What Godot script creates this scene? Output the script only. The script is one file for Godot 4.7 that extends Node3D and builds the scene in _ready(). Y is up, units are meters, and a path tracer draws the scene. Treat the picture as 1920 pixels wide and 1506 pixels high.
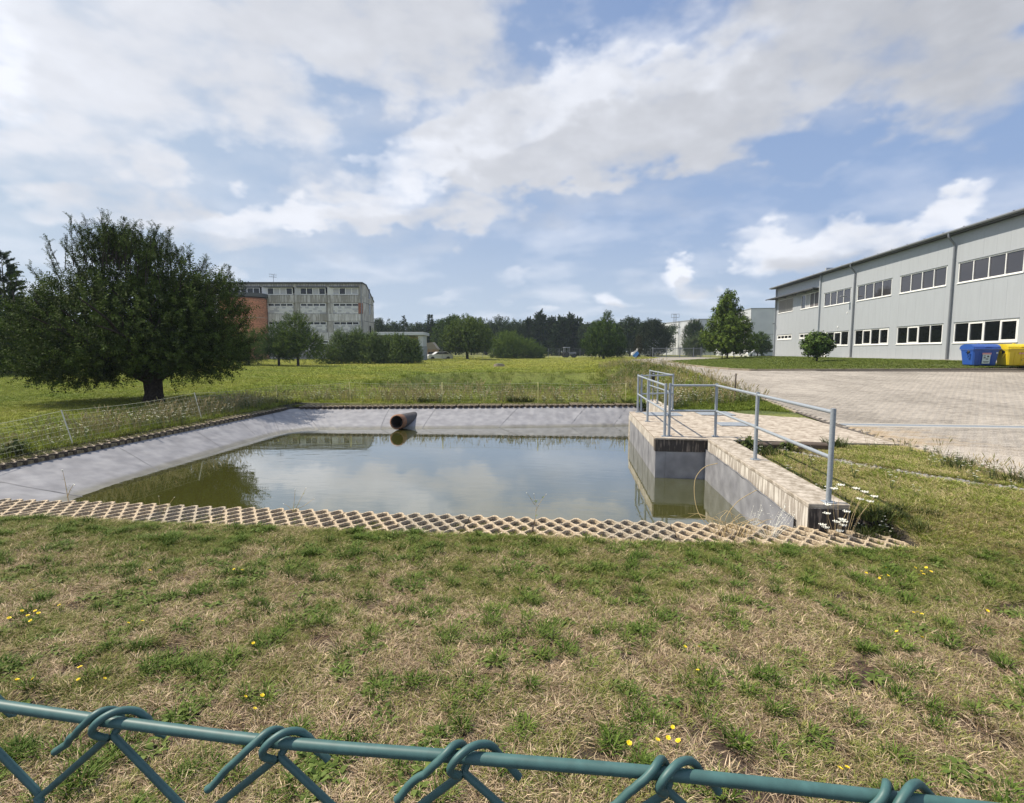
extends Node3D
# A fire-water pond with a concrete outlet, a lawn seen over a chain-link fence, works buildings and trees behind.

const HFW := Vector3(-0.10887, 0, -0.99406)   # the way the camera looks, level
const HRT := Vector3(0.99406, 0, -0.10887)
const YAW := 0.10908
const EYE := Vector3(0, 1.8, 0)
var rng := RandomNumberGenerator.new()
var M := {}
var used := {}
var nz := FastNoiseLite.new()
var nz2 := FastNoiseLite.new()

func _ready() -> void:
	var cam := Camera3D.new()
	cam.name = "camera"
	cam.fov = 73.95
	cam.near = 0.02
	cam.far = 3000.0
	cam.position = EYE
	cam.rotation = Vector3(deg_to_rad(-5.37), YAW, 0)
	add_child(cam)
	cam.current = true
	var sun := DirectionalLight3D.new()
	sun.name = "sun"
	sun.light_energy = 1.6
	sun.light_color = Color(1.0, 0.955, 0.88)
	sun.light_angular_distance = 0.5
	sun.shadow_enabled = true
	var el := deg_to_rad(54.0)
	var to_sun := Vector3(-cos(el) * cos(deg_to_rad(4.0)), sin(el), -cos(el) * sin(deg_to_rad(4.0)))
	add_child(sun)
	sun.look_at_from_position(Vector3.ZERO, -to_sun, Vector3.UP)
	var we := WorldEnvironment.new()
	we.name = "air"
	var env := Environment.new()
	env.background_mode = Environment.BG_SKY
	env.tonemap_mode = Environment.TONE_MAPPER_LINEAR
	env.tonemap_exposure = 1.22
	env.sdfgi_enabled = true
	env.ssao_enabled = true
	env.ssil_enabled = true
	var sky := Sky.new()
	var pano := PanoramaSkyMaterial.new()
	pano.panorama = ImageTexture.create_from_image(make_sky())
	pano.energy_multiplier = 0.9
	sky.sky_material = pano
	env.sky = sky
	env.fog_enabled = true
	env.fog_density = 0.00035
	env.fog_light_color = Color(0.80, 0.86, 0.93)
	we.environment = env
	add_child(we)
	nz.seed = 5; nz.noise_type = FastNoiseLite.TYPE_SIMPLEX_SMOOTH; nz.frequency = 1.0; nz.fractal_type = FastNoiseLite.FRACTAL_FBM; nz.fractal_octaves = 4
	nz2.seed = 77; nz2.noise_type = FastNoiseLite.TYPE_SIMPLEX_SMOOTH; nz2.frequency = 1.0; nz2.fractal_type = FastNoiseLite.FRACTAL_FBM; nz2.fractal_octaves = 3
	rng.seed = 4242
	materials()
	terrain()
	water_and_liner()
	concrete_works()
	yard()
	factory()
	old_block()
	far_buildings()
	far_fences()
	trees()
	rim_pavers()
	railings()
	pipe()
	bins()
	netting()
	small_things()
	grasses()
	weeds()
	chain_link()

# ---------------------------------------------------------------- sky
const BLOBS := [[-30,35,15,5,0,1.0,0.97],[-46,29,7,3.5,0,0.7,1.0],[-9,35,9,4.5,10,0.9,0.92],[15,35,9,3.4,0,0.75,0.92],[30,34,13,5.5,0,1.05,0.86],[37,28,8,5,0,0.9,0.86],[-44,15,7,2.0,0,0.45,0.98],[-47.4,20.6,4.6,4.2,0,1.00,1.05],[-42.9,20.0,6.0,3.7,-10,1.00,1.06],[-37.0,24.7,9.2,4.4,-15,1.00,1.00],[-29.0,22.3,6.0,3.3,-20,0.80,1.00],[-31.0,18.2,2.3,1.0,0,0.55,1.00],[-39.9,16.0,3.4,1.1,5,0.60,1.02],[-23.0,29.1,10.8,4.1,0,1.00,0.93],[-13.8,29.1,7.9,3.5,-15,0.90,0.90],[-19.1,26.0,6.2,2.4,-15,0.75,0.98],[-26.8,29.2,7.5,2.2,0,0.90,0.95],[-9.5,21.3,6.5,2.5,20,0.85,1.00],[-1.3,23.1,8.6,3.3,15,1.00,0.97],[8.2,23.3,10.7,3.6,10,1.05,0.95],[17.4,23.4,8.2,3.2,8,0.95,0.92],[1.4,18.8,12.3,2.6,5,0.90,0.93],[-11.8,18.9,6.0,2.6,10,0.80,1.00],[-5.1,17.6,7.7,1.6,0,0.70,0.92],[13.3,19.3,8.3,1.8,5,0.70,0.92],[-19.3,16.4,5.8,1.3,8,0.80,1.00],[-25.9,16.6,3.4,1.4,20,0.50,1.00],
	[-22.5,14.8,4.6,1.0,0,0.45,0.95],[5.5,28.8,6.7,1.7,20,0.60,0.95],[1.2,30.7,4.2,1.5,20,0.40,0.95],[17.1,29.1,5.0,1.6,0,0.80,0.93],[25.6,26.2,7.4,3.2,-10,0.95,0.88],[33.1,23.2,6.2,3.7,0,1.10,0.86],[28.9,20.8,5.1,2.3,-20,0.55,0.90],[34.4,18.3,4.4,2.2,0,0.50,0.90],[-27.5,12.4,10.6,1.5,3,0.85,0.97],[-14.0,13.9,7.1,1.5,3,0.75,0.95],[-34.9,10.1,5.2,1.2,-5,0.60,0.95],[-40.8,12.1,6.4,1.5,5,0.75,0.93],[-45.5,11.4,3.3,1.3,0,0.60,0.92],[24.2,9.0,5.8,1.7,8,0.85,1.00],[19.9,8.2,2.7,1.1,10,0.80,1.02],[28.8,10.1,3.4,1.5,15,0.80,0.97],[33.0,11.2,2.7,1.1,20,0.75,1.00],[22.2,15.6,3.0,1.1,0,0.40,0.95],[18.9,10.4,2.8,1.2,0,0.60,1.00],
	[10.9,7.8,1.7,1.2,0,1.00,1.10],[10.2,9.0,0.7,0.7,0,0.70,1.10],[12.7,7.4,0.8,0.6,0,0.80,1.08],[11.8,5.7,1.7,0.7,0,0.65,1.05],[14.3,6.2,0.6,0.4,0,0.60,1.05],[3.8,5.7,1.4,0.8,0,0.85,1.08],[4.9,5.1,2.4,0.4,0,0.60,1.02],[-6.2,7.5,2.5,0.8,0,0.50,0.98],[-12.4,10.5,0.8,0.6,0,0.50,1.00],[-7.1,5.2,1.4,0.4,0,0.55,1.00],[-33.8,7.1,1.8,0.9,0,0.70,1.05],[-13.0,5.5,3.3,0.4,0,0.45,0.98],[-2.9,4.4,1.7,0.3,0,0.50,1.00],[-17.4,5.4,3.3,0.5,0,0.35,0.97],[16.1,8.2,0.6,0.4,0,0.50,1.00]]
var sn1 := FastNoiseLite.new()
var sn2 := FastNoiseLite.new()
var sn3 := FastNoiseLite.new()

func blob_at(az: float, e: float) -> Vector2:
	var f := 0.0
	var bs := 0.0
	var w := 0.0001
	for b in BLOBS:
		var dx: float = az - b[0]
		var dy: float = e - b[1]
		if absf(dx) > b[2] * 2.2 + b[3] or absf(dy) > b[3] * 2.2 + b[2] * 0.6:
			continue
		var r: float = deg_to_rad(b[4])
		var x: float = (dx * cos(r) + dy * sin(r)) / b[2]
		var y: float = (-dx * sin(r) + dy * cos(r)) / b[3]
		var q := x * x + y * y
		var a: float = (b[5] if b[1] > 15.0 else minf(1.05, b[5] * 1.22)) * exp(-q * q * 0.55)
		f = f + a - f * a * 0.75
		bs += a * b[6]
		w += a
	return Vector2(f, bs / w)

func sky_color(d: Vector3, az: float, e: float, f: float, br: float, inside: float, fo := -1.0) -> Color:
	var up := maxf(d.y, 0.0)
	var left := clampf(0.5 - (az + 6.0) / 95.0, 0.0, 1.0) if absf(az) < 100.0 else 0.5
	var h := clampf(e / 32.0, 0.0, 1.0)
	var c := Color(0.48, 0.575, 0.70).lerp(Color(0.285, 0.40, 0.625), smoothstep(0.02, 0.45, h)).lerp(Color(0.165, 0.27, 0.52), smoothstep(0.35, 1.1, h))
	c = c.lerp(Color(0.53, 0.63, 0.74), left * left * 0.85)
	var p := d * 5.0
	var q := Vector3(d.x, 0, d.z) * (1.7 / (up + 0.14))
	var n1 := sn1.get_noise_3d(p.x, p.y * 2.2, p.z)
	var n2 := sn2.get_noise_3d(q.x, 3.1, q.z)
	var n3 := sn3.get_noise_3d(p.x * 2.1, p.y * 4.4, p.z * 2.1)
	var gen := 0.42 + 0.9 * sn2.get_noise_3d(d.x * 1.9, d.y * 3.4, d.z * 1.9)
	var ff := lerpf(gen, f, inside)
	var dens := ff * 1.10 + n1 * 0.60 + n3 * 0.33 + n2 * 0.25 - 0.40
	var a := smoothstep(-0.30, 0.80, dens)
	a = a * (0.80 + 0.20 * smoothstep(0.3, 0.9, dens))
	var veil := clampf(0.08 + 0.50 * n2 + 0.40 * n1, 0.0, 0.5) * (1.0 - 0.45 * h) + 0.08 * left
	a = maxf(a * (0.97 - 0.55 * clampf(0.45 - up * 3.0, 0.0, 0.4)), veil)
	# thick parts turn grey underneath, rims and sunward sides stay white
	var thick := smoothstep(0.30, 0.95, dens)
	var deep := thick if fo < 0.0 else smoothstep(0.25, 1.0, fo) * 0.8 + thick * 0.2
	var shade := clampf(deep * 0.92 - n3 * 0.34 - n1 * 0.34, 0.0, 1.0)
	var lum := lerpf(0.87, 0.56, shade * (1.0 - 0.5 * left)) * lerpf(1.0, br, inside)
	lum = minf(lum + 0.03 * left, 0.92)
	var cc := Color(lum * 0.95, lum * 0.98, lum * 1.06)
	return Color(lerpf(c.r, cc.r, a), lerpf(c.g, cc.g, a), lerpf(c.b, cc.b, a))

func make_sky() -> Image:
	sn1.seed = 11; sn1.noise_type = FastNoiseLite.TYPE_SIMPLEX_SMOOTH; sn1.frequency = 1.0; sn1.fractal_octaves = 5
	sn2.seed = 29; sn2.noise_type = FastNoiseLite.TYPE_SIMPLEX_SMOOTH; sn2.frequency = 1.0; sn2.fractal_octaves = 5
	sn3.seed = 53; sn3.noise_type = FastNoiseLite.TYPE_SIMPLEX_SMOOTH; sn3.frequency = 1.0; sn3.fractal_octaves = 5; sn3.fractal_gain = 0.58
	var cw := 512
	var ch := 256
	var buf := PackedFloat32Array()
	buf.resize(cw * ch * 3)
	for y in ch:
		var e := 90.0 - (y + 0.5) * 180.0 / ch
		for x in cw:
			var az := (x + 0.5) * 360.0 / cw - 180.0
			var k := (y * cw + x) * 3
			if e < -3.0:
				buf[k] = 0.40; buf[k + 1] = 0.42; buf[k + 2] = 0.38
				continue
			var er := deg_to_rad(maxf(e, 0.0))
			var ar := deg_to_rad(az)
			var d := Vector3(sin(ar) * cos(er), sin(er), -cos(ar) * cos(er))
			var ins := smoothstep(64.0, 50.0, absf(az + 6.0)) * smoothstep(48.0, 36.0, e)
			var b := blob_at(az, e) if ins > 0.0 else Vector2(0, 1)
			var c := sky_color(d, az, e, b.x, b.y if b.x > 0.01 else 1.0, ins)
			buf[k] = c.r; buf[k + 1] = c.g; buf[k + 2] = c.b
	var im := Image.create_from_data(cw, ch, false, Image.FORMAT_RGBF, buf.to_byte_array())
	var W := 4096
	var H := 2048
	im.resize(W, H, Image.INTERPOLATE_CUBIC)
	# the part of the sky that the clouds were placed in, at full fineness
	var x0 := int((-54.0 + 180.0) / 360.0 * W)
	var x1 := int((42.0 + 180.0) / 360.0 * W)
	var y0 := int((90.0 - 38.0) / 180.0 * H)
	var y1 := int(90.5 / 180.0 * H)
	var lw := 240
	var lh := 96
	var lo := PackedFloat32Array()
	lo.resize(lw * lh * 3)
	for y in lh:
		var e := 38.0 - (y + 0.5) / lh * 38.5
		for x in lw:
			var b := blob_at(-54.0 + (x + 0.5) / lw * 96.0, e)
			var k := (y * lw + x) * 3
			lo[k] = b.x; lo[k + 1] = b.y if b.x > 0.01 else 1.0; lo[k + 2] = 0.0
	var lim := Image.create_from_data(lw, lh, false, Image.FORMAT_RGBF, lo.to_byte_array())
	lim.resize(x1 - x0, y1 - y0, Image.INTERPOLATE_BILINEAR)
	var lf := lim.get_data().to_float32_array()
	var fl := im.get_data().to_float32_array()
	for y in range(y0, y1):
		var e := 90.0 - (y + 0.5) * 180.0 / H
		var er := deg_to_rad(maxf(e, 0.0))
		for x in range(x0, x1):
			var az := (x + 0.5) * 360.0 / W - 180.0
			var ar := deg_to_rad(az)
			var d := Vector3(sin(ar) * cos(er), sin(er), -cos(ar) * cos(er))
			# the outlines are torn by looking the soft shapes up a little off
			var tear := clampf(e / 15.0, 0.12, 1.0) * smoothstep(0.0, 40.0, minf(y - y0, minf(x - x0, x1 - x)))
			var wx := int(60.0 * tear * sn1.get_noise_3d(d.x * 9.0, d.y * 16.0 + 7.0, d.z * 9.0))
			var wy := int(36.0 * tear * sn1.get_noise_3d(d.x * 9.0 + 31.0, d.y * 16.0, d.z * 9.0))
			var k := (clampi(y - y0 + wy, 0, y1 - y0 - 1) * (x1 - x0) + clampi(x - x0 + wx, 0, x1 - x0 - 1)) * 3
			var ko := (clampi(y - y0 + wy - int(46.0 * tear), 0, y1 - y0 - 1) * (x1 - x0) + clampi(x - x0 + wx - int(30.0 * tear), 0, x1 - x0 - 1)) * 3
			var c := sky_color(d, az, e, lf[k], lf[k + 1], 1.0, lf[ko])
			k = (y * W + x) * 3
			fl[k] = c.r; fl[k + 1] = c.g; fl[k + 2] = c.b
	var flat := Image.create_from_data(W, H, false, Image.FORMAT_RGBF, fl.to_byte_array())
	# the panorama begins straight ahead
	var turned := Image.create(W, H, false, Image.FORMAT_RGBF)
	turned.blit_rect(flat, Rect2i(W / 2, 0, W / 2, H), Vector2i(0, 0))
	turned.blit_rect(flat, Rect2i(0, 0, W / 2, H), Vector2i(W / 2, 0))
	return turned

# ---------------------------------------------------------------- mesh builder
class MB:
	var v := PackedVector3Array()
	var n := PackedVector3Array()
	var c := PackedColorArray()
	var u := PackedVector2Array()
	var col := Color.WHITE

	func tri(a: Vector3, b: Vector3, d: Vector3, na: Vector3, nb: Vector3, nd: Vector3, ua := Vector2.ZERO, ub := Vector2.ZERO, ud := Vector2.ZERO) -> void:
		if (d - a).cross(b - a).dot(na + nb + nd) < 0.0:
			var t := b; b = d; d = t
			t = nb; nb = nd; nd = t
			var t2 := ub; ub = ud; ud = t2
		v.append(a); v.append(b); v.append(d)
		n.append(na); n.append(nb); n.append(nd)
		u.append(ua); u.append(ub); u.append(ud)
		c.append(col); c.append(col); c.append(col)

	func ftri(a: Vector3, b: Vector3, d: Vector3, hint: Vector3) -> void:
		var g := (d - a).cross(b - a)
		if g.length_squared() < 1e-18:
			return
		g = g.normalized()
		if g.dot(hint) < 0.0:
			g = -g
		tri(a, b, d, g, g, g)

	func quad(a: Vector3, b: Vector3, d: Vector3, e: Vector3, hint: Vector3) -> void:
		var g := (d - a).cross(b - e)
		if g.length_squared() < 1e-18:
			return
		g = g.normalized()
		if g.dot(hint) < 0.0:
			g = -g
		tri(a, b, d, g, g, g, Vector2(0, 1), Vector2(1, 1), Vector2(1, 0))
		tri(a, d, e, g, g, g, Vector2(0, 1), Vector2(1, 0), Vector2(0, 0))

	func box(ct: Vector3, size: Vector3, bev := 0.0, bs := Basis()) -> void:
		var h := size * 0.5
		bev = minf(bev, minf(h.x, minf(h.y, h.z)) * 0.8)
		for ax in 3:
			var o := (ax + 1) % 3
			var p := (ax + 2) % 3
			for s in [-1.0, 1.0]:
				var q: Array[Vector3] = []
				for k in [[-1, -1], [1, -1], [1, 1], [-1, 1]]:
					var w := Vector3.ZERO
					w[ax] = s * h[ax]; w[o] = k[0] * (h[o] - bev); w[p] = k[1] * (h[p] - bev)
					q.append(ct + bs * w)
				var hn := Vector3.ZERO
				hn[ax] = s
				quad(q[0], q[1], q[2], q[3], bs * hn)
			if bev > 0.0:
				for so in [-1.0, 1.0]:
					for sp in [-1.0, 1.0]:
						var a1 := Vector3.ZERO
						a1[ax] = -(h[ax] - bev); a1[o] = so * h[o]; a1[p] = sp * (h[p] - bev)
						var a2 := a1
						a2[ax] = h[ax] - bev
						var b1 := Vector3.ZERO
						b1[ax] = -(h[ax] - bev); b1[o] = so * (h[o] - bev); b1[p] = sp * h[p]
						var b2 := b1
						b2[ax] = h[ax] - bev
						var hn := Vector3.ZERO
						hn[o] = so; hn[p] = sp
						quad(ct + bs * a1, ct + bs * a2, ct + bs * b2, ct + bs * b1, bs * hn)
		if bev > 0.0:
			for sx in [-1.0, 1.0]:
				for sy in [-1.0, 1.0]:
					for sz in [-1.0, 1.0]:
						var a := Vector3(sx * h.x, sy * (h.y - bev), sz * (h.z - bev))
						var b := Vector3(sx * (h.x - bev), sy * h.y, sz * (h.z - bev))
						var d := Vector3(sx * (h.x - bev), sy * (h.y - bev), sz * h.z)
						ftri(ct + bs * a, ct + bs * b, ct + bs * d, bs * Vector3(sx, sy, sz))

	# a box between two corners
	func bx(a: Vector3, b: Vector3, bev := 0.0) -> void:
		box((a + b) * 0.5, (b - a).abs(), bev)

	func tube(pts: Array, rad: Variant, sides := 8, caps := true) -> void:
		var up := Vector3.UP
		var rings: Array[PackedVector3Array] = []
		var norms: Array[PackedVector3Array] = []
		var count := pts.size()
		for i in count:
			var t: Vector3 = (pts[mini(i + 1, count - 1)] - pts[maxi(i - 1, 0)]).normalized()
			if i == 0:
				up = Vector3.UP if absf(t.y) < 0.9 else Vector3.RIGHT
			var sx := t.cross(up).normalized()
			up = sx.cross(t).normalized()
			var r: float = rad[i] if rad is Array else rad
			var ring := PackedVector3Array()
			var nr := PackedVector3Array()
			for k in sides:
				var a := TAU * k / sides
				var dn := sx * cos(a) + up * sin(a)
				ring.append(pts[i] + dn * r)
				nr.append(dn)
			rings.append(ring)
			norms.append(nr)
		for i in count - 1:
			for k in sides:
				var m := (k + 1) % sides
				tri(rings[i][k], rings[i + 1][k], rings[i + 1][m], norms[i][k], norms[i + 1][k], norms[i + 1][m])
				tri(rings[i][k], rings[i + 1][m], rings[i][m], norms[i][k], norms[i + 1][m], norms[i][m])
		if caps:
			for e in [0, count - 1]:
				var hn: Vector3 = (pts[0] - pts[1]) if e == 0 else (pts[count - 1] - pts[count - 2])
				for k in sides:
					ftri(pts[e], rings[e][k], rings[e][(k + 1) % sides], hn)

	# polygon in the xy plane of xf, pushed out along its z from 0 to depth
	func extrude(poly: PackedVector2Array, xf: Transform3D, depth: float, smooth := false) -> void:
		var idx := Geometry2D.triangulate_polygon(poly)
		var z := xf.basis.z
		for i in range(0, idx.size(), 3):
			var a := xf * Vector3(poly[idx[i]].x, poly[idx[i]].y, 0)
			var b := xf * Vector3(poly[idx[i + 1]].x, poly[idx[i + 1]].y, 0)
			var d := xf * Vector3(poly[idx[i + 2]].x, poly[idx[i + 2]].y, 0)
			ftri(a, b, d, -z)
			ftri(a + z * depth, b + z * depth, d + z * depth, z)
		var area := 0.0
		for i in poly.size():
			area += poly[i].cross(poly[(i + 1) % poly.size()])
		var sg := 1.0 if area > 0 else -1.0
		for i in poly.size():
			var p := poly[i]
			var q := poly[(i + 1) % poly.size()]
			var e := (q - p)
			var hn := xf.basis * (Vector3(e.y, -e.x, 0) * sg)
			var a := xf * Vector3(p.x, p.y, 0)
			var b := xf * Vector3(q.x, q.y, 0)
			if smooth:
				var pp := poly[(i - 1 + poly.size()) % poly.size()]
				var qq := poly[(i + 2) % poly.size()]
				var e1 := (q - pp)
				var e2 := (qq - p)
				var n1 := (xf.basis * (Vector3(e1.y, -e1.x, 0) * sg)).normalized()
				var n2 := (xf.basis * (Vector3(e2.y, -e2.x, 0) * sg)).normalized()
				tri(a, b, b + z * depth, n1, n2, n2)
				tri(a, b + z * depth, a + z * depth, n1, n2, n1)
			else:
				quad(a, b, b + z * depth, a + z * depth, hn)

	func ball(ct: Vector3, r: Vector3, rows := 5, cols := 8) -> void:
		for i in rows:
			for k in cols:
				var q: Array[Vector3] = []
				for w in [[0, 0], [0, 1], [1, 1], [1, 0]]:
					var a: float = PI * (i + w[0]) / rows
					var b: float = TAU * (k + w[1]) / cols
					q.append(Vector3(sin(a) * cos(b), cos(a), sin(a) * sin(b)))
				tri(ct + q[0] * r, ct + q[1] * r, ct + q[2] * r, q[0], q[1], q[2])
				tri(ct + q[0] * r, ct + q[2] * r, ct + q[3] * r, q[0], q[2], q[3])

	func mesh() -> ArrayMesh:
		var m := ArrayMesh.new()
		if v.is_empty():
			return m
		var a := []
		a.resize(Mesh.ARRAY_MAX)
		a[Mesh.ARRAY_VERTEX] = v
		a[Mesh.ARRAY_NORMAL] = n
		a[Mesh.ARRAY_COLOR] = c
		a[Mesh.ARRAY_TEX_UV] = u
		m.add_surface_from_arrays(Mesh.PRIMITIVE_TRIANGLES, a)
		return m

# ---------------------------------------------------------------- nodes
func numbered(parent: Node, called: String) -> String:
	var key := "%d/%s" % [parent.get_instance_id(), called]
	var k: int = used.get(key, 0)
	used[key] = k + 1
	return called if k == 0 else "%s_%03d" % [called, k]

func thing(called: String, label: String, category: String, at := Vector3.ZERO, turn := 0.0, group := "") -> Node3D:
	var o := Node3D.new()
	o.name = numbered(self, called)
	add_child(o, true)
	o.position = at
	o.rotation.y = turn
	tag(o, label, category, group)
	return o

func tag(o: Node, label := "", category := "", group := "", kind := "") -> Node:
	if label: o.set_meta("label", label)
	if category: o.set_meta("category", category)
	if group: o.set_meta("group", group)
	if kind: o.set_meta("kind", kind)
	return o

func obj(called: String, mb: Variant, m: Material, parent: Node = null, at := Vector3.ZERO) -> MeshInstance3D:
	var p: Node = parent if parent else self
	var o := MeshInstance3D.new()
	o.name = numbered(p, called)
	o.mesh = mb.mesh() if mb is MB else mb
	o.material_override = m
	o.position = at
	p.add_child(o, true)
	return o

func multi(called: String, me: Mesh, m: Material, xs: Array, cols: Array, parent: Node = null) -> MultiMeshInstance3D:
	var p: Node = parent if parent else self
	var mm := MultiMesh.new()
	mm.transform_format = MultiMesh.TRANSFORM_3D
	mm.use_colors = cols.size() > 0
	mm.mesh = me
	mm.instance_count = xs.size()
	for i in xs.size():
		mm.set_instance_transform(i, xs[i])
		if cols.size():
			mm.set_instance_color(i, cols[i])
	var o := MultiMeshInstance3D.new()
	o.name = numbered(p, called)
	o.multimesh = mm
	o.material_override = m
	p.add_child(o, true)
	return o

func rf(a: float, b: float) -> float:
	return rng.randf_range(a, b)

func at_px(u: float, d: float) -> Vector3:
	return HFW * d + HRT * ((u - 960.0) / 1000.0 * d)

# ---------------------------------------------------------------- materials
func lin(r: float, g: float, b: float) -> Color:
	return Color(r, g, b).linear_to_srgb()

func ntex(sd: int, freq: float, oct: int, c0: Color, c1: Color, size := 256, lo := 0.0, hi := 1.0, kind := 0) -> NoiseTexture2D:
	var f := FastNoiseLite.new()
	f.seed = sd
	f.frequency = freq
	f.fractal_octaves = oct
	if oct > 6:
		f.fractal_gain = 0.70
	f.noise_type = FastNoiseLite.TYPE_CELLULAR if kind == 1 else FastNoiseLite.TYPE_SIMPLEX_SMOOTH
	var t := NoiseTexture2D.new()
	t.width = size
	t.height = size
	t.seamless = true
	t.noise = f
	var g := Gradient.new()
	g.set_color(0, c0)
	g.set_color(1, c1)
	g.set_offset(0, lo)
	g.set_offset(1, hi)
	t.color_ramp = g
	return t

func htex(sd: int, freq: float, oct: int, size := 256) -> NoiseTexture2D:
	return ntex(sd, freq, oct, Color.BLACK, Color.WHITE, size)

func mat(called: String, c: Color, rough := 0.8, metal := 0.0) -> StandardMaterial3D:
	var m := StandardMaterial3D.new()
	m.resource_name = called
	m.albedo_color = c
	m.roughness = rough
	m.metallic = metal
	M[called] = m
	return m

func tri_tex(m: StandardMaterial3D, t: Texture2D, scale: float, world := true) -> void:
	m.albedo_texture = t
	m.uv1_triplanar = true
	m.uv1_world_triplanar = world
	m.uv1_scale = Vector3.ONE * scale

func bump(m: StandardMaterial3D, t: Texture2D, cm: float) -> void:
	m.heightmap_enabled = true
	m.heightmap_texture = t
	m.heightmap_scale = cm

# rain streaks running down: noise squeezed sideways
func streak_image(sd: int, base: Color, dark: Color, cover: float, w := 256, h := 256) -> ImageTexture:
	var f := FastNoiseLite.new()
	f.seed = sd; f.frequency = 1.0; f.fractal_octaves = 4
	var im := Image.create(w, h, false, Image.FORMAT_RGB8)
	for y in h:
		for x in w:
			var a := TAU * x / w
			var s := f.get_noise_3d(cos(a) * 7.0, sin(a) * 7.0, y * 0.012)
			var s2 := f.get_noise_3d(cos(a) * 2.4 + 40.0, sin(a) * 2.4, y * 0.02)
			var g := f.get_noise_3d(cos(a) * 30.0, sin(a) * 30.0 + 9.0, y * 0.6)
			var k := clampf(smoothstep(-0.15, 0.35, s + cover * 0.6 + s2 * 0.6 - 0.1) * cover + g * 0.22, 0.0, 1.0)
			im.set_pixel(x, y, base.lerp(dark, k))
	return ImageTexture.create_from_image(im)

func brick_image(base: Color, vary: float, mortar: Color, bw: int, bh: int, sd: int) -> ImageTexture:
	var r := RandomNumberGenerator.new()
	r.seed = sd
	var cols := 16
	var rows := 32
	var im := Image.create(cols * bw, rows * bh, false, Image.FORMAT_RGB8)
	im.fill(mortar)
	for j in rows:
		for i in cols:
			var k := r.randf_range(1.0 - vary, 1.0 + vary)
			var c := Color(clampf(base.r * k, 0, 1), clampf(base.g * k * r.randf_range(0.95, 1.05), 0, 1), clampf(base.b * k, 0, 1))
			var x := i * bw + (bw / 2 if j % 2 else 0)
			im.fill_rect(Rect2i(x % (cols * bw), j * bh, bw - 1, bh - 1), c)
			if x + bw > cols * bw:
				im.fill_rect(Rect2i(0, j * bh, x + bw - 1 - cols * bw, bh - 1), c)
	return ImageTexture.create_from_image(im)

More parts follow.
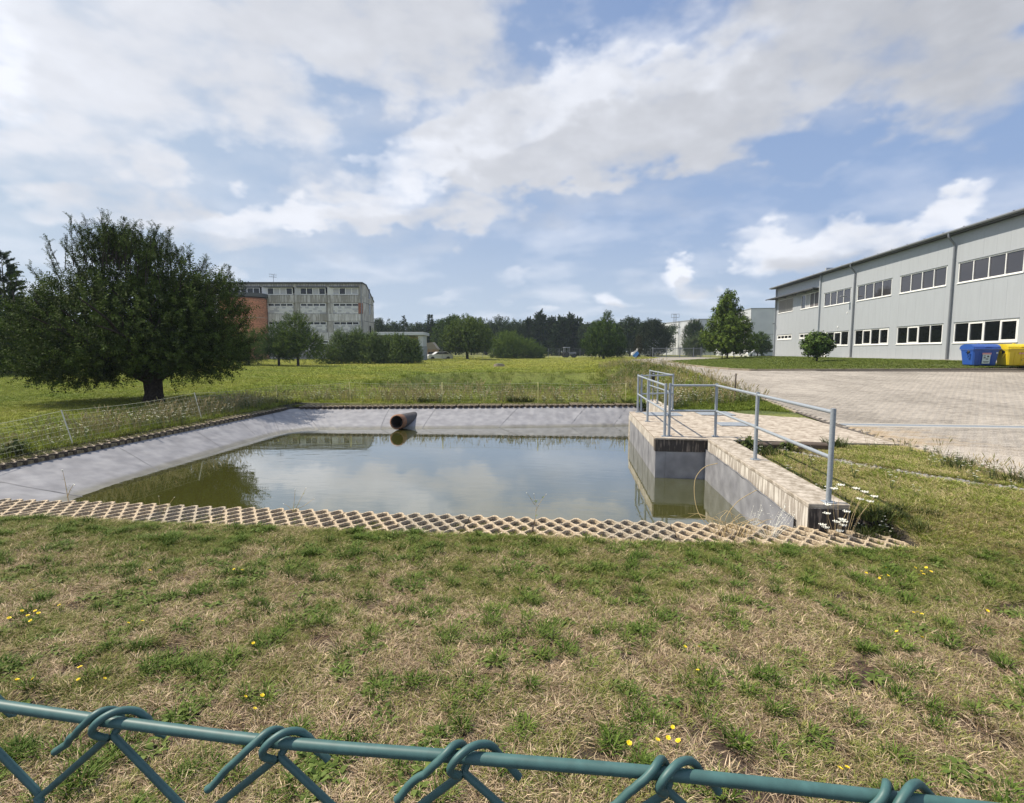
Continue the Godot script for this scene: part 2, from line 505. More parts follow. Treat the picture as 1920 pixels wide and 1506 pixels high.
func materials() -> void:
	var m := mat("soil", lin(0.40, 0.34, 0.25), 0.95)
	m.vertex_color_use_as_albedo = true
	tri_tex(m, ntex(3, 0.02, 5, Color(0.45, 0.45, 0.45), Color(1, 1, 1), 512), 1.3)
	m.albedo_color = Color.WHITE
	bump(m, htex(4, 0.05, 4), 2.0)
	m = mat("concrete", lin(0.50, 0.45, 0.385), 0.9)
	tri_tex(m, ntex(8, 0.006, 8, Color(0.72, 0.70, 0.67), Color(1, 1, 1), 512, 0.2, 0.75), 1.4)
	bump(m, htex(9, 0.08, 4), 0.08)
	m = mat("slab", lin(0.50, 0.445, 0.37), 0.92)
	tri_tex(m, ntex(18, 0.006, 8, Color(0.72, 0.69, 0.67), Color(1, 1, 1), 512, 0.2, 0.75), 1.1)
	bump(m, htex(19, 0.12, 4), 0.15)
	m = mat("stained_concrete", Color.WHITE, 0.9)
	tri_tex(m, streak_image(21, lin(0.64, 0.60, 0.53), lin(0.19, 0.155, 0.125), 0.58, 512, 256), 0.42)
	bump(m, htex(9, 0.08, 4), 0.08)
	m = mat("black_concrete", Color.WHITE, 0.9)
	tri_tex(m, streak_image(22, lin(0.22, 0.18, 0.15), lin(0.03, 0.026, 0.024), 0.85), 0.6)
	m = mat("membrane", lin(0.285, 0.287, 0.306), 0.6)
	tri_tex(m, ntex(31, 0.012, 6, Color(0.82, 0.82, 0.83), Color(1, 1, 1), 512, 0.1, 0.85), 0.35)
	bump(m, htex(32, 0.015, 3), 1.6)
	m.vertex_color_use_as_albedo = true
	m = mat("seam", lin(0.15, 0.152, 0.165), 0.6)
	m = mat("steel", lin(0.37, 0.415, 0.45), 0.45, 0.1)
	tri_tex(m, ntex(41, 0.05, 4, Color(0.82, 0.82, 0.84), Color(1, 1, 1)), 3.0)
	m = mat("lid", lin(0.38, 0.42, 0.45), 0.45, 0.2)
	tri_tex(m, ntex(42, 0.05, 4, Color(0.8, 0.8, 0.82), Color(1, 1, 1)), 1.0)
	m = mat("paver", Color.WHITE, 0.92)
	m.vertex_color_use_as_albedo = true
	tri_tex(m, ntex(51, 0.06, 5, Color(0.72, 0.70, 0.68), Color(1, 1, 1), 256, 0.2, 0.75), 2.2)
	bump(m, htex(52, 0.15, 4), 0.4)
	m = mat("rim_paver", lin(0.70, 0.59, 0.43), 0.93)
	tri_tex(m, ntex(53, 0.06, 5, Color(0.66, 0.62, 0.58), Color(1, 1, 1), 256, 0.2, 0.75), 2.6)
	bump(m, htex(52, 0.15, 4), 0.6)
	m = mat("rim_paver_grey", lin(0.60, 0.52, 0.40), 0.93)
	tri_tex(m, ntex(54, 0.06, 5, Color(0.6, 0.58, 0.55), Color(1, 1, 1), 256, 0.2, 0.75), 2.6)
	bump(m, htex(52, 0.15, 4), 0.6)
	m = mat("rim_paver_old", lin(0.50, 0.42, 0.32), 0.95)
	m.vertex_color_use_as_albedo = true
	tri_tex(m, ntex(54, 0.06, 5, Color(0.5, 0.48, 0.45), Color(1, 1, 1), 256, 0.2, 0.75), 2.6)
	m = mat("kerb", lin(0.44, 0.37, 0.29), 0.92)
	tri_tex(m, ntex(55, 0.06, 5, Color(0.7, 0.7, 0.68), Color(1, 1, 1), 256), 1.6)
	mat("pale_edge", lin(0.43, 0.40, 0.345), 0.9)
	mat("grating", lin(0.27, 0.30, 0.34), 0.5, 0.1)
	mat("green_stem", lin(0.10, 0.15, 0.04), 0.7)
	m = mat("sand_bed", lin(0.17, 0.145, 0.12), 0.95)
	tri_tex(m, ntex(56, 0.05, 4, Color(0.6, 0.6, 0.6), Color(1, 1, 1), 256), 0.7)
	m = mat("far_paving", lin(0.36, 0.33, 0.29), 0.95)
	tri_tex(m, ntex(57, 0.05, 5, Color(0.78, 0.77, 0.76), Color(1, 1, 1), 256), 0.25)
	m = mat("water", lin(0.060, 0.062, 0.014), 0.015)
	m.metallic_specular = 0.78
	m.clearcoat_enabled = true
	m.clearcoat = 1.0
	m.clearcoat_roughness = 0.015
	bump(m, ntex(61, 0.010, 3, Color.BLACK, Color.WHITE, 512), 0.20)
	m.uv1_triplanar = true
	m.uv1_world_triplanar = true
	m.uv1_scale = Vector3(0.20, 0.2, 0.55)
	m = mat("cladding", lin(0.385, 0.412, 0.442), 0.5)
	tri_tex(m, streak_image(72, Color(1, 1, 1), Color(0.955, 0.955, 0.955), 0.35, 512, 256), 0.11)
	mat("cladding_dark", lin(0.16, 0.17, 0.19), 0.5)
	mat("gutter", lin(0.22, 0.235, 0.255), 0.4, 0.3)
	mat("roof_dark", lin(0.075, 0.08, 0.09), 0.6)
	mat("white_frame", lin(0.82, 0.82, 0.80), 0.35)
	m = mat("glass_dark", lin(0.006, 0.007, 0.008), 0.03)
	m.metallic_specular = 0.5
	m = mat("glass_sky", lin(0.045, 0.043, 0.05), 0.04)
	m.metallic_specular = 0.6
	mat("blind", lin(0.42, 0.42, 0.43), 0.6)
	mat("shutter", lin(0.13, 0.12, 0.125), 0.6)
	m = mat("old_concrete", lin(0.56, 0.545, 0.51), 0.9)
	tri_tex(m, streak_image(81, Color(1, 1, 1), Color(0.55, 0.53, 0.50), 0.5), 0.09, false)
	m = mat("old_panel", Color.WHITE, 0.92)
	tri_tex(m, streak_image(82, lin(0.56, 0.545, 0.51), lin(0.16, 0.145, 0.115), 0.60), 0.085, false)
	m = mat("old_panel_pale", Color.WHITE, 0.92)
	tri_tex(m, streak_image(83, lin(0.66, 0.65, 0.62), lin(0.24, 0.225, 0.20), 0.45), 0.085, false)
	m = mat("block", lin(0.66, 0.655, 0.635), 0.95)
	m = mat("block_grey", lin(0.46, 0.46, 0.465), 0.95)
	m = mat("red_brick", Color.WHITE, 0.93)
	tri_tex(m, brick_image(lin(0.50, 0.20, 0.105), 0.22, lin(0.30, 0.17, 0.11), 8, 4, 5), 0.30, false)
	mat("mortar_band", lin(0.42, 0.27, 0.19), 0.93)
	m = mat("brick_pier", Color.WHITE, 0.93)
	tri_tex(m, brick_image(lin(0.33, 0.115, 0.065), 0.2, lin(0.2, 0.12, 0.09), 8, 4, 6), 0.30, false)
	mat("dark_cap", lin(0.09, 0.095, 0.10), 0.8)
	m = mat("white_sheet", lin(0.58, 0.60, 0.62), 0.55)
	tri_tex(m, ntex(91, 0.02, 3, Color(0.92, 0.92, 0.93), Color(1, 1, 1)), 0.05)
	mat("grey_sheet", lin(0.30, 0.32, 0.345), 0.6)
	mat("dark_void", lin(0.012, 0.012, 0.013), 0.9)
	mat("bin_blue", lin(0.022, 0.085, 0.36), 0.42)
	mat("bin_yellow", lin(0.66, 0.50, 0.02), 0.42)
	mat("black_rubber", lin(0.015, 0.015, 0.016), 0.7)
	mat("sticker", lin(0.55, 0.66, 0.68), 0.5)
	mat("sticker_red", lin(0.62, 0.30, 0.30), 0.5)
	mat("ink", lin(0.05, 0.07, 0.08), 0.6)
	m = mat("pvc_wire", lin(0.062, 0.150, 0.146), 0.5)
	tri_tex(m, ntex(95, 0.04, 4, Color(0.8, 0.8, 0.8), Color(1, 1, 1)), 14.0)
	m = mat("pipe_outer", lin(0.11, 0.105, 0.11), 0.7)
	tri_tex(m, ntex(96, 0.03, 4, Color(0.6, 0.6, 0.6), Color(1, 1, 1)), 2.0)
	m = mat("pipe_ring", lin(0.40, 0.215, 0.125), 0.75)
	tri_tex(m, ntex(97, 0.04, 4, Color(0.55, 0.5, 0.48), Color(1, 1, 1)), 3.0)
	mat("pipe_inside", lin(0.06, 0.05, 0.045), 0.8)
	mat("netting_white", lin(0.62, 0.60, 0.50), 0.6)
	mat("netting_string", lin(0.34, 0.36, 0.26), 0.7)
	mat("stake_yellow", lin(0.75, 0.68, 0.30), 0.6)
	m = mat("bark", lin(0.085, 0.065, 0.05), 0.95)
	tri_tex(m, ntex(98, 0.03, 5, Color(0.4, 0.4, 0.4), Color(1, 1, 1)), 1.2)
	bump(m, htex(99, 0.06, 4), 3.0)
	mat("old_wood", lin(0.075, 0.055, 0.042), 0.9)
	m = mat("stone", Color.WHITE, 0.9)
	m.vertex_color_use_as_albedo = true
	mat("blue_sheet", lin(0.05, 0.22, 0.55), 0.4)
	mat("car_white", lin(0.72, 0.73, 0.74), 0.25)
	mat("car_grey", lin(0.30, 0.33, 0.38), 0.25)
	mat("straw", lin(0.50, 0.38, 0.20), 0.85)
	mat("petal_white", lin(0.80, 0.79, 0.70), 0.7)
	mat("petal_yellow", lin(0.86, 0.66, 0.02), 0.6)
	m = mat("leaf", Color.WHITE, 0.7)
	m.vertex_color_use_as_albedo = true
	m.backlight_enabled = true
	m.backlight = Color(0.35, 0.42, 0.12)
	m.metallic_specular = 0.2
	m = mat("grass", Color.WHITE, 0.6)
	m.vertex_color_use_as_albedo = true
	m.backlight_enabled = true
	m.backlight = Color(0.40, 0.42, 0.20)
	m.metallic_specular = 0.2
	m = mat("flower", Color.WHITE, 0.7)
	m.vertex_color_use_as_albedo = true

# ---------------------------------------------------------------- land
func keyed(z: float, keys: Array) -> float:
	if z >= keys[0][0]:
		return keys[0][1]
	for i in range(1, keys.size()):
		if z >= keys[i][0]:
			var t: float = (z - keys[i - 1][0]) / (keys[i][0] - keys[i - 1][0])
			return lerpf(keys[i - 1][1], keys[i][1], t)
	return keys[-1][1]

func yard_h(z: float) -> float:
	return keyed(z, [[-14.0, 0.0], [-17.0, 0.11], [-27.0, 0.66], [-31.0, 0.80], [-60.0, 0.82], [-100.0, 0.66], [-140.0, 0.6]])

func lawn_h(x: float, z: float) -> float:
	return yard_h(z) + 0.05 + 0.36 * smoothstep(11.0, 24.6, x) * smoothstep(-29.0, -36.0, z)

const GRAVEL := [Vector2(4.05, -10.7), Vector2(4.45, -9.9), Vector2(4.75, -9.1), Vector2(5.2, -8.4), Vector2(5.6, -7.9), Vector2(6.05, -7.45)]
const FIELD := [[-21.0, -0.30], [-30.0, -0.22], [-45.0, -0.06], [-60.0, 0.10], [-75.0, 0.22], [-100.0, 0.44], [-130.0, 0.6]]

func ground_h(x: float, z: float) -> float:
	var f := keyed(z, FIELD)
	if x < -11.0:
		f += 0.16 * smoothstep(-11.0, -16.0, x)
	var bx := (x + 3.5) / 9.0
	var bz := (z + 37.0) / 9.5
	f -= 0.95 * smoothstep(1.0, 0.45, bx * bx * bx * bx + bz * bz * bz * bz)
	var y := yard_h(z) - 0.035
	var t: float
	if z > -11.0:
		var k := smoothstep(-5.6, -7.2, z)
		t = lerpf(smoothstep(3.0, 6.3, x), smoothstep(0.2, 6.0, x), k)
	elif z > -60.0:
		t = smoothstep(1.2, 6.2, x)
	else:
		t = smoothstep(1.0, 7.5, x)
	var h := lerpf(f, y, t)
	h += 0.025 * nz.get_noise_2d(x * 0.35, z * 0.35) * smoothstep(0.0, -3.0, z + 24.0 * 0.0)
	# under the paved yard, the grass strip and the works the ground is dug out
	if x > 6.52 and z > -61.9:
		h -= 0.35
	# the pond
	if x < (3.75 if z > -6.62 else 3.2) and z < -5.88 and z > -20.62 and x > -11.02:
		h = minf(h, -0.34 + 0.018 * nz2.get_noise_2d(x * 2.3, z * 2.3))
	if x > -10.55 and x < 3.05 and z < -6.62 and z > -19.2 + -0.085 * (x + 10.6):
		h = -2.3
	return h

func dryness(x: float, z: float) -> float:
	var n := nz.get_noise_2d(x * 0.9 + 3.0, z * 0.9) * 0.8 + nz.get_noise_2d(x * 2.8, z * 2.8 + 9.0) * 0.45
	var b := 0.10
	b += 0.34 * smoothstep(-5.0, -3.9, z) * smoothstep(-4.5, -0.8, x)
	b -= 0.30 * smoothstep(-4.2, -5.4, z) * smoothstep(-30.0, -6.0, z)
	b -= 0.10 * smoothstep(2.0, 4.0, x)
	return clampf(0.5 + n + b, 0.0, 1.0)

func ground_tint(x: float, z: float) -> Color:
	if z < -5.86 and z > -6.7 and x < 3.76 and x > -11.0:
		return Color(0.075, 0.062, 0.048)
	if (x < -10.5 and x > -11.06 and z < -6.0 and z > -20.6) or (z < -19.0 and z > -20.7 and x > -11.1 and x < 3.0):
		return Color(0.060, 0.055, 0.036)
	if z > -6.4 or (x > 3.0 and z > -11.0):
		var d := dryness(x, z)
		var c := Color(0.045, 0.040, 0.020).lerp(Color(0.125, 0.085, 0.055), d)
		var r := nz2.get_noise_2d(x * 1.6 + 50.0, z * 1.6)
		return c.lerp(Color(0.13, 0.065, 0.045), clampf((r - 0.22) * 4.0, 0.0, 0.85) * smoothstep(-5.4, -4.6, z))
	if x > 3.3 and z < -15.8 and z > -21.0:
		return Color(0.14, 0.185, 0.034)
	var n := nz.get_noise_2d(x * 0.12, z * 0.12) * 0.5 + nz2.get_noise_2d(x * 0.5, z * 0.5) * 0.4
	var c2 := Color(0.205, 0.275, 0.042).lerp(Color(0.37, 0.375, 0.085), clampf(0.45 + n + 0.4 * smoothstep(-46.0, -62.0, z), 0.0, 1.0))
	var bx := (x + 3.5) / 9.0
	var bz := (z + 37.0) / 9.5
	c2 = c2.lerp(Color(0.165, 0.235, 0.030), 0.8 * smoothstep(1.2, 0.3, bx * bx * bx * bx + bz * bz * bz * bz))
	return c2

func lines(specials: Array, lo: float, hi: float, step: float, edge_lo: float, edge_hi: float) -> Array:
	var a := specials.duplicate()
	var t := lo
	while t <= hi:
		a.append(t)
		t += step
	var s := step
	t = hi
	while t < edge_hi:
		s *= 1.22
		t += s
		a.append(minf(t, edge_hi))
	s = step
	t = lo
	while t > edge_lo:
		s *= 1.16
		t -= s
		a.append(maxf(t, edge_lo))
	a.sort()
	var o := []
	for q in a:
		if o.is_empty() or q - o[-1] > 0.012:
			o.append(q)
	return o

func terrain() -> void:
	var xs := lines([-11.05, -11.0, -10.57, -10.53, 3.03, 3.36, 3.4, 3.07, 3.18, 3.22, 3.73, 3.77, 6.50, 6.54, 6.4], -13.0, 8.0, 0.4, -900.0, 900.0)
	var zs := lines([-5.86, -5.9, -6.60, -6.64, -11.0, -11.05, -20.58, -20.64, -61.85, -61.95], -56.0, 1.0, 0.4, -1400.0, 60.0)
	var mb := MB.new()
	var hs := {}
	for i in xs.size():
		for j in zs.size():
			hs[Vector2i(i, j)] = ground_h(xs[i], zs[j])
	var vs := PackedVector3Array()
	var ns := PackedVector3Array()
	var cs := PackedColorArray()
	var ix := PackedInt32Array()
	for j in zs.size():
		for i in xs.size():
			var x: float = xs[i]
			var z: float = zs[j]
			vs.append(Vector3(x, hs[Vector2i(i, j)], z))
			var e := 0.3
			var dx: float = ground_h(x + e, z) - ground_h(x - e, z)
			var dz: float = ground_h(x, z + e) - ground_h(x, z - e)
			var nn := Vector3(-clampf(dx, -0.2, 0.2), 2.0 * e, -clampf(dz, -0.2, 0.2)).normalized()
			ns.append(nn)
			cs.append(ground_tint(x, z))
	var w: int = xs.size()
	for j in zs.size() - 1:
		for i in w - 1:
			var a := j * w + i
			ix.append_array(PackedInt32Array([a, a + 1, a + w, a + 1, a + w + 1, a + w]))
	var arr := []
	arr.resize(Mesh.ARRAY_MAX)
	arr[Mesh.ARRAY_VERTEX] = vs
	arr[Mesh.ARRAY_NORMAL] = ns
	arr[Mesh.ARRAY_COLOR] = cs
	arr[Mesh.ARRAY_INDEX] = ix
	var me := ArrayMesh.new()
	me.add_surface_from_arrays(Mesh.PRIMITIVE_TRIANGLES, arr)
	var g := obj("ground", me, M.soil)
	tag(g, "dry patchy lawn and mown meadow ground around the pond", "", "", "structure")

# rim of the pond, its waterline and its foot
const RIM := [[-9.9, -0.30, -6.55, -8.3, -7.7], [-10.62, -0.30, -7.2, -8.75, -8.2], [-10.66, -0.31, -9.0, -9.0, -9.2], [-10.67, -0.30, -12.0, -9.27, -11.6], [-10.66, -0.30, -15.0, -9.42, -14.6], [-10.66, -0.30, -17.6, -9.38, -16.0], [-10.62, -0.30, -18.9, -8.95, -16.85], [-10.1, -0.30, -19.25, -8.35, -17.15], [-8.4, -0.29, -19.42, -7.2, -17.40], [-4.3, -0.25, -19.80, -3.85, -18.05], [0.0, -0.20, -20.15, -0.1, -18.85], [2.79, -0.17, -20.42, 2.6, -19.45]]

func rim_at(s: float) -> Array:
	var k := clampi(int(s), 0, RIM.size() - 2)
	var t := s - k
	var p: Array = RIM[maxi(k - 1, 0)]
	var a: Array = RIM[k]
	var b: Array = RIM[k + 1]
	var q: Array = RIM[mini(k + 2, RIM.size() - 1)]
	var o := []
	for i in 5:
		o.append(cubic_interpolate(a[i], b[i], p[i], q[i], t) if i != 1 else lerpf(a[i], b[i], t))
	return o

func liner_pt(s: float, t: float) -> Vector3:
	var r := rim_at(s)
	var top := Vector3(r[0], r[1] - 0.075, r[2])
	var wl := Vector3(r[3], -0.85, r[4])
	var p := top.lerp(wl, t)
	if t > 0.0 and t < 1.3:
		var amp := 0.012 + 0.03 * smoothstep(9.0, 11.0, s)
		p.y += amp * (nz2.get_noise_2d(s * 5.0, t * 1.2) + 0.6 * nz2.get_noise_2d(s * 14.0 + t * 3.0, t * 2.0)) * clampf(t * 4.0, 0, 1)
	return p

# dust above, a silty tide mark at the water and faint runs between
func liner_tint(s: float, t: float) -> Color:
	var run := nz.get_noise_2d(s * 26.0, t * 0.7)
	var k := 1.0 - 0.16 * clampf(run, 0.0, 1.0) - 0.10 * clampf(nz2.get_noise_2d(s * 3.0, t * 2.0), 0.0, 1.0)
	var c := Color(k, k, k)
	var edge := 0.90 + 0.035 * nz.get_noise_1d(s * 6.0)
	return c.lerp(Color(0.62, 0.60, 0.47), smoothstep(edge - 0.05, edge + 0.03, t) * 0.85)

func water_and_liner() -> void:
	var w := MB.new()
	var a := Vector3(-10.3, -0.85, -6.7)
	for i in 12:
		for j in 12:
			var x0 := lerpf(-10.3, 2.9, i / 12.0)
			var x1 := lerpf(-10.3, 2.9, (i + 1) / 12.0)
			var z0 := lerpf(-6.7, -20.2, j / 12.0)
			var z1 := lerpf(-6.7, -20.2, (j + 1) / 12.0)
			w.quad(Vector3(x0, a.y, z0), Vector3(x1, a.y, z0), Vector3(x1, a.y, z1), Vector3(x0, a.y, z1), Vector3.UP)
	tag(obj("water", w, M.water), "still green pond water reflecting the sky", "", "", "structure")
	var t := thing("pond_liner", "pale grey membrane lining the sloping banks of the pond", "pond liner")
	var mb := MB.new()
	var ns := 220
	var nt := 26
	var n := RIM.size() - 1
	for i in ns:
		for j in nt:
			var q: Array[Vector3] = []
			var m: Array[Vector3] = []
			for k in [[0, 0], [1, 0], [1, 1], [0, 1]]:
				var s: float = float(i + k[0]) / ns * n
				var tt: float = float(j + k[1]) / nt * 1.6
				q.append(liner_pt(s, tt))
				m.append((liner_pt(s, tt + 0.03) - liner_pt(s, tt - 0.03)).cross(liner_pt(s + 0.03, tt) - liner_pt(s - 0.03, tt)).normalized())
				if m[-1].y < 0.0:
					m[-1] = -m[-1]
			mb.tri(q[0], q[1], q[2], m[0], m[1], m[2])
			mb.tri(q[0], q[2], q[3], m[0], m[2], m[3])
	for i in mb.v.size():
		var h := (-0.375 - mb.v[i].y) / 0.475
		mb.c[i] = liner_tint((mb.v[i].x * 0.55 - mb.v[i].z * 0.6), h)
	obj("bank_sheet", mb, M.membrane, t)
	# welded seams running down the banks
	for s in [1.6, 2.75, 3.6, 4.35, 5.2, 6.9, 8.35, 8.75, 9.45, 10.1, 10.6]:
		var sm := MB.new()
		for j in 12:
			var t0 := 0.02 + j * 0.085
			var t1 := t0 + 0.085
			var lean := 0.16 if s > 7.0 else 0.05
			var p0 := liner_pt(s + lean * (0.5 - t0), t0) + Vector3(0, 0.004, 0)
			var p1 := liner_pt(s + lean * (0.5 - t1), t1) + Vector3(0, 0.004, 0)
			var side := (liner_pt(s + 0.02, t0) - liner_pt(s - 0.02, t0)).normalized() * 0.012
			sm.quad(p0 - side, p0 + side, p1 + side, p1 - side, Vector3.UP)
		obj("seam", sm, M.seam, t)
	# sheets hung on the upright walls, under the bare concrete
	var ws := MB.new()
	var edge := []
	for i in 41:
		var z := lerpf(-11.28, -6.85, i / 40.0)
		edge.append(Vector3(2.815, -0.235 - 0.06 * smoothstep(-9.5, -6.6, z) + 0.022 * nz.get_noise_1d(z * 1.3), z))
	for i in 40:
		var p: Vector3 = edge[i]
		var q: Vector3 = edge[i + 1]
		for j in 8:
			var a0 := lerpf(p.y, -1.7, j / 8.0)
			var a1 := lerpf(p.y, -1.7, (j + 1) / 8.0)
			var b0 := lerpf(q.y, -1.7, j / 8.0)
			var b1 := lerpf(q.y, -1.7, (j + 1) / 8.0)
			var f := func(z: float, y: float) -> Vector3: return Vector3(2.812 - 0.012 - 0.03 * absf(nz.get_noise_2d(z * 1.1, y * 1.6)) - 0.0 * y, y, z)
			ws.quad(f.call(p.z, a0), f.call(q.z, b0), f.call(q.z, b1), f.call(p.z, a1), Vector3.LEFT)
	obj("wall_sheet", ws, M.membrane, t)
	var bar := MB.new()
	var bp := []
	for p in edge:
		bp.append(p + Vector3(-0.012, 0.008, 0))
	bar.tube(bp, 0.012, 5)
	obj("edge_strip", bar, M.seam, t)
	# near bank, seen where it meets the wall
	var nb := MB.new()
	for i in 60:
		for j in 10:
			var q: Array[Vector3] = []
			for k in [[0, 0], [1, 0], [1, 1], [0, 1]]:
				var x := lerpf(-9.9, 2.80, float(i + k[0]) / 60.0)
				var tt := float(j + k[1]) / 10.0 * 1.5
				var z := lerpf(-6.60, -7.65, tt)
				var y := lerpf(-0.385, -0.85, tt) + (0.035 * nz.get_noise_2d(x * 2.2 + z * 1.5, z * 1.2) + 0.04 * smoothstep(1.6, 2.8, x) * sin(x * 13.0 + z * 9.0)) * clampf(tt * 3.0, 0, 1)
				q.append(Vector3(x, y, z))
			nb.quad(q[0], q[1], q[2], q[3], Vector3.UP)
	obj("bank_sheet", nb, M.membrane, t)

func concrete_works() -> void:
	var t := thing("outlet_platform", "concrete outlet platform jutting into the pond with streaked walls", "concrete platform")
	var s := MB.new()
	# deck
	s.extrude(PackedVector2Array([Vector2(1.77, 11.28), Vector2(6.38, 11.02), Vector2(6.38, 16.05), Vector2(5.2, 16.6), Vector2(1.77, 16.2)]), Transform3D(Basis(Vector3.RIGHT, Vector3(0, 0, -1), Vector3.UP), Vector3(0, -0.03, 0)), 0.03)
	obj("deck", s, M.slab, t)
	s = MB.new()
	s.bx(Vector3(3.31, -0.5, -16.0), Vector3(6.36, -0.033, -11.24))
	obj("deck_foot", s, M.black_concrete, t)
	s = MB.new()
	s.bx(Vector3(1.772, -0.24, -16.19), Vector3(1.97, -0.033, -11.46), 0.006)
	obj("side_beam", s, M.stained_concrete, t)
	s = MB.new()
	s.bx(Vector3(1.774, -0.285, -11.455), Vector3(2.825, -0.033, -11.288), 0.006)
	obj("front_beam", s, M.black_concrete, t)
	s = MB.new()
	s.bx(Vector3(1.79, -1.7, -16.17), Vector3(1.99, -0.243, -11.30), 0.0)
	for z in [-12.3, -13.2, -14.1, -15.1]:
		s.bx(Vector3(1.784, -1.7, z - 0.006), Vector3(1.789, -0.25, z + 0.006))
	obj("side_sheet", s, M.membrane, t)
	s = MB.new()
	s.bx(Vector3(1.993, -1.7, -11.45), Vector3(2.80, -0.288, -11.302), 0.0)
	obj("front_sheet", s, M.grey_membrane if M.has("grey_membrane") else M.membrane, t)
	s = MB.new()
	s.bx(Vector3(1.80, -1.7, -16.6), Vector3(2.9, -0.17, -16.21), 0.0)
	obj("rear_wall", s, M.concrete, t)
	# long walls, in front of the platform and behind it
	var w := thing("retaining_wall", "weathered concrete retaining wall with dark rain streaks in front of the platform", "wall")
	s = MB.new()
	s.bx(Vector3(2.83, -1.7, -11.275), Vector3(3.30, -0.055, -6.55), 0.0)
	obj("wall_body", s, M.stained_concrete, w)
	s = MB.new()
	s.bx(Vector3(2.827, -0.055, -11.27), Vector3(3.303, 0.0, -6.547), 0.008)
	obj("coping", s, M.concrete, w)
	s = MB.new()
	s.bx(Vector3(2.84, -0.6, -6.545), Vector3(3.29, -0.06, -6.538))
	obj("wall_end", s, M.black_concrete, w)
	w = thing("retaining_wall", "pale concrete retaining wall running away behind the platform", "wall")
	s = MB.new()
	s.bx(Vector3(2.83, -1.7, -20.6), Vector3(3.25, -0.01, -16.64), 0.008)
	obj("wall_body", s, M.stained_concrete, w)
	# sheet metal hatch covers
	var spots := [[2.62, -15.55, 1.0, 0.75, "flat sheet metal hatch cover behind the left railing"], [4.15, -15.9, 0.95, 0.9, "flat sheet metal hatch cover at the far right of the platform"], [4.05, -13.55, 0.85, 0.62, "flat sheet metal hatch cover in the middle of the platform"]]
	for p in spots:
		var l := thing("hatch_cover", p[4], "hatch", Vector3(p[0], 0, p[1]), 0.03, "hatch covers on the platform")
		s = MB.new()
		s.box(Vector3(0, 0.014, 0), Vector3(p[2], 0.02, p[3]), 0.004)
		obj("plate", s, M.lid, l)
		s = MB.new()
		s.tube([Vector3(p[2] * 0.3, 0.026, -0.06), Vector3(p[2] * 0.3, 0.05, -0.05), Vector3(p[2] * 0.3, 0.05, 0.05), Vector3(p[2] * 0.3, 0.026, 0.06)], 0.006, 5)
		obj("handle", s, M.steel, l)

func paver_mesh(bend: float) -> ArrayMesh:
	# the waisted concrete paver that locks into the next row
	var a := PackedVector2Array()
	var e := 0.0795 + bend
	var wst := 0.056 - bend
	for p in [[-0.0975, -e], [-0.062, -e], [-0.040, -wst], [0.040, -wst], [0.062, -e], [0.0975, -e], [0.0975, e], [0.062, e], [0.040, wst], [-0.040, wst], [-0.062, e], [-0.0975, e]]:
		a.append(Vector2(p[0], p[1]))
	var mb := MB.new()
	var top := PackedVector2Array()
	for p in a:
		top.append(p * Vector2(0.93, 0.89))
	for i in a.size():
		var j := (i + 1) % a.size()
		var p0 := Vector3(a[i].x, -0.010, a[i].y)
		var p1 := Vector3(a[j].x, -0.010, a[j].y)
		var t0 := Vector3(top[i].x, 0, top[i].y)
		var t1 := Vector3(top[j].x, 0, top[j].y)
		var out := (p0 + p1)
		mb.quad(p0, p1, t1, t0, Vector3(out.x, 0.1, out.z))
		mb.quad(p0 - Vector3(0, 0.05, 0), p1 - Vector3(0, 0.05, 0), p1, p0, Vector3(out.x, 0, out.z))
	for i in [[11, 0, 1, 10], [10, 1, 2, 9], [9, 2, 3, 8], [8, 3, 4, 7], [7, 4, 5, 6]]:
		mb.quad(Vector3(top[i[0]].x, 0, top[i[0]].y), Vector3(top[i[1]].x, 0, top[i[1]].y), Vector3(top[i[2]].x, 0, top[i[2]].y), Vector3(top[i[3]].x, 0, top[i[3]].y), Vector3.UP)
	return mb.mesh()

func in_strip(x: float, z: float) -> bool:
	return Geometry2D.is_point_in_polygon(Vector2(x, z), strip_poly())

func strip_poly() -> PackedVector2Array:
	return PackedVector2Array([Vector2(9.6, -29.9), Vector2(8.75, -30.7), Vector2(8.35, -32.5), Vector2(8.25, -38.0), Vector2(8.6, -46.0), Vector2(9.3, -52.0), Vector2(10.2, -55.5), Vector2(11.6, -58.6), Vector2(14.0, -61.6), Vector2(18.0, -65.0), Vector2(25.0, -69.0), Vector2(25.0, -31.8), Vector2(20.2, -31.0)])

func road_poly() -> PackedVector2Array:
	return PackedVector2Array([Vector2(6.45, -59.9), Vector2(7.2, -66.0), Vector2(9.4, -74.0), Vector2(12.6, -84.0), Vector2(15.2, -95.0), Vector2(16.2, -108.0), Vector2(25.4, -108.6), Vector2(25.6, -98.0), Vector2(23.6, -84.0), Vector2(25.0, -76.0), Vector2(34.0, -73.0), Vector2(34.0, -70.2), Vector2(25.2, -70.4), Vector2(18.0, -66.6), Vector2(14.0, -63.2), Vector2(11.4, -59.9)])

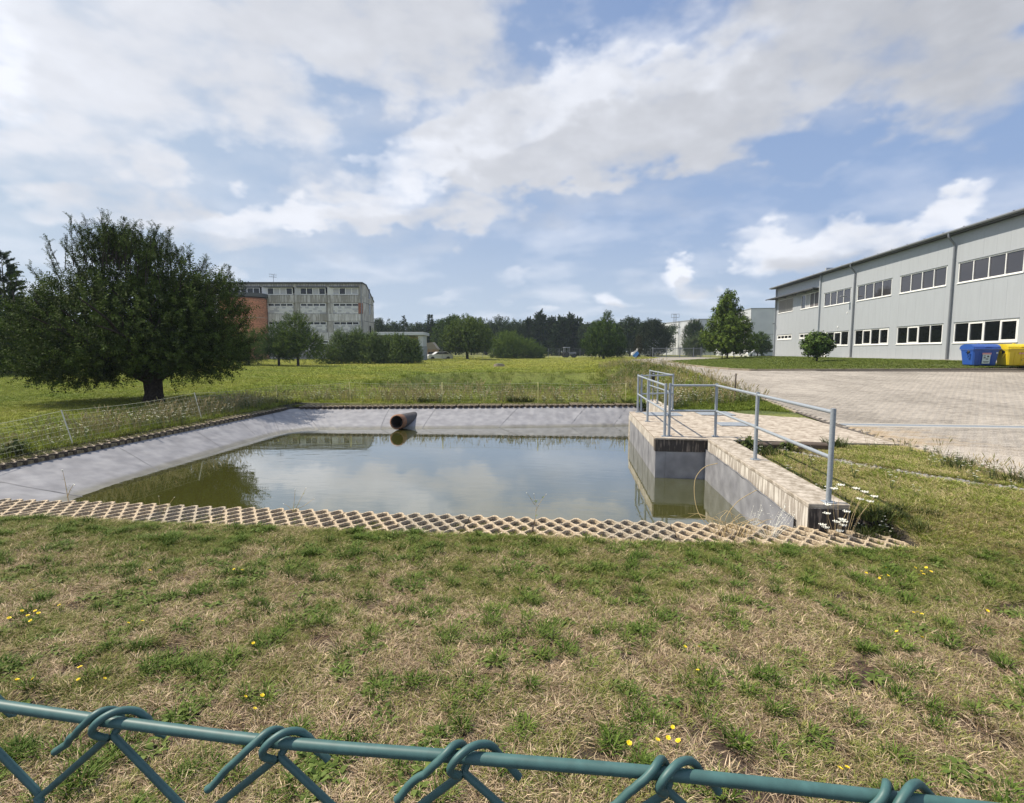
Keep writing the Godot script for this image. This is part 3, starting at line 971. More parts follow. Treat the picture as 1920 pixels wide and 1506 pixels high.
func sheet_over(poly: PackedVector2Array, hf: Callable, step: float) -> MB:
	# the polygon cut along a grid and laid on hf
	var mb := MB.new()
	var lo := Vector2(1e9, 1e9)
	var hi := -lo
	for p in poly:
		lo = lo.min(p)
		hi = hi.max(p)
	var x := lo.x
	while x < hi.x:
		var z := lo.y
		while z < hi.y:
			var cell := PackedVector2Array([Vector2(x, z), Vector2(x + step, z), Vector2(x + step, z + step), Vector2(x, z + step)])
			for piece in Geometry2D.intersect_polygons(poly, cell):
				var idx := Geometry2D.triangulate_polygon(piece)
				for i in range(0, idx.size(), 3):
					var q: Array[Vector3] = []
					for k in 3:
						var p: Vector2 = piece[idx[i + k]]
						q.append(Vector3(p.x, hf.call(p.x, p.y), p.y))
					mb.ftri(q[0], q[1], q[2], Vector3.UP)
			z += step
		x += step
	return mb

func yard() -> void:
	var bed := sheet_over(PackedVector2Array([Vector2(6.45, 8.0), Vector2(42.0, 8.0), Vector2(42.0, -34.6), Vector2(25.0, -34.6), Vector2(11.4, -60.0), Vector2(6.45, -60.0)]), func(_x: float, z: float) -> float: return yard_h(z) - 0.016, 1.0)
	tag(obj("yard_bed", bed, M.sand_bed), "sandy joints under the paved works yard", "", "", "structure")
	var road := sheet_over(road_poly(), func(_x: float, z: float) -> float: return yard_h(z) - 0.002, 4.0)
	tag(obj("road", road, M.far_paving), "pale paved road curving away to the gate", "", "", "structure")
	# pavers: singly where they show largest, then joined
	var meshes := [paver_mesh(0.0), paver_mesh(0.0015), paver_mesh(-0.001)]
	var holder := Node3D.new()
	holder.name = "yard_paving"
	add_child(holder, true)
	tag(holder, "beige interlocking concrete paving of the works yard", "", "", "structure")
	var near := []
	var far := []
	var row := 0
	var pitch := 0.1425
	var z := 1.0
	while z > -60.0:
		var x := 6.66 + (0.1 if row % 2 else 0.0)
		var xmax := minf(34.0, 0.80 * -z + 3.0)
		if z < -29.6:
			xmax = minf(xmax, 13.0)
		while x < xmax:
			var drain := absf(z + 13.9) < 0.33
			if not drain and not (z < -29.4 and in_strip(x, z)):
				var k := clampf(0.5 + 0.35 * nz.get_noise_2d(x * 0.5, z * 0.5) + rf(-0.28, 0.28), 0, 1)
				k = clampf(k + 0.55 * nz2.get_noise_2d(x * 0.16 + 8.0, z * 0.16) - 0.28 * smoothstep(0.22, 0.0, absf(absf(x - 13.0 - 0.12 * z + sin(z * 0.11) * 1.5) - 0.8)), 0.0, 1.0)
				var c := Color(0.32, 0.295, 0.26).lerp(Color(0.56, 0.52, 0.465), k)
				if x < 8.2 and z > -13.4 and z < -8.0:
					c = c.lerp(Color(0.50, 0.36, 0.19), clampf(0.55 - 0.3 * (x - 6.4) + 0.5 * nz.get_noise_2d(x * 2.0, z * 2.0), 0.0, 0.7))
				var slope := (yard_h(z - 0.07) - yard_h(z + 0.07)) / 0.14
				var xf := Transform3D(Basis(Vector3.RIGHT, slope), Vector3(x, yard_h(z) + rf(-0.003, 0.003), z)).rotated_local(Vector3.UP, rf(-0.012, 0.012))
				xf = xf.rotated_local(Vector3.RIGHT, rf(-0.012, 0.012))
				if x < -z * 0.79 + 0.2 and z < -7.9 and z > -13.2 and near.size() < 290 and x < 6.4 + (-z - 7.2) * 0.66 and z > -10.9:
					near.append([xf, c])
				else:
					far.append([xf, c])
			x += 0.2
		z -= pitch
		row += 1
	var tints := []
	for i in 6:
		var m: StandardMaterial3D = M.paver.duplicate()
		m.vertex_color_use_as_albedo = false
		m.albedo_color = Color(0.34, 0.30, 0.25).lerp(Color(0.55, 0.505, 0.445), i / 5.0).linear_to_srgb()
		tints.append(m)
	for e in near:
		var o := obj("paver", meshes[rng.randi() % 3], tints[clampi(int((e[1].r - 0.30) / 0.2 * 6.0), 0, 5)], holder)
		o.transform = e[0]
	var xs := []
	var cs := []
	for e in far:
		xs.append(e[0])
		cs.append(e[1])
	tag(multi("paver_field", meshes[0], M.paver, xs, cs, holder), "", "", "", "stuff")
	# drain across the yard
	var dr := thing("drain_channel", "long grey grated drain channel across the paved yard", "drain", Vector3(6.7, 0, -13.9))
	var s := MB.new()
	s.bx(Vector3(0.02, -0.07, -0.17), Vector3(20.0, -0.012, 0.17))
	obj("channel", s, M.grating, dr)
	for i in 20:
		s = MB.new()
		for k in 22:
			s.bx(Vector3(i + 0.012 + k * 0.0445, -0.012, -0.15), Vector3(i + 0.012 + k * 0.0445 + 0.034, 0.0, 0.15))
		s.bx(Vector3(i + 0.005, -0.012, -0.168), Vector3(i + 0.995, 0.002, -0.15))
		s.bx(Vector3(i + 0.005, -0.012, 0.15), Vector3(i + 0.995, 0.002, 0.168))
		obj("grate", s, M.grating, dr)
	for sd in [-0.235, 0.235]:
		for i in 20:
			s = MB.new()
			s.bx(Vector3(i + 0.004, -0.07, sd - 0.06), Vector3(i + 0.996, 0.004, sd + 0.06), 0.005)
			obj("concrete_edge", s, M.pale_edge, dr)
	# kerbs
	var k1 := Node3D.new()
	k1.name = "yard_kerb"
	add_child(k1, true)
	tag(k1, "flush kerb along the left edge of the yard", "", "", "structure")
	var kz := -1.0
	while kz > -60.0:
		if not (kz < -11.0 and kz > -16.0):
			s = MB.new()
			s.box(Vector3.ZERO, Vector3(0.09, 0.2, 0.985), 0.008)
			var o := obj("kerb_stone", s, M.kerb, k1, Vector3(6.47 + rf(-0.006, 0.006), yard_h(kz - 0.5) - 0.092 + rf(-0.006, 0.006), kz - 0.5))
			o.rotation.x = (yard_h(kz - 1.0) - yard_h(kz))
		kz -= 1.0
	var k2 := Node3D.new()
	k2.name = "strip_kerb"
	add_child(k2, true)
	tag(k2, "low kerb round the grass strip beside the works hall", "", "", "structure")
	var sp := strip_poly()
	for i in range(-2, 9):
		var p: Vector2 = sp[(i + sp.size()) % sp.size()]
		var q: Vector2 = sp[(i + 1 + sp.size()) % sp.size()]
		var nseg := maxi(1, int(p.distance_to(q)))
		for j in nseg:
			var a := p.lerp(q, float(j) / nseg)
			var b := p.lerp(q, float(j + 1) / nseg)
			var mid := (a + b) * 0.5
			s = MB.new()
			s.box(Vector3.ZERO, Vector3(0.10, 0.24, a.distance_to(b) - 0.012), 0.01)
			var o := obj("kerb_stone", s, M.kerb, k2, Vector3(mid.x, yard_h(mid.y) - 0.03, mid.y))
			o.rotation.y = atan2(b.x - a.x, b.y - a.y)
	var lawn := sheet_over(sp, lawn_h, 2.0)
	for i in lawn.v.size():
		var n := nz.get_noise_2d(lawn.v[i].x * 0.3, lawn.v[i].z * 0.3)
		lawn.c[i] = Color(0.12, 0.17, 0.032).lerp(Color(0.19, 0.21, 0.05), clampf(0.4 + n, 0, 1))
	tag(obj("grass_strip", lawn, M.soil), "mown grass strip between the yard and the works hall", "", "", "structure")
	# gravel in the shallow ditch of the right lawn, and old sleepers
	var gx := []
	var gc := []
	var gm := MB.new()
	gm.ball(Vector3.ZERO, Vector3(1.0, 0.6, 0.8), 3, 5)
	var path: Array = GRAVEL
	for i in 900:
		var f := rf(0, 4.999)
		if nz2.get_noise_1d(f * 3.1) < -0.18:
			continue
		var a: Vector2 = path[int(f)].lerp(path[int(f) + 1], f - int(f))
		a += Vector2(rf(-1, 1), rf(-1, 1)) * rf(0.0, 0.17)
		var sz := rf(0.012, 0.034)
		gx.append(Transform3D(Basis.from_euler(Vector3(rf(-0.4, 0.4), rf(0, TAU), rf(-0.4, 0.4))).scaled(Vector3.ONE * sz), Vector3(a.x, ground_h(a.x, a.y) + sz * 0.35, a.y)))
		var g := rf(0.10, 0.34)
		gc.append(Color(g, g * 0.97, g * 0.92))
	tag(multi("gravel", gm.mesh(), M.stone, gx, gc), "grey gravel in a shallow strip through the right lawn", "", "", "stuff")
	for p in [[3.95, -10.82, 0.62, 0.10, "dark old timber block lying against the platform edge, the left one"], [4.62, -10.62, 0.50, -0.25, "dark old timber block beside the gravel, the right one"]]:
		var b := thing("timber_block", p[4], "timber", Vector3(p[0], ground_h(p[0], p[1]), p[1]), p[3])
		s = MB.new()
		s.box(Vector3(0, 0.05, 0), Vector3(p[2], 0.17, 0.2), 0.02, Basis(Vector3(1, 0.1, 0.3).normalized(), 0.08))
		obj("block", s, M.old_wood, b)

# ---------------------------------------------------------------- buildings
# a window in a wall: x runs along the wall, y up, z out of it
func window(parent: Node, at: Vector3, bs: Basis, w: float, h: float, panes: int, glass: Array, fr := 0.06, sashes := [], sill := true, depth := 0.07) -> MeshInstance3D:
	var f := MB.new()
	f.bx(Vector3(0, 0, -depth), Vector3(w, fr, 0))
	f.bx(Vector3(0, h - fr, -depth), Vector3(w, h, 0))
	var pw := (w - fr) / panes
	for i in panes + 1:
		f.bx(Vector3(i * pw, fr, -depth), Vector3(i * pw + fr, h - fr, -0.002))
	for i in sashes:
		var x0: float = i * pw + fr
		var x1: float = (i + 1) * pw
		var e := fr * 0.9
		f.bx(Vector3(x0, fr, -depth), Vector3(x0 + e, h - fr, 0.012))
		f.bx(Vector3(x1 - e, fr, -depth), Vector3(x1, h - fr, 0.012))
		f.bx(Vector3(x0 + e, fr, -depth), Vector3(x1 - e, fr + e, 0.012))
		f.bx(Vector3(x0 + e, h - fr - e, -depth), Vector3(x1 - e, h - fr, 0.012))
	var o := obj("window", f, M.white_frame, parent)
	o.transform = Transform3D(bs, at)
	for i in panes:
		var g := MB.new()
		var e := fr * 0.9 if sashes.has(i) else 0.0
		g.bx(Vector3(i * pw + fr + e, fr + e, -depth + 0.005), Vector3((i + 1) * pw - e, h - fr - e, -depth + 0.022))
		var gl := obj("pane", g, glass[i % glass.size()], o)
		gl.rotation.y = rf(-0.004, 0.004)
	if sill:
		var s := MB.new()
		s.bx(Vector3(-0.05, -0.045, -0.05), Vector3(w + 0.05, -0.004, 0.06))
		obj("sill", s, M.white_frame, o)
		s = MB.new()
		s.bx(Vector3(-0.05, h + 0.003, -0.05), Vector3(w + 0.05, h + 0.03, 0.045))
		obj("drip_edge", s, M.gutter, o)
	return o

func panel_wall(parent: Node, x: float, edges: Array, y0: float, ytop: float, openings: Array) -> void:
	for i in edges.size() - 1:
		var a: float = edges[i] + 0.0015
		var b: float = edges[i + 1] - 0.0015
		var mid := (a + b) * 0.5
		var cuts := [[y0, y0]]
		for o in openings:
			if mid > o[0] and mid < o[1]:
				cuts.append([o[2], o[3]])
		cuts.append([ytop, ytop])
		cuts.sort_custom(func(p, q): return p[0] < q[0])
		for k in cuts.size() - 1:
			var lo: float = cuts[k][1]
			var hi: float = cuts[k + 1][0]
			if hi - lo < 0.02:
				continue
			var m := MB.new()
			m.bx(Vector3(x + rf(-0.0015, 0.0015), lo, a), Vector3(x + 0.08, hi, b), 0.006)
			obj("panel", m, M.cladding, parent)

func factory() -> void:
	var t := thing("works_hall", "long pale grey sheet-clad works hall with two rows of strip windows", "factory building", Vector3(25.0, 1.2, -57.5))
	var s := MB.new()
	var zend := 37.3
	s.bx(Vector3(0.10, -0.8, 0.0), Vector3(28.0, 8.25, zend))
	s.bx(Vector3(0.30, -0.8, -12.15), Vector3(28.0, 8.25, 0.0))
	obj("core", s, M.cladding_dark, t)
	# cladding
	var edges := [0.02]
	var op := []
	for k in 6:
		var z0 := 0.7 + 6.18 * k
		for j in 6:
			edges.append(z0 + j * 1.02)
		op.append([z0, z0 + 5.1, 1.15 if k > 0 else 1.15, 2.47])
		op.append([z0, z0 + 5.1, 5.0, 6.32])
	op[0] = [0.7 + 1.02, 0.7 + 5.1, 1.15, 2.47]
	op.append([0.7, 0.7 + 1.02, 0.0, 2.47])
	edges.append(zend)
	panel_wall(t, 0.0, edges, -0.02, 8.2, op)
	var e2 := [-12.15]
	for z in [-11.6, -10.52, -9.45, -8.37, -7.3, -6.25, -5.2, -4.12, -3.05, -1.98, -0.9, -0.01]:
		e2.append(z)
	var op2 := [[-11.6, -7.3, 5.2, 6.75], [-5.2, -0.9, 5.2, 6.75], [-11.6, -7.3, 2.0, 2.58], [-5.2, -0.9, 2.0, 2.58]]
	panel_wall(t, 0.20, e2, -0.02, 8.2, op2)
	s = MB.new()
	s.bx(Vector3(0.0, -0.8, -12.23), Vector3(28.0, 8.2, -12.155))
	obj("end_wall", s, M.cladding, t)
	s = MB.new()
	s.bx(Vector3(-0.16, -0.3, -0.16), Vector3(0.19, 8.18, 0.015), 0.01)
	obj("corner_post", s, M.cladding, t)
	s = MB.new()
	s.bx(Vector3(-0.03, -0.8, 0.02), Vector3(0.09, -0.025, zend))
	obj("plinth", s, M.concrete, t)
	s = MB.new()
	s.bx(Vector3(0.16, -0.8, -12.2), Vector3(0.28, -0.025, -0.17))
	obj("plinth", s, M.concrete, t)
	# windows
	var bs := Basis(Vector3(0, 0, 1), Vector3.UP, Vector3(-1, 0, 0))
	for k in 6:
		var z0 := 0.7 + 6.18 * k
		if k == 0:
			window(t, Vector3(0.012, 1.15, z0 + 1.02), bs, 4.08, 1.32, 3, [M.glass_dark], 0.075, [1])
			var d := MB.new()
			d.bx(Vector3(0.0, -0.02, z0), Vector3(0.06, 2.47, z0 + 1.02), 0.01)
			var dr := obj("door", d, M.white_frame, t)
			d = MB.new()
			d.bx(Vector3(-0.006, 1.5, z0 + 0.13), Vector3(0.02, 2.37, z0 + 0.9))
			d.bx(Vector3(-0.006, 1.12, z0 + 0.13), Vector3(0.02, 1.38, z0 + 0.9))
			obj("pane", d, M.glass_dark, dr)
			d = MB.new()
			d.box(Vector3(-0.04, 1.02, z0 + 0.93), Vector3(0.05, 0.025, 0.12), 0.006)
			obj("handle", d, M.steel, dr)
		else:
			window(t, Vector3(0.012, 1.15, z0), bs, 5.1, 1.32, 4, [M.glass_dark], 0.075, [1, 3] if k >= 3 else [[2], [3, 1], [1]][k % 3])
		window(t, Vector3(0.012, 5.0, z0), bs, 5.1, 1.32, 4, [M.glass_sky], 0.065, [])
	window(t, Vector3(0.212, 2.0, -11.6), bs, 4.3, 0.58, 4, [M.glass_dark], 0.15, [])
	window(t, Vector3(0.212, 2.0, -5.2), bs, 4.3, 0.58, 4, [M.glass_dark], 0.15, [])
	window(t, Vector3(0.212, 5.2, -5.2), bs, 4.3, 1.55, 4, [M.glass_sky, M.blind, M.shutter, M.shutter], 0.075, [])
	var wb := window(t, Vector3(0.212, 5.2, -11.6), bs, 4.3, 1.55, 2, [M.blind], 0.06, [])
	s = MB.new()
	for i in 26:
		s.box(Vector3(2.15, 0.08 + i * 0.056, 0.014), Vector3(4.14, 0.046, 0.006), 0.0, Basis(Vector3.RIGHT, 0.5))
	obj("blind", s, M.gutter, wb)
	# canopy over the annex windows
	s = MB.new()
	s.bx(Vector3(-0.75, 6.98, -13.4), Vector3(0.20, 7.04, -0.2))
	s.bx(Vector3(-0.76, 6.93, -13.4), Vector3(-0.70, 7.05, -0.2))
	obj("canopy", s, M.roof_dark, t)
	s = MB.new()
	for z in [-11.9, -9.4, -6.6, -4.0, -1.2]:
		s.bx(Vector3(-0.7, 6.86, z - 0.03), Vector3(0.2, 6.975, z + 0.03))
	obj("canopy_bracket", s, M.gutter, t)
	# roof, gutter and downpipes
	s = MB.new()
	var rp := PackedVector2Array([Vector2(-0.45, 8.21), Vector2(28.3, 9.6), Vector2(28.3, 9.8), Vector2(-0.45, 8.40)])
	s.extrude(rp, Transform3D(Basis.IDENTITY, Vector3(0, 0, -12.7)), zend + 13.2)
	obj("roof", s, M.roof_dark, t)
	s = MB.new()
	s.bx(Vector3(0.4, 8.5, -0.4), Vector3(26.0, 8.95, -0.1))
	obj("parapet", s, M.cladding, t)
	s = MB.new()
	s.tube([Vector3(-0.52, 8.33, -12.75), Vector3(-0.52, 8.33, zend + 0.5)], 0.085, 10)
	obj("gutter", s, M.gutter, t)
	s = MB.new()
	for i in 26:
		s.bx(Vector3(-0.62, 8.40, -12.0 + i * 1.9), Vector3(-0.42, 8.425, -11.96 + i * 1.9))
	obj("gutter_bracket", s, M.gutter, t)
	for z in [6.55, 18.9, 31.25]:
		s = MB.new()
		s.tube([Vector3(-0.52, 8.3, z), Vector3(-0.52, 8.08, z), Vector3(-0.45, 7.95, z), Vector3(-0.16, 7.62, z), Vector3(-0.11, 7.45, z), Vector3(-0.11, 0.3, z), Vector3(-0.11, -0.15, z)], 0.068, 10)
		for y in [6.6, 4.6, 2.6, 0.7]:
			s.tube([Vector3(-0.11, y, z), Vector3(-0.11, y + 0.05, z)], 0.078, 10)
		obj("downpipe", s, M.gutter, t)
		s = MB.new()
		s.bx(Vector3(-0.35, -0.25, z - 0.25), Vector3(-0.03, 0.06, z + 0.25), 0.02)
		obj("drain_block", s, M.concrete, t)
	s = MB.new()
	s.tube([Vector3(0.19, 8.0, -0.45), Vector3(0.07, 7.6, -0.32), Vector3(0.07, -0.1, -0.32)], 0.06, 8)
	obj("downpipe", s, M.gutter, t)
	# wall lamp and small fittings
	s = MB.new()
	s.tube([Vector3(0, 5.45, 5.72), Vector3(-0.45, 5.52, 5.72)], 0.025, 6)
	s.box(Vector3(-0.62, 5.54, 5.72), Vector3(0.5, 0.1, 0.24), 0.03)
	obj("wall_lamp", s, M.gutter, t)
	s = MB.new()
	s.box(Vector3(-0.15, 4.0, -11.95), Vector3(0.3, 0.12, 0.12), 0.02)
	obj("camera_box", s, M.gutter, t)
	for p in [[3.8, 2.9, "vent"], [5.4, 4.1, "vent"]]:
		s = MB.new()
		s.box(Vector3(-0.02, p[1], p[0]), Vector3(0.06, 0.14, 0.14), 0.01)
		obj(p[2], s, M.white_frame, t)
	# footpath by the wall
	s = MB.new()
	s.bx(Vector3(24.35, 1.05, -69.5), Vector3(24.98, 1.225, -20.5), 0.01)
	tag(obj("footpath", s, M.kerb), "narrow pale concrete path along the foot of the works hall", "", "", "structure")

func old_block() -> void:
	var t := thing("concrete_block", "unfinished four-storey grey concrete block with strip windows and a red brick tower", "building", Vector3(HFW.x * 91.0, 0.0, HFW.z * 91.0), YAW)
	var s := MB.new()
	var L := -58.0
	var R := -25.1
	s.bx(Vector3(L, -1.0, -6.9), Vector3(R - 0.02, 11.6, -0.25))
	obj("core", s, M.old_concrete, t)
	# side wall with its sloping top
	s = MB.new()
	s.extrude(PackedVector2Array([Vector2(0.0, -1.0), Vector2(0.0, 13.1), Vector2(-2.2, 13.0), Vector2(-6.95, 10.6), Vector2(-6.95, -1.0)]), Transform3D(Basis(Vector3(0, 0, 1), Vector3.UP, Vector3(-1, 0, 0)), Vector3(R, 0, 0)), 0.3)
	obj("side_wall", s, M.old_concrete, t)
	s = MB.new()
	for y in [3.4, 6.9, 10.0]:
		s.bx(Vector3(R + 0.003, y, -6.9), Vector3(R + 0.02, y + 0.08, -0.05))
	s.bx(Vector3(R + 0.003, -0.5, -3.5), Vector3(R + 0.02, 12.2, -3.42))
	obj("side_joint", s, M.dark_cap, t)
	for y in [8.3, 4.6, 11.0]:
		s = MB.new()
		s.bx(Vector3(R + 0.003, y, -4.6), Vector3(R + 0.03, y + 1.7, -3.8))
		obj("side_window", s, M.glass_dark, t)
	# roof edge
	s = MB.new()
	s.extrude(PackedVector2Array([Vector2(0.35, 13.12), Vector2(0.35, 13.36), Vector2(-2.3, 13.26), Vector2(-7.2, 10.8), Vector2(-7.2, 10.62), Vector2(-2.2, 13.05)]), Transform3D(Basis(Vector3(0, 0, 1), Vector3.UP, Vector3(-1, 0, 0)), Vector3(R + 0.08, 0, 0)), 33.0)
	obj("roof", s, M.dark_cap, t)
	# front, bay by bay
	var bs := Basis.IDENTITY
	var pitch := 5.52
	for k in 6:
		var x0 := -30.35 - pitch * k
		var wx0 := x0 + 0.18
		var ww := 4.3
		var pa := x0 - 0.72
		# top window row
		s = MB.new()
		s.bx(Vector3(pa, 12.55, -0.2), Vector3(pa + pitch - 0.03, 13.1, 0.0), 0.01)
		obj("lintel_panel", s, M.old_concrete, t)
		s = MB.new()
		s.bx(Vector3(x0 - 0.3, 12.5, 0.003), Vector3(x0 + 4.6, 12.66, 0.28))
		obj("shade_board", s, M.roof_dark, t)
		var gl: Array = [[M.blind, M.glass_dark, M.blind, M.blind], [M.glass_dark, M.glass_dark, M.blind, M.glass_dark], [M.glass_dark, M.blind, M.blind, M.glass_dark], [M.glass_dark], [M.glass_dark], [M.glass_dark]][k]
		window(t, Vector3(wx0, 11.3, -0.06), bs, ww, 1.16, 4, gl, 0.1, [], false, 0.1)
		s = MB.new()
		s.bx(Vector3(pa + 0.02, 11.25, -0.2), Vector3(wx0 - 0.02, 12.54, -0.015), 0.01)
		obj("pier", s, M.block_grey if k % 2 else M.block, t)
		# panel band, then blocked-up windows
		s = MB.new()
		s.bx(Vector3(pa, 9.95, -0.2), Vector3(pa + pitch - 0.04, 11.22, 0.03), 0.02)
		obj("concrete_panel", s, M.old_panel, t)
		window(t, Vector3(wx0, 9.34, -0.06), bs, ww, 0.54, 4, [M.glass_dark], 0.09, [], false, 0.1)
		# block infill, each course a strip of blocks
		for row in 4:
			var bx0 := wx0 - 0.02
			var bi := 0
			while bx0 < wx0 + ww:
				var bw := minf(0.55, wx0 + ww - bx0) if (bi > 0 or row % 2 == 0) else 0.28
				s = MB.new()
				s.bx(Vector3(bx0 + 0.012, 8.16 + row * 0.29, -0.2), Vector3(bx0 + bw - 0.012, 8.16 + row * 0.29 + 0.275, -0.03 + rf(-0.01, 0.01)))
				obj("block", s, M.block if rng.randf() < 0.72 else M.block_grey, t)
				bx0 += bw
				bi += 1
		s = MB.new()
		s.bx(Vector3(pa + 0.02, 8.13, -0.2), Vector3(wx0 - 0.05, 9.92, 0.0), 0.01)
		obj("pier", s, M.old_panel if k % 2 else M.old_concrete, t)
		s = MB.new()
		s.bx(Vector3(pa, 6.9, -0.2), Vector3(pa + pitch - 0.04, 8.1, 0.03), 0.02)
		obj("concrete_panel", s, M.old_panel if k == 1 else M.old_panel_pale, t)
		window(t, Vector3(wx0, 6.24, -0.06), bs, ww, 0.58, 4, [M.glass_dark], 0.09, [], false, 0.1)
		for row in 4:
			var bx0 := wx0 - 0.02
			var bi := 0
			while bx0 < wx0 + ww and k < 3:
				var bw := minf(0.55, wx0 + ww - bx0) if (bi > 0 or row % 2 == 0) else 0.28
				s = MB.new()
				s.bx(Vector3(bx0 + 0.012, 5.06 + row * 0.29, -0.2), Vector3(bx0 + bw - 0.012, 5.06 + row * 0.29 + 0.275, -0.03 + rf(-0.01, 0.01)))
				obj("block", s, M.block_grey if rng.randf() < 0.8 else M.block, t)
				bx0 += bw
				bi += 1
		s = MB.new()
		s.bx(Vector3(pa + 0.02, 5.03, -0.2), Vector3(wx0 - 0.05, 6.87, 0.0), 0.01)
		obj("pier", s, M.old_concrete, t)
		s = MB.new()
		s.bx(Vector3(pa, 3.75, -0.2), Vector3(pa + pitch - 0.04, 5.0, 0.03), 0.02)
		obj("concrete_panel", s, M.old_panel_pale, t)
		s = MB.new()
		s.bx(Vector3(pa, -0.8, -0.2), Vector3(pa + pitch - 0.04, 3.05, -0.02), 0.02)
		obj("ground_floor_wall", s, M.old_concrete, t)
	window(t, Vector3(-32.2, 3.1, 0.01), bs, 1.15, 0.58, 1, [M.glass_dark], 0.14, [], false)
	s = MB.new()
	s.bx(Vector3(-25.92, 8.13, -0.2), Vector3(-25.15, 9.92, 0.02))
	obj("brick_pier", s, M.brick_pier, t)
	s = MB.new()
	s.bx(Vector3(-25.80, -0.8, -0.2), Vector3(-25.12, 13.08, -0.012))
	obj("corner_column", s, M.old_concrete, t)
	s = MB.new()
	s.tube([Vector3(-25.35, 13.2, 0.14), Vector3(-25.35, 0.0, 0.14)], 0.07, 6)
	obj("downpipe", s, M.gutter, t)
	# brick tower with a rounded corner
	var tw := PackedVector2Array([Vector2(-47.6, 0), Vector2(-47.6, -3.0), Vector2(-43.6, -3.0)])
	for i in 9:
		var a := PI * 0.5 * i / 8.0
		tw.append(Vector2(-43.6 + 2.4 * sin(a), -0.6 - 2.4 * cos(a)))
	tw.append(Vector2(-41.2, 0))
	var up := Transform3D(Basis(Vector3.RIGHT, Vector3(0, 0, -1), Vector3.UP), Vector3(0, -0.8, 0.02))
	s = MB.new()
	s.extrude(tw, up, 11.2, true)
	obj("brick_tower", s, M.red_brick, t)
	var grown := PackedVector2Array()
	for p in tw:
		grown.append(Vector2(p.x + (0.12 if p.x > -44.0 else -0.12), p.y - (0.12 if p.y < 0 else 0.0)))
	for b in [[10.42, 0.14, "brick_band", "brick_pier"], [3.9, 0.16, "brick_band", "mortar_band"], [7.3, 0.14, "brick_band", "mortar_band"]]:
		s = MB.new()
		var small := PackedVector2Array()
		for p in tw:
			small.append(Vector2(p.x + (0.03 if p.x > -44.0 else -0.03), p.y - (0.03 if p.y < 0 else 0.0)))
		s.extrude(small, Transform3D(up.basis, Vector3(0, b[0], 0.02)), b[1], true)
		obj(b[2], s, M[b[3]], t)
	s = MB.new()
	s.extrude(grown, Transform3D(up.basis, Vector3(0, 10.72, 0.02)), 0.62, true)
	obj("tower_cap", s, M.dark_cap, t)
	# aerial on the roof
	var an := thing("roof_aerial", "thin television aerial standing on the roof of the old concrete block", "aerial", Vector3(HFW.x * 91.0, 0.0, HFW.z * 91.0) + HRT * -40.9 + HFW * 2.0 + Vector3(0, 13.2, 0), YAW)
	s = MB.new()
	s.tube([Vector3(0, 0, 0), Vector3(0, 1.75, 0)], 0.035, 5)
	obj("mast", s, M.gutter, an)
	s = MB.new()
	for y in [1.7, 1.3]:
		s.tube([Vector3(-0.75, y + 0.1, 0), Vector3(0.55, y - 0.1, 0)], 0.025, 4)
		for i in 5:
			s.tube([Vector3(-0.6 + i * 0.27, y - 0.12, 0), Vector3(-0.6 + i * 0.27, y + 0.2, 0)], 0.015, 4)
	obj("antenna", s, M.gutter, an)

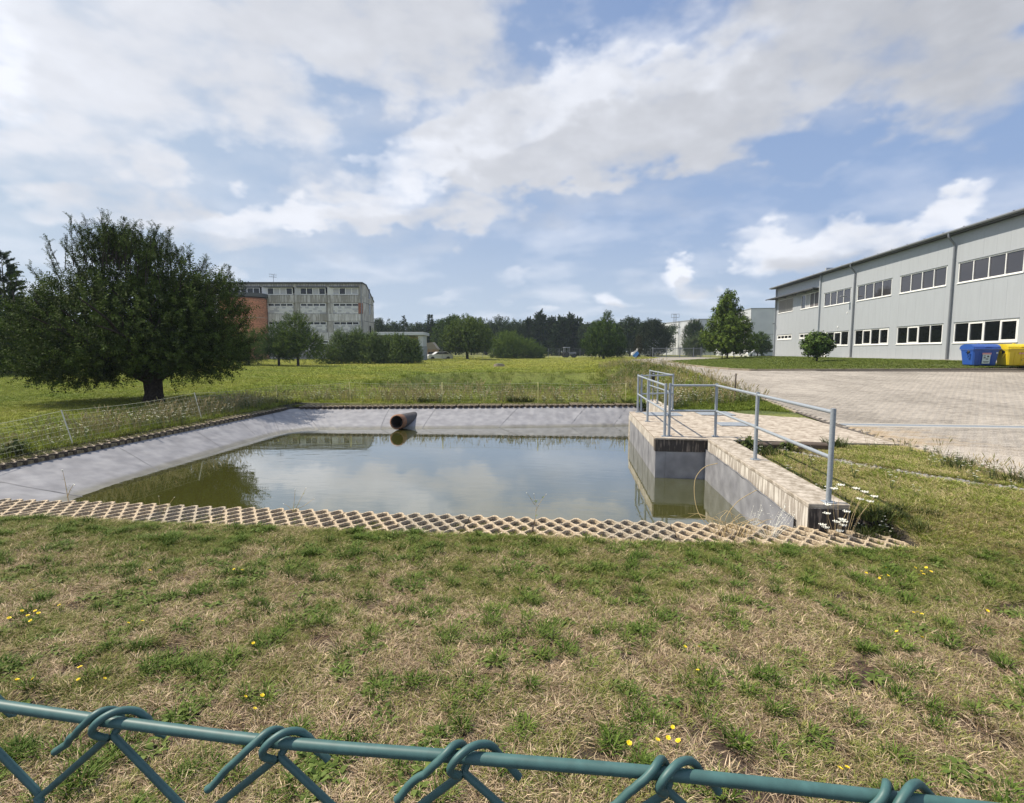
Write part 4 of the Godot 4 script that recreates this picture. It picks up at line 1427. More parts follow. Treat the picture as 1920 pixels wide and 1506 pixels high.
func far_buildings() -> void:
	# shed with a white roof edge
	var t := thing("storage_shed", "low flat-roofed shed with a white fascia behind the bushes", "shed", at_px(749.0, 82.0), YAW)
	var s := MB.new()
	s.bx(Vector3(-3.9, 4.25, -5.0), Vector3(3.9, 4.72, 0.4), 0.02)
	obj("roof", s, M.white_sheet, t)
	s = MB.new()
	s.bx(Vector3(-3.7, -0.3, -4.8), Vector3(1.6, 4.2, -0.3))
	obj("wall", s, M.dark_cap, t)
	s = MB.new()
	s.bx(Vector3(1.62, 1.7, -0.8), Vector3(2.9, 4.0, -0.2))
	obj("door", s, M.brick_pier, t)
	s = MB.new()
	s.bx(Vector3(2.92, 2.6, -4.0), Vector3(3.65, 4.2, -0.1))
	obj("wall", s, M.white_sheet, t)
	s = MB.new()
	s.bx(Vector3(2.75, -0.3, -4.0), Vector3(3.72, 2.58, -0.05))
	obj("wall", s, M.grey_sheet, t)
	t = thing("small_house", "small house with a tan pitched roof and a dark open doorway", "house", at_px(806.0, 100.0), YAW)
	s = MB.new()
	s.bx(Vector3(-1.4, -0.2, -3.0), Vector3(1.3, 2.2, 0))
	obj("wall", s, M.mortar_band, t)
	s = MB.new()
	s.extrude(PackedVector2Array([Vector2(-1.7, 2.15), Vector2(1.6, 2.15), Vector2(0.6, 3.5), Vector2(-0.9, 3.3)]), Transform3D(Basis.IDENTITY, Vector3(0, 0, -3.2)), 3.5)
	obj("roof", s, M.kerb, t)
	s = MB.new()
	s.bx(Vector3(-0.2, 0.0, 0.003), Vector3(0.8, 1.7, 0.04))
	obj("doorway", s, M.dark_void, t)
	# white hall beyond the gate
	t = thing("white_hall", "big pale hall with a caged ladder standing beyond the gate", "factory building", at_px(1308.0, 172.0))
	s = MB.new()
	s.extrude(PackedVector2Array([Vector2(0, 0), Vector2(-7.9, -27.3), Vector2(30.0, -36.0), Vector2(40.0, 4.0)]), Transform3D(Basis(Vector3.RIGHT, Vector3(0, 0, 1), Vector3.UP), Vector3(0, -1.0, 0)), 12.9)
	obj("wall", s, M.white_sheet, t)
	s = MB.new()
	s.extrude(PackedVector2Array([Vector2(-0.1, 0.1), Vector2(-8.1, -27.5), Vector2(30.0, -36.2), Vector2(40.2, 4.2)]), Transform3D(Basis(Vector3.RIGHT, Vector3(0, 0, 1), Vector3.UP), Vector3(0, 11.9, 0)), 0.25)
	obj("roof", s, M.grey_sheet, t)
	s = MB.new()
	s.bx(Vector3(4.0, 6.5, 0.5), Vector3(6.8, 8.2, 0.9))
	s.bx(Vector3(15.5, 6.0, 1.6), Vector3(18.5, 9.0, 2.0))
	obj("dark_opening", s, M.grey_sheet, t)
	s = MB.new()
	var base := Vector3(-5.2, 0, -13.0)
	for k in 2:
		s.tube([base + Vector3(k * 0.9 - 0.4, -0.5, 0.2 - k * 0.5), base + Vector3(k * 0.9 - 0.4, 14.6, 0.2 - k * 0.5)], 0.06, 4)
	for i in 40:
		s.tube([base + Vector3(-0.4, i * 0.37, 0.2), base + Vector3(0.5, i * 0.37, -0.3)], 0.04, 4)
		if i % 3 == 0 and i > 5:
			s.tube([base + Vector3(-0.4, i * 0.37, 0.2), base + Vector3(-0.9, i * 0.37, 1.0), base + Vector3(0.2, i * 0.37, 1.1), base + Vector3(0.5, i * 0.37, -0.3)], 0.04, 4)
	s.tube([base + Vector3(-1.2, 14.6, 0), base + Vector3(1.4, 14.6, 0)], 0.06, 4)
	s.tube([base + Vector3(-1.2, 13.4, 0), base + Vector3(1.4, 13.4, 0)], 0.06, 4)
	s.tube([base + Vector3(-1.2, 13.4, 0), base + Vector3(-1.2, 14.6, 0)], 0.05, 4)
	s.tube([base + Vector3(1.4, 13.4, 0), base + Vector3(1.4, 14.6, 0)], 0.05, 4)
	obj("caged_ladder", s, M.gutter, t)
	# nearer hall with the loading dock
	t = thing("loading_hall", "light grey hall with a dark loading dock, seen past the end of the works hall", "factory building", at_px(1403.0, 130.0))
	s = MB.new()
	s.bx(Vector3(0, 2.9, -30.0), Vector3(34.0, 12.0, 0.0), 0.05)
	obj("wall", s, M.white_sheet, t)
	s = MB.new()
	s.bx(Vector3(-0.1, 12.0, -30.1), Vector3(34.1, 12.2, 0.1))
	obj("roof", s, M.grey_sheet, t)
	s = MB.new()
	s.bx(Vector3(3.2, -1.0, -29.0), Vector3(33.8, 2.88, -3.0))
	obj("dock", s, M.dark_void, t)
	s = MB.new()
	s.bx(Vector3(0, -1.0, -30.0), Vector3(3.1, 2.9, 0.0))
	obj("wall", s, M.white_sheet, t)
	s = MB.new()
	s.tube([Vector3(3.1, 5.8, 0.1), Vector3(6.4, 6.0, 0.6)], 0.05, 4)
	obj("lamp_arm", s, M.gutter, t)

func car(at: Vector3, turn: float, label: String, body: Material, van := false) -> void:
	var t := thing("parked_van" if van else "parked_car", label, "van" if van else "car", at, turn, "")
	var s := MB.new()
	var prof := PackedVector2Array([Vector2(-2.1, 0.3), Vector2(-2.15, 0.75), Vector2(-1.95, 0.95), Vector2(-1.1, 1.0), Vector2(-0.45, 1.42), Vector2(1.2, 1.45), Vector2(1.75, 1.05), Vector2(2.1, 0.95), Vector2(2.15, 0.5), Vector2(2.1, 0.3)])
	if van:
		prof = PackedVector2Array([Vector2(-2.6, 0.35), Vector2(-2.6, 0.95), Vector2(-1.9, 1.15), Vector2(-1.3, 1.95), Vector2(2.5, 2.0), Vector2(2.6, 1.8), Vector2(2.6, 0.35)])
	s.extrude(prof, Transform3D(Basis.IDENTITY, Vector3(0, 0, -0.85)), 1.7)
	obj("body", s, body, t)
	s = MB.new()
	if van:
		s.bx(Vector3(-1.45, 1.15, -0.87), Vector3(-0.5, 1.75, 0.87), 0.02)
	else:
		s.extrude(PackedVector2Array([Vector2(-0.9, 1.02), Vector2(-0.4, 1.36), Vector2(1.1, 1.38), Vector2(1.5, 1.04)]), Transform3D(Basis.IDENTITY, Vector3(0, 0, -0.865)), 1.73)
	obj("side_glass", s, M.glass_dark, t)
	for x in [-1.35, 1.35]:
		for z in [-0.8, 0.8]:
			s = MB.new()
			s.tube([Vector3(x, 0.32, z - 0.1), Vector3(x, 0.32, z + 0.1)], 0.32, 12)
			obj("wheel", s, M.black_rubber, t)

func far_fences() -> void:
	# gate
	var gy := yard_h(-107.0) - 0.02
	var a := at_px(1223.0, 104.0) + Vector3(0, gy, 0)
	var b := at_px(1313.0, 104.0) + Vector3(0, gy, 0)
	var t := thing("sliding_gate", "grey steel bar gate standing shut across the far end of the road", "gate", a, YAW)
	var L := a.distance_to(b)
	var s := MB.new()
	s.bx(Vector3(0, 1.72, -0.04), Vector3(L, 1.82, 0.04))
	s.bx(Vector3(0, 0.12, -0.05), Vector3(L, 0.26, 0.05))
	s.bx(Vector3(0, 0.95, -0.03), Vector3(2.6, 1.0, 0.03))
	obj("rail", s, M.gutter, t)
	for x in [0.0, 2.65, 5.25, 7.9, L]:
		s = MB.new()
		s.bx(Vector3(x - 0.07, 0, -0.07), Vector3(x + 0.07, 1.95, 0.07), 0.01)
		obj("post", s, M.gutter, t)
	s = MB.new()
	var x := 0.2
	while x < L:
		s.bx(Vector3(x - 0.012, 0.26, -0.012), Vector3(x + 0.012, 1.72, 0.012))
		x += 0.19
	tag(obj("bars", s, M.gutter, t), "", "", "", "stuff")
	# wire fences
	for run in [[690.0, 78.0, 905.0, 96.0, "thin green wire fence in front of the shed at the field's far edge", 10], [905.0, 100.0, 1218.0, 108.0, "thin wire fence along the far edge of the field before the dark firs", 16], [1316.0, 106.0, 1450.0, 108.0, "thin wire fence between the gate and the works hall", 9]]:
		var p: Vector3 = at_px(run[0], run[1])
		var q: Vector3 = at_px(run[2], run[3])
		p.y = ground_h(p.x, p.z)
		q.y = ground_h(q.x, q.z)
		t = thing("wire_fence", run[4], "fence", p)
		var n: int = run[5]
		for i in n + 1:
			var c := (q - p) * (float(i) / n)
			s = MB.new()
			s.tube([c, c + Vector3(0, 1.75, 0)], 0.035, 5)
			obj("post", s, M.gutter, t)
		s = MB.new()
		for y in 7:
			s.tube([Vector3(0, 0.2 + y * 0.25, 0), q - p + Vector3(0, 0.2 + y * 0.25, 0)], 0.008, 3)
		tag(obj("wires", s, M.gutter, t), "", "", "", "stuff")
	# vehicles far away
	car(at_px(1411.0, 114.0) + Vector3(0, 0.62, 0), 0.4, "white car parked behind the fence, left one by the loading dock", M.car_white)
	car(at_px(1436.0, 112.0) + Vector3(0, 0.62, 0), 0.2, "blue-grey car parked behind the fence, next to the corner of the works hall", M.car_grey)
	car(at_px(1428.0, 119.0) + Vector3(0, 0.62, 0), 0.1, "white van parked behind the two cars by the loading dock", M.car_white, true)
	car(at_px(1206.0, 118.0) + Vector3(0, 0.6, 0), 0.15, "white van parked under the dense dark tree left of the gate", M.car_white, true)
	car(at_px(824.0, 92.0) + Vector3(0, 0.3, 0), 0.5, "white car half hidden in the weeds beside the small house", M.car_white)
	# tractor
	t = thing("tractor", "small grey-cabbed tractor working below the dark firs", "tractor", at_px(1066.0, 112.0) + Vector3(0, 0.5, 0), 0.3)
	s = MB.new()
	s.bx(Vector3(-0.1, 0.6, -0.45), Vector3(1.5, 1.15, 0.45), 0.08)
	obj("bonnet", s, M.cladding_dark, t)
	s = MB.new()
	s.bx(Vector3(-1.1, 2.05, -0.65), Vector3(0.1, 2.16, 0.65), 0.03)
	for cx in [-1.0, 0.0]:
		for cz in [-0.55, 0.55]:
			s.bx(Vector3(cx - 0.04, 0.9, cz - 0.04), Vector3(cx + 0.04, 2.05, cz + 0.04))
	obj("cab", s, M.car_grey, t)
	for w in [[-0.7, 0.62, 0.62], [1.1, 0.4, 0.4]]:
		for cz in [-0.65, 0.65]:
			s = MB.new()
			s.tube([Vector3(w[0], w[1], cz - 0.15), Vector3(w[0], w[1], cz + 0.15)], w[2], 14)
			obj("wheel", s, M.black_rubber, t)

# ---------------------------------------------------------------- trees
var TW := {}

func twig(sd: int, n: int, leaf: float, wide: float, droop: float, flat: float) -> ArrayMesh:
	# leaves along a twig one unit long, growing along +y
	var r := RandomNumberGenerator.new()
	r.seed = sd
	var mb := MB.new()
	mb.col = Color(0.5, 0.42, 0.3)
	mb.tube([Vector3.ZERO, Vector3(0.02, 0.5, 0.01), Vector3(0, 1, 0)], [0.012, 0.009, 0.003], 3, false)
	for i in n:
		var t := 0.08 + 0.92 * (i + 0.5) / n
		var a := i * 2.4 + r.randf_range(-0.5, 0.5)
		var out := Vector3(cos(a), r.randf_range(0.1, 0.9), sin(a) * flat).normalized()
		var side := out.cross(Vector3(r.randf_range(-1, 1), r.randf_range(-1, 1), r.randf_range(-1, 1))).normalized()
		var l := leaf * r.randf_range(0.7, 1.25)
		var b := Vector3(0, t, 0) + out * leaf * 0.15
		var tip := b + out * l + Vector3(0, -droop * l, 0)
		var m := b.lerp(tip, 0.45)
		var nrm := out.cross(side).normalized()
		var k := r.randf_range(0.72, 1.2)
		mb.col = Color(k, k * r.randf_range(0.95, 1.06), k * r.randf_range(0.85, 1.1))
		var w := side * l * wide * 0.5
		mb.ftri(b, m + w + nrm * l * 0.10, tip, nrm)
		mb.ftri(b, tip, m - w + nrm * l * 0.10, nrm)
	return mb.mesh()

func needle_spray(sd: int) -> ArrayMesh:
	var r := RandomNumberGenerator.new()
	r.seed = sd
	var mb := MB.new()
	for i in 16:
		var t := i / 16.0
		for sgn in [-1.0, 1.0]:
			var k := r.randf_range(0.7, 1.2)
			mb.col = Color(k, k, k)
			var b := Vector3(0, t, 0)
			var l := (0.42 * (1.0 - t * 0.7)) * r.randf_range(0.7, 1.1)
			var tip := b + Vector3(sgn * l, l * 0.55, r.randf_range(-0.14, 0.06))
			mb.ftri(b + Vector3(0, -0.05, 0), tip, b + Vector3(0, 0.06, 0.02), Vector3(0, 0.2, 1))
	return mb.mesh()

func basis_along(d: Vector3, spin: float, sz: float) -> Basis:
	var y := d.normalized()
	var x := y.cross(Vector3(0.31, 0.2, 0.93)).normalized()
	var z := x.cross(y)
	return (Basis(y, spin) * Basis(x, y, z)).scaled(Vector3.ONE * sz)

func branch_tube(mb: MB, a: Vector3, b: Vector3, r0: float, r1: float, bend: float, sides := 6) -> void:
	var pts := []
	var rad := []
	var off := Vector3(rf(-1, 1), rf(-0.4, 0.6), rf(-1, 1)) * bend
	for i in 6:
		var t := i / 5.0
		pts.append(a.lerp(b, t) + off * sin(t * PI) + Vector3(rf(-1, 1), 0, rf(-1, 1)) * bend * 0.15 * (1.0 if i > 0 and i < 5 else 0.0))
		rad.append(lerpf(r0, r1, t))
	mb.tube(pts, rad, sides, false)

# lobes: [centre, radii, weight]; leaves fill them, denser towards their skins
func crown(parent: Node, lobes: Array, n: int, kind: String, sz: float, c0: Color, c1: Color, up := 0.35, skin := 0.42, gap := 0.0, called := "crown") -> void:
	var tot := 0.0
	for l in lobes:
		tot += l[2]
	var lists := [[], []]
	var cols := [[], []]
	var seedo := rf(0, 100)
	var made := 0
	var tries := 0
	while made < n and tries < n * 4:
		tries += 1
		var pick := rng.randf() * tot
		var lb: Array = lobes[0]
		for l in lobes:
			pick -= l[2]
			if pick <= 0.0:
				lb = l
				break
		var d := Vector3(rng.randfn(), rng.randfn(), rng.randfn()).normalized()
		var r := pow(rng.randf(), skin)
		var bumpy := 1.0 + 0.22 * nz.get_noise_3d(d.x * 2.2 + seedo, d.y * 2.2, d.z * 2.2)
		var p: Vector3 = lb[0] + d * lb[1] * r * bumpy
		if gap > 0.0 and nz2.get_noise_3d(p.x * 1.1 + seedo, p.y * 1.3, p.z * 1.1) < gap - 0.55:
			continue
		if p.y < 0.05:
			continue
		var dir := (d * (0.75) + Vector3(0, up, 0) + Vector3(rf(-1, 1), rf(-1, 1), rf(-1, 1)) * 0.55)
		var k := made % 2
		lists[k].append(Transform3D(basis_along(dir, rf(0, TAU), sz * rf(0.7, 1.3)), p))
		var f := clampf(0.5 + 0.55 * nz.get_noise_3d(p.x * 0.8, p.y * 0.8 + seedo, p.z * 0.8) + rf(-0.35, 0.35), 0, 1)
		cols[k].append(c0.lerp(c1, f))
		made += 1
	for k in 2:
		var o := multi(called, TW[kind][k], M.leaf, lists[k], cols[k], parent)
		tag(o, "", "", "", "stuff")

func tree(called: String, label: String, at: Vector3, lobes: Array, n: int, kind: String, sz: float, c0: Color, c1: Color, trunk_r := 0.12, group := "", up := 0.35, gap := 0.0, cat := "tree", skin := 0.42) -> Node3D:
	at.y = ground_h(at.x, at.z)
	var t := thing(called, label, cat, at, 0.0, group)
	var mb := MB.new()
	var low := 1e9
	for l in lobes:
		low = minf(low, l[0].y - l[1].y * 0.2)
	if trunk_r > 0.0:
		branch_tube(mb, Vector3(0, -0.2, 0), Vector3(0, maxf(0.3, low), 0), trunk_r * 1.15, trunk_r * 0.8, trunk_r * 0.5, 8)
		for l in lobes:
			branch_tube(mb, Vector3(0, maxf(0.25, low * 0.8), 0), l[0] + Vector3(0, l[1].y * 0.3, 0), trunk_r * 0.6, trunk_r * 0.1, 0.15, 5)
		obj("trunk", mb, M.bark, t)
	crown(t, lobes, n, kind, sz, c0, c1, up, skin, gap)
	return t

func conifer(called: String, label: String, at: Vector3, h: float, r: float, c0: Color, c1: Color, group := "", lean := 0.0, bare := 0.08) -> void:
	at.y = ground_h(at.x, at.z)
	var t := thing(called, label, "tree", at, 0.0, group)
	var mb := MB.new()
	var top := Vector3(lean * h, h, 0)
	mb.tube([Vector3(0, -0.2, 0), top * 0.5, top], [0.02 * h, 0.012 * h, 0.01], 6, false)
	obj("trunk", mb, M.bark, t)
	var lists := [[], []]
	var cols := [[], []]
	var y := bare * h
	var k := 0
	while y < h * 0.995:
		var f := (y - bare * h) / (h * (1.0 - bare))
		var rr := r * pow(1.0 - f, 0.75) * rf(0.75, 1.15) + 0.12
		var nb := 6 + int(rr * 3.0)
		for i in nb:
			var a := rf(0, TAU)
			var dirv := Vector3(cos(a), -0.12 + 0.5 * f, sin(a))
			var steps := maxi(1, int(rr / 0.42))
			for s in steps:
				var q := (s + 0.5) / steps
				var p := Vector3(lean * y, y, 0) + dirv * rr * q * rf(0.85, 1.1) - Vector3(0, 0.16 * rr * q * q, 0)
				var dd := dirv + Vector3(rf(-0.5, 0.5), rf(-0.25, 0.35), rf(-0.5, 0.5))
				lists[k % 2].append(Transform3D(basis_along(dd, rf(0, TAU), rf(0.55, 0.95) * clampf(0.5 + r * 0.15, 0.6, 1.1)), p))
				var cf := clampf(rf(0, 1) * 0.7 + 0.3 * q, 0, 1)
				cols[k % 2].append(c0.lerp(c1, cf))
				k += 1
		y += 0.15 + 0.006 * h
	for j in 2:
		tag(multi("crown", TW.needle[j], M.leaf, lists[j], cols[j], t), "", "", "", "stuff")

func trees() -> void:
	TW["leafy"] = [twig(1, 15, 0.30, 0.62, 0.25, 1.0), twig(2, 13, 0.33, 0.60, 0.3, 0.7)]
	TW["fine"] = [twig(3, 22, 0.20, 0.55, 0.2, 1.0), twig(4, 20, 0.22, 0.5, 0.2, 0.6)]
	TW["broad"] = [twig(5, 9, 0.46, 0.80, 0.45, 1.0), twig(6, 10, 0.42, 0.82, 0.5, 0.8)]
	TW["needle"] = [needle_spray(7), needle_spray(8)]
	big_tree()
	var dk0 := Color(0.018, 0.032, 0.012)
	var dk1 := Color(0.060, 0.092, 0.030)
	var md0 := Color(0.032, 0.062, 0.012)
	var md1 := Color(0.095, 0.145, 0.030)
	var lt0 := Color(0.065, 0.115, 0.016)
	var lt1 := Color(0.150, 0.210, 0.036)
	# behind the big tree, to the left
	conifer("spruce_tree", "dark spruce rising behind the left edge of the big spreading tree", at_px(22.0, 44.0), 9.6, 2.5, dk0, dk1)
	tree("dark_tree", "dark bushy tree behind the big spreading tree at the left edge of the picture", at_px(-20.0, 40.0), [[Vector3(0, 3.2, 0), Vector3(2.6, 3.0, 2.4), 1.0], [Vector3(1.2, 2.0, 0.3), Vector3(2.0, 1.8, 1.8), 0.6]], 1500, "leafy", 0.5, dk0, dk1, 0.2)
	tree("dark_tree", "low dark tree behind the big spreading tree, just right of the spruce", at_px(70.0, 52.0), [[Vector3(0, 2.8, 0), Vector3(3.0, 2.6, 2.4), 1.0]], 1000, "leafy", 0.55, dk0, dk1, 0.2)
	# orchard trees and bushes before the old block
	tree("fruit_tree", "light green bushy tree just right of the big spreading tree", at_px(468.0, 60.0), [[Vector3(0, 2.1, 0), Vector3(2.2, 2.0, 2.0), 1.0], [Vector3(-1.4, 1.5, 0), Vector3(1.6, 1.4, 1.6), 0.5]], 1300, "fine", 0.55, md0, lt1, 0.12)
	tree("fruit_tree", "darker fruit tree in front of the brick tower, left of a pair", at_px(524.0, 58.0), [[Vector3(0.1, 2.9, 0), Vector3(1.6, 1.75, 1.6), 1.0], [Vector3(-0.8, 2.0, 0), Vector3(1.2, 1.1, 1.3), 0.6], [Vector3(1.0, 1.8, 0), Vector3(1.1, 1.1, 1.2), 0.5]], 1400, "fine", 0.5, md0, md1, 0.13, "", 0.35, 0.12)
	tree("fruit_tree", "taller fruit tree with a short dark trunk, right of a pair before the old block", at_px(560.0, 57.0), [[Vector3(-0.2, 3.6, 0), Vector3(1.5, 1.9, 1.5), 1.0], [Vector3(0.9, 2.4, 0), Vector3(1.7, 1.5, 1.5), 0.9], [Vector3(-1.1, 2.1, 0), Vector3(1.3, 1.2, 1.3), 0.6]], 1900, "fine", 0.5, md0, lt1, 0.14, "", 0.35, 0.12)
	tree("low_bush", "small low bush between the fruit trees and the row of bushes", at_px(612.0, 64.0), [[Vector3(0, 1.1, 0), Vector3(1.5, 1.2, 1.3), 1.0]], 450, "fine", 0.5, md0, lt1, 0.0, "", 0.4, 0.0, "bush")
	var hb := [[640.0, 3.9, 1.5, "leftmost"], [668.0, 4.1, 1.55, "second from the left"], [697.0, 3.75, 1.45, "third from the left"], [724.0, 3.2, 1.4, "third from the right"], [750.0, 3.35, 1.35, "second from the right"], [774.0, 3.0, 1.2, "rightmost, with a pointed top"]]
	for i in hb.size():
		var b: Array = hb[i]
		var h: float = b[1]
		var r: float = b[2]
		tree("tall_bush", "tall dark green bush before the old block, %s of the row" % b[3], at_px(b[0], 66.0 + 0.6 * (i % 2)), [[Vector3(0, h * 0.36, 0), Vector3(r, h * 0.42, r), 1.0], [Vector3(0.0, h * 0.14, 0.3), Vector3(r * 1.05, h * 0.2, r), 0.6], [Vector3(0.2, h * 0.68, 0), Vector3(r * 0.60, h * 0.34, r * 0.62), 0.5], [Vector3(rf(-0.7, 0.7) * r, h * rf(0.72, 0.86), 0), Vector3(r * 0.32, h * 0.22, r * 0.3), 0.14], [Vector3(rf(-0.8, 0.8) * r, h * rf(0.6, 0.78), 0.2), Vector3(r * 0.34, h * 0.24, r * 0.3), 0.16]], 1250, "fine", 0.5, Color(0.060, 0.100, 0.022), Color(0.165, 0.225, 0.060), 0.0, "row of tall bushes before the old block", 0.7, 0.0, "bush")
	# edge of the field
	tree("round_tree", "broad round tree with a short trunk alone at the far edge of the field", at_px(877.0, 90.0), [[Vector3(0, 4.3, 0), Vector3(3.6, 2.7, 3.2), 1.0], [Vector3(-2.2, 3.2, 0.4), Vector3(2.1, 1.9, 2.0), 0.5], [Vector3(2.1, 3.3, 0), Vector3(2.2, 2.0, 2.0), 0.5], [Vector3(0, 2.3, 0.5), Vector3(3.6, 1.1, 2.6), 0.5]], 2900, "leafy", 0.62, Color(0.052, 0.085, 0.015), Color(0.145, 0.195, 0.040), 0.22)
	tree("round_tree", "tree with a rough top behind the left side of the broad round tree", at_px(840.0, 118.0), [[Vector3(0, 4.6, 0), Vector3(3.2, 3.2, 3.0), 1.0], [Vector3(1.2, 7.0, 0), Vector3(1.6, 1.6, 1.5), 0.3]], 1500, "leafy", 0.8, md0, md1, 0.25)
	tree("spreading_bush", "light green spreading bush before the dark firs", at_px(962.0, 102.0), [[Vector3(-1.0, 2.7, 0), Vector3(2.9, 2.2, 2.6), 1.0], [Vector3(1.8, 1.8, 0), Vector3(2.9, 1.7, 2.2), 0.8], [Vector3(-2.8, 1.2, 0.4), Vector3(1.8, 1.3, 1.5), 0.3], [Vector3(0, 0.7, 0.8), Vector3(3.8, 0.8, 1.8), 0.6]], 2400, "fine", 0.75, lt0, lt1, 0.0, "", 0.35, 0.0, "bush")
	tree("spreading_bush", "low dark bush to the right of the light green spreading bush", at_px(1008.0, 101.0), [[Vector3(0, 0.9, 0), Vector3(1.7, 1.1, 1.4), 1.0]], 420, "fine", 0.7, md0, md1, 0.0, "", 0.35, 0.0, "bush")
	tree("maple_tree", "full green tree with a wispy shoot above its crown, left of the road's end", at_px(1132.0, 86.0), [[Vector3(0, 3.6, 0), Vector3(2.7, 2.4, 2.5), 1.0], [Vector3(-1.6, 2.3, 0), Vector3(1.8, 1.6, 1.8), 0.5], [Vector3(1.5, 2.3, 0.2), Vector3(1.8, 1.6, 1.8), 0.5], [Vector3(0, 1.4, 0.3), Vector3(2.4, 0.9, 2.0), 0.5], [Vector3(0.6, 6.3, 0), Vector3(0.5, 1.1, 0.5), 0.05], [Vector3(0.2, 5.6, 0), Vector3(1.2, 0.9, 1.2), 0.12]], 2300, "leafy", 0.6, Color(0.032, 0.062, 0.014), Color(0.095, 0.150, 0.032), 0.2)
	tree("thuja_tree", "dense dark rounded evergreen left of the gate", at_px(1224.0, 112.0), [[Vector3(0, 3.6, 0), Vector3(3.2, 3.4, 2.8), 1.0], [Vector3(-0.4, 5.6, 0), Vector3(1.9, 1.8, 1.8), 0.4]], 2300, "fine", 0.8, dk0, Color(0.040, 0.055, 0.024), 0.2, "", 0.6, 0.0, "tree", 0.25)
	tree("dark_tree", "tall dark tree behind the dense evergreen left of the gate", at_px(1180.0, 132.0), [[Vector3(0, 5.0, 0), Vector3(3.4, 4.2, 3.0), 1.0]], 1600, "leafy", 0.9, dk0, dk1, 0.2)
	tree("column_shrub", "narrow brownish columnar shrub beside the dense evergreen", at_px(1196.0, 99.0), [[Vector3(0, 2.0, 0), Vector3(0.62, 2.0, 0.6), 1.0]], 420, "fine", 0.42, Color(0.035, 0.038, 0.018), Color(0.065, 0.062, 0.03), 0.05, "", 0.9, 0.0, "shrub", 0.25)
	tree("column_shrub", "small dark clipped shrub at the right foot of the wispy-topped tree", at_px(1162.0, 84.0), [[Vector3(0, 0.8, 0), Vector3(0.6, 0.85, 0.6), 1.0]], 200, "fine", 0.4, dk0, dk1, 0.0, "", 0.8, 0.0, "shrub", 0.25)
	tree("thuja_tree", "dense dark evergreen standing right of the ladder on the white hall", at_px(1298.0, 124.0), [[Vector3(0, 4.0, 0), Vector3(2.3, 4.0, 2.2), 1.0], [Vector3(0.3, 6.0, 0), Vector3(1.3, 1.8, 1.3), 0.4]], 1700, "fine", 0.8, dk0, dk1, 0.2, "", 0.6, 0.0, "tree", 0.25)
	tree("willow_bush", "pale green round bush behind the gate", at_px(1303.0, 114.0), [[Vector3(-0.9, 2.0, 0), Vector3(1.6, 1.9, 1.5), 1.0], [Vector3(1.0, 2.8, 0), Vector3(1.7, 2.2, 1.5), 1.0]], 1100, "fine", 0.7, Color(0.06, 0.09, 0.035), Color(0.11, 0.14, 0.06), 0.06, "", 0.3, 0.0, "bush")
	tree("small_tree", "small tree between the yard tree and the works hall corner", at_px(1419.0, 94.0), [[Vector3(0, 2.6, 0), Vector3(1.7, 1.6, 1.6), 1.0], [Vector3(0.9, 1.9, 0), Vector3(1.1, 1.0, 1.0), 0.4]], 900, "leafy", 0.55, md0, md1, 0.1, "", 0.3, 0.1)
	yard_trees()
	# wood behind the field: the trees one can tell apart
	var fir := "dark trees at the edge of the wood"
	var wood := [[712.0, 9.6, 2.2, 1, "leafy tree at the wood's edge, right behind the corner of the old block"], [738.0, 8.6, 2.4, 0, "low rounded wood tree behind the left end of the shed roof"], [754.0, 8.9, 1.6, 2, "small spruce behind the middle of the shed roof"], [770.0, 10.8, 1.1, 3, "thin spruce leaning over to the left behind the shed"], [789.0, 8.7, 2.4, 0, "rounded wood tree between the leaning spruce and the pointed spruce"], [808.0, 11.0, 2.3, 2, "pointed spruce above the right end of the shed"], [829.0, 8.8, 2.7, 1, "wood tree right of the pointed spruce by the shed"], [855.0, 9.5, 3.0, 1, "wood tree showing just above the broad round tree, on its left"], [884.0, 10.2, 3.0, 1, "wood tree showing just above the broad round tree, on its right"], [912.0, 9.6, 3.0, 0, "dark wood tree between the broad round tree and the light bush"], [940.0, 10.1, 3.1, 0, "dark wood tree with an even top above the light green bush"], [968.0, 9.6, 3.0, 1, "wood tree left of the tallest dark fir"], [992.0, 9.9, 2.2, 2, "dark fir touching the tallest fir on its left"], [1012.0, 11.6, 3.0, 2, "tallest dark fir of the group above the tractor"], [1034.0, 10.3, 2.6, 2, "dark fir right beside the tallest fir"], [1050.0, 10.0, 2.6, 2, "dark fir in the middle of the group behind the tractor"], [1067.0, 10.9, 2.6, 2, "pointed dark fir rising right above the tractor"], [1084.0, 9.6, 2.6, 2, "dark fir at the right end of the group behind the tractor"], [1104.0, 8.6, 2.8, 0, "wood tree left of the wispy-topped tree"], [1126.0, 9.2, 3.0, 1, "wood tree right behind the wispy-topped tree"], [1152.0, 9.2, 2.9, 0, "dark wood tree right of the wispy shoot"]]
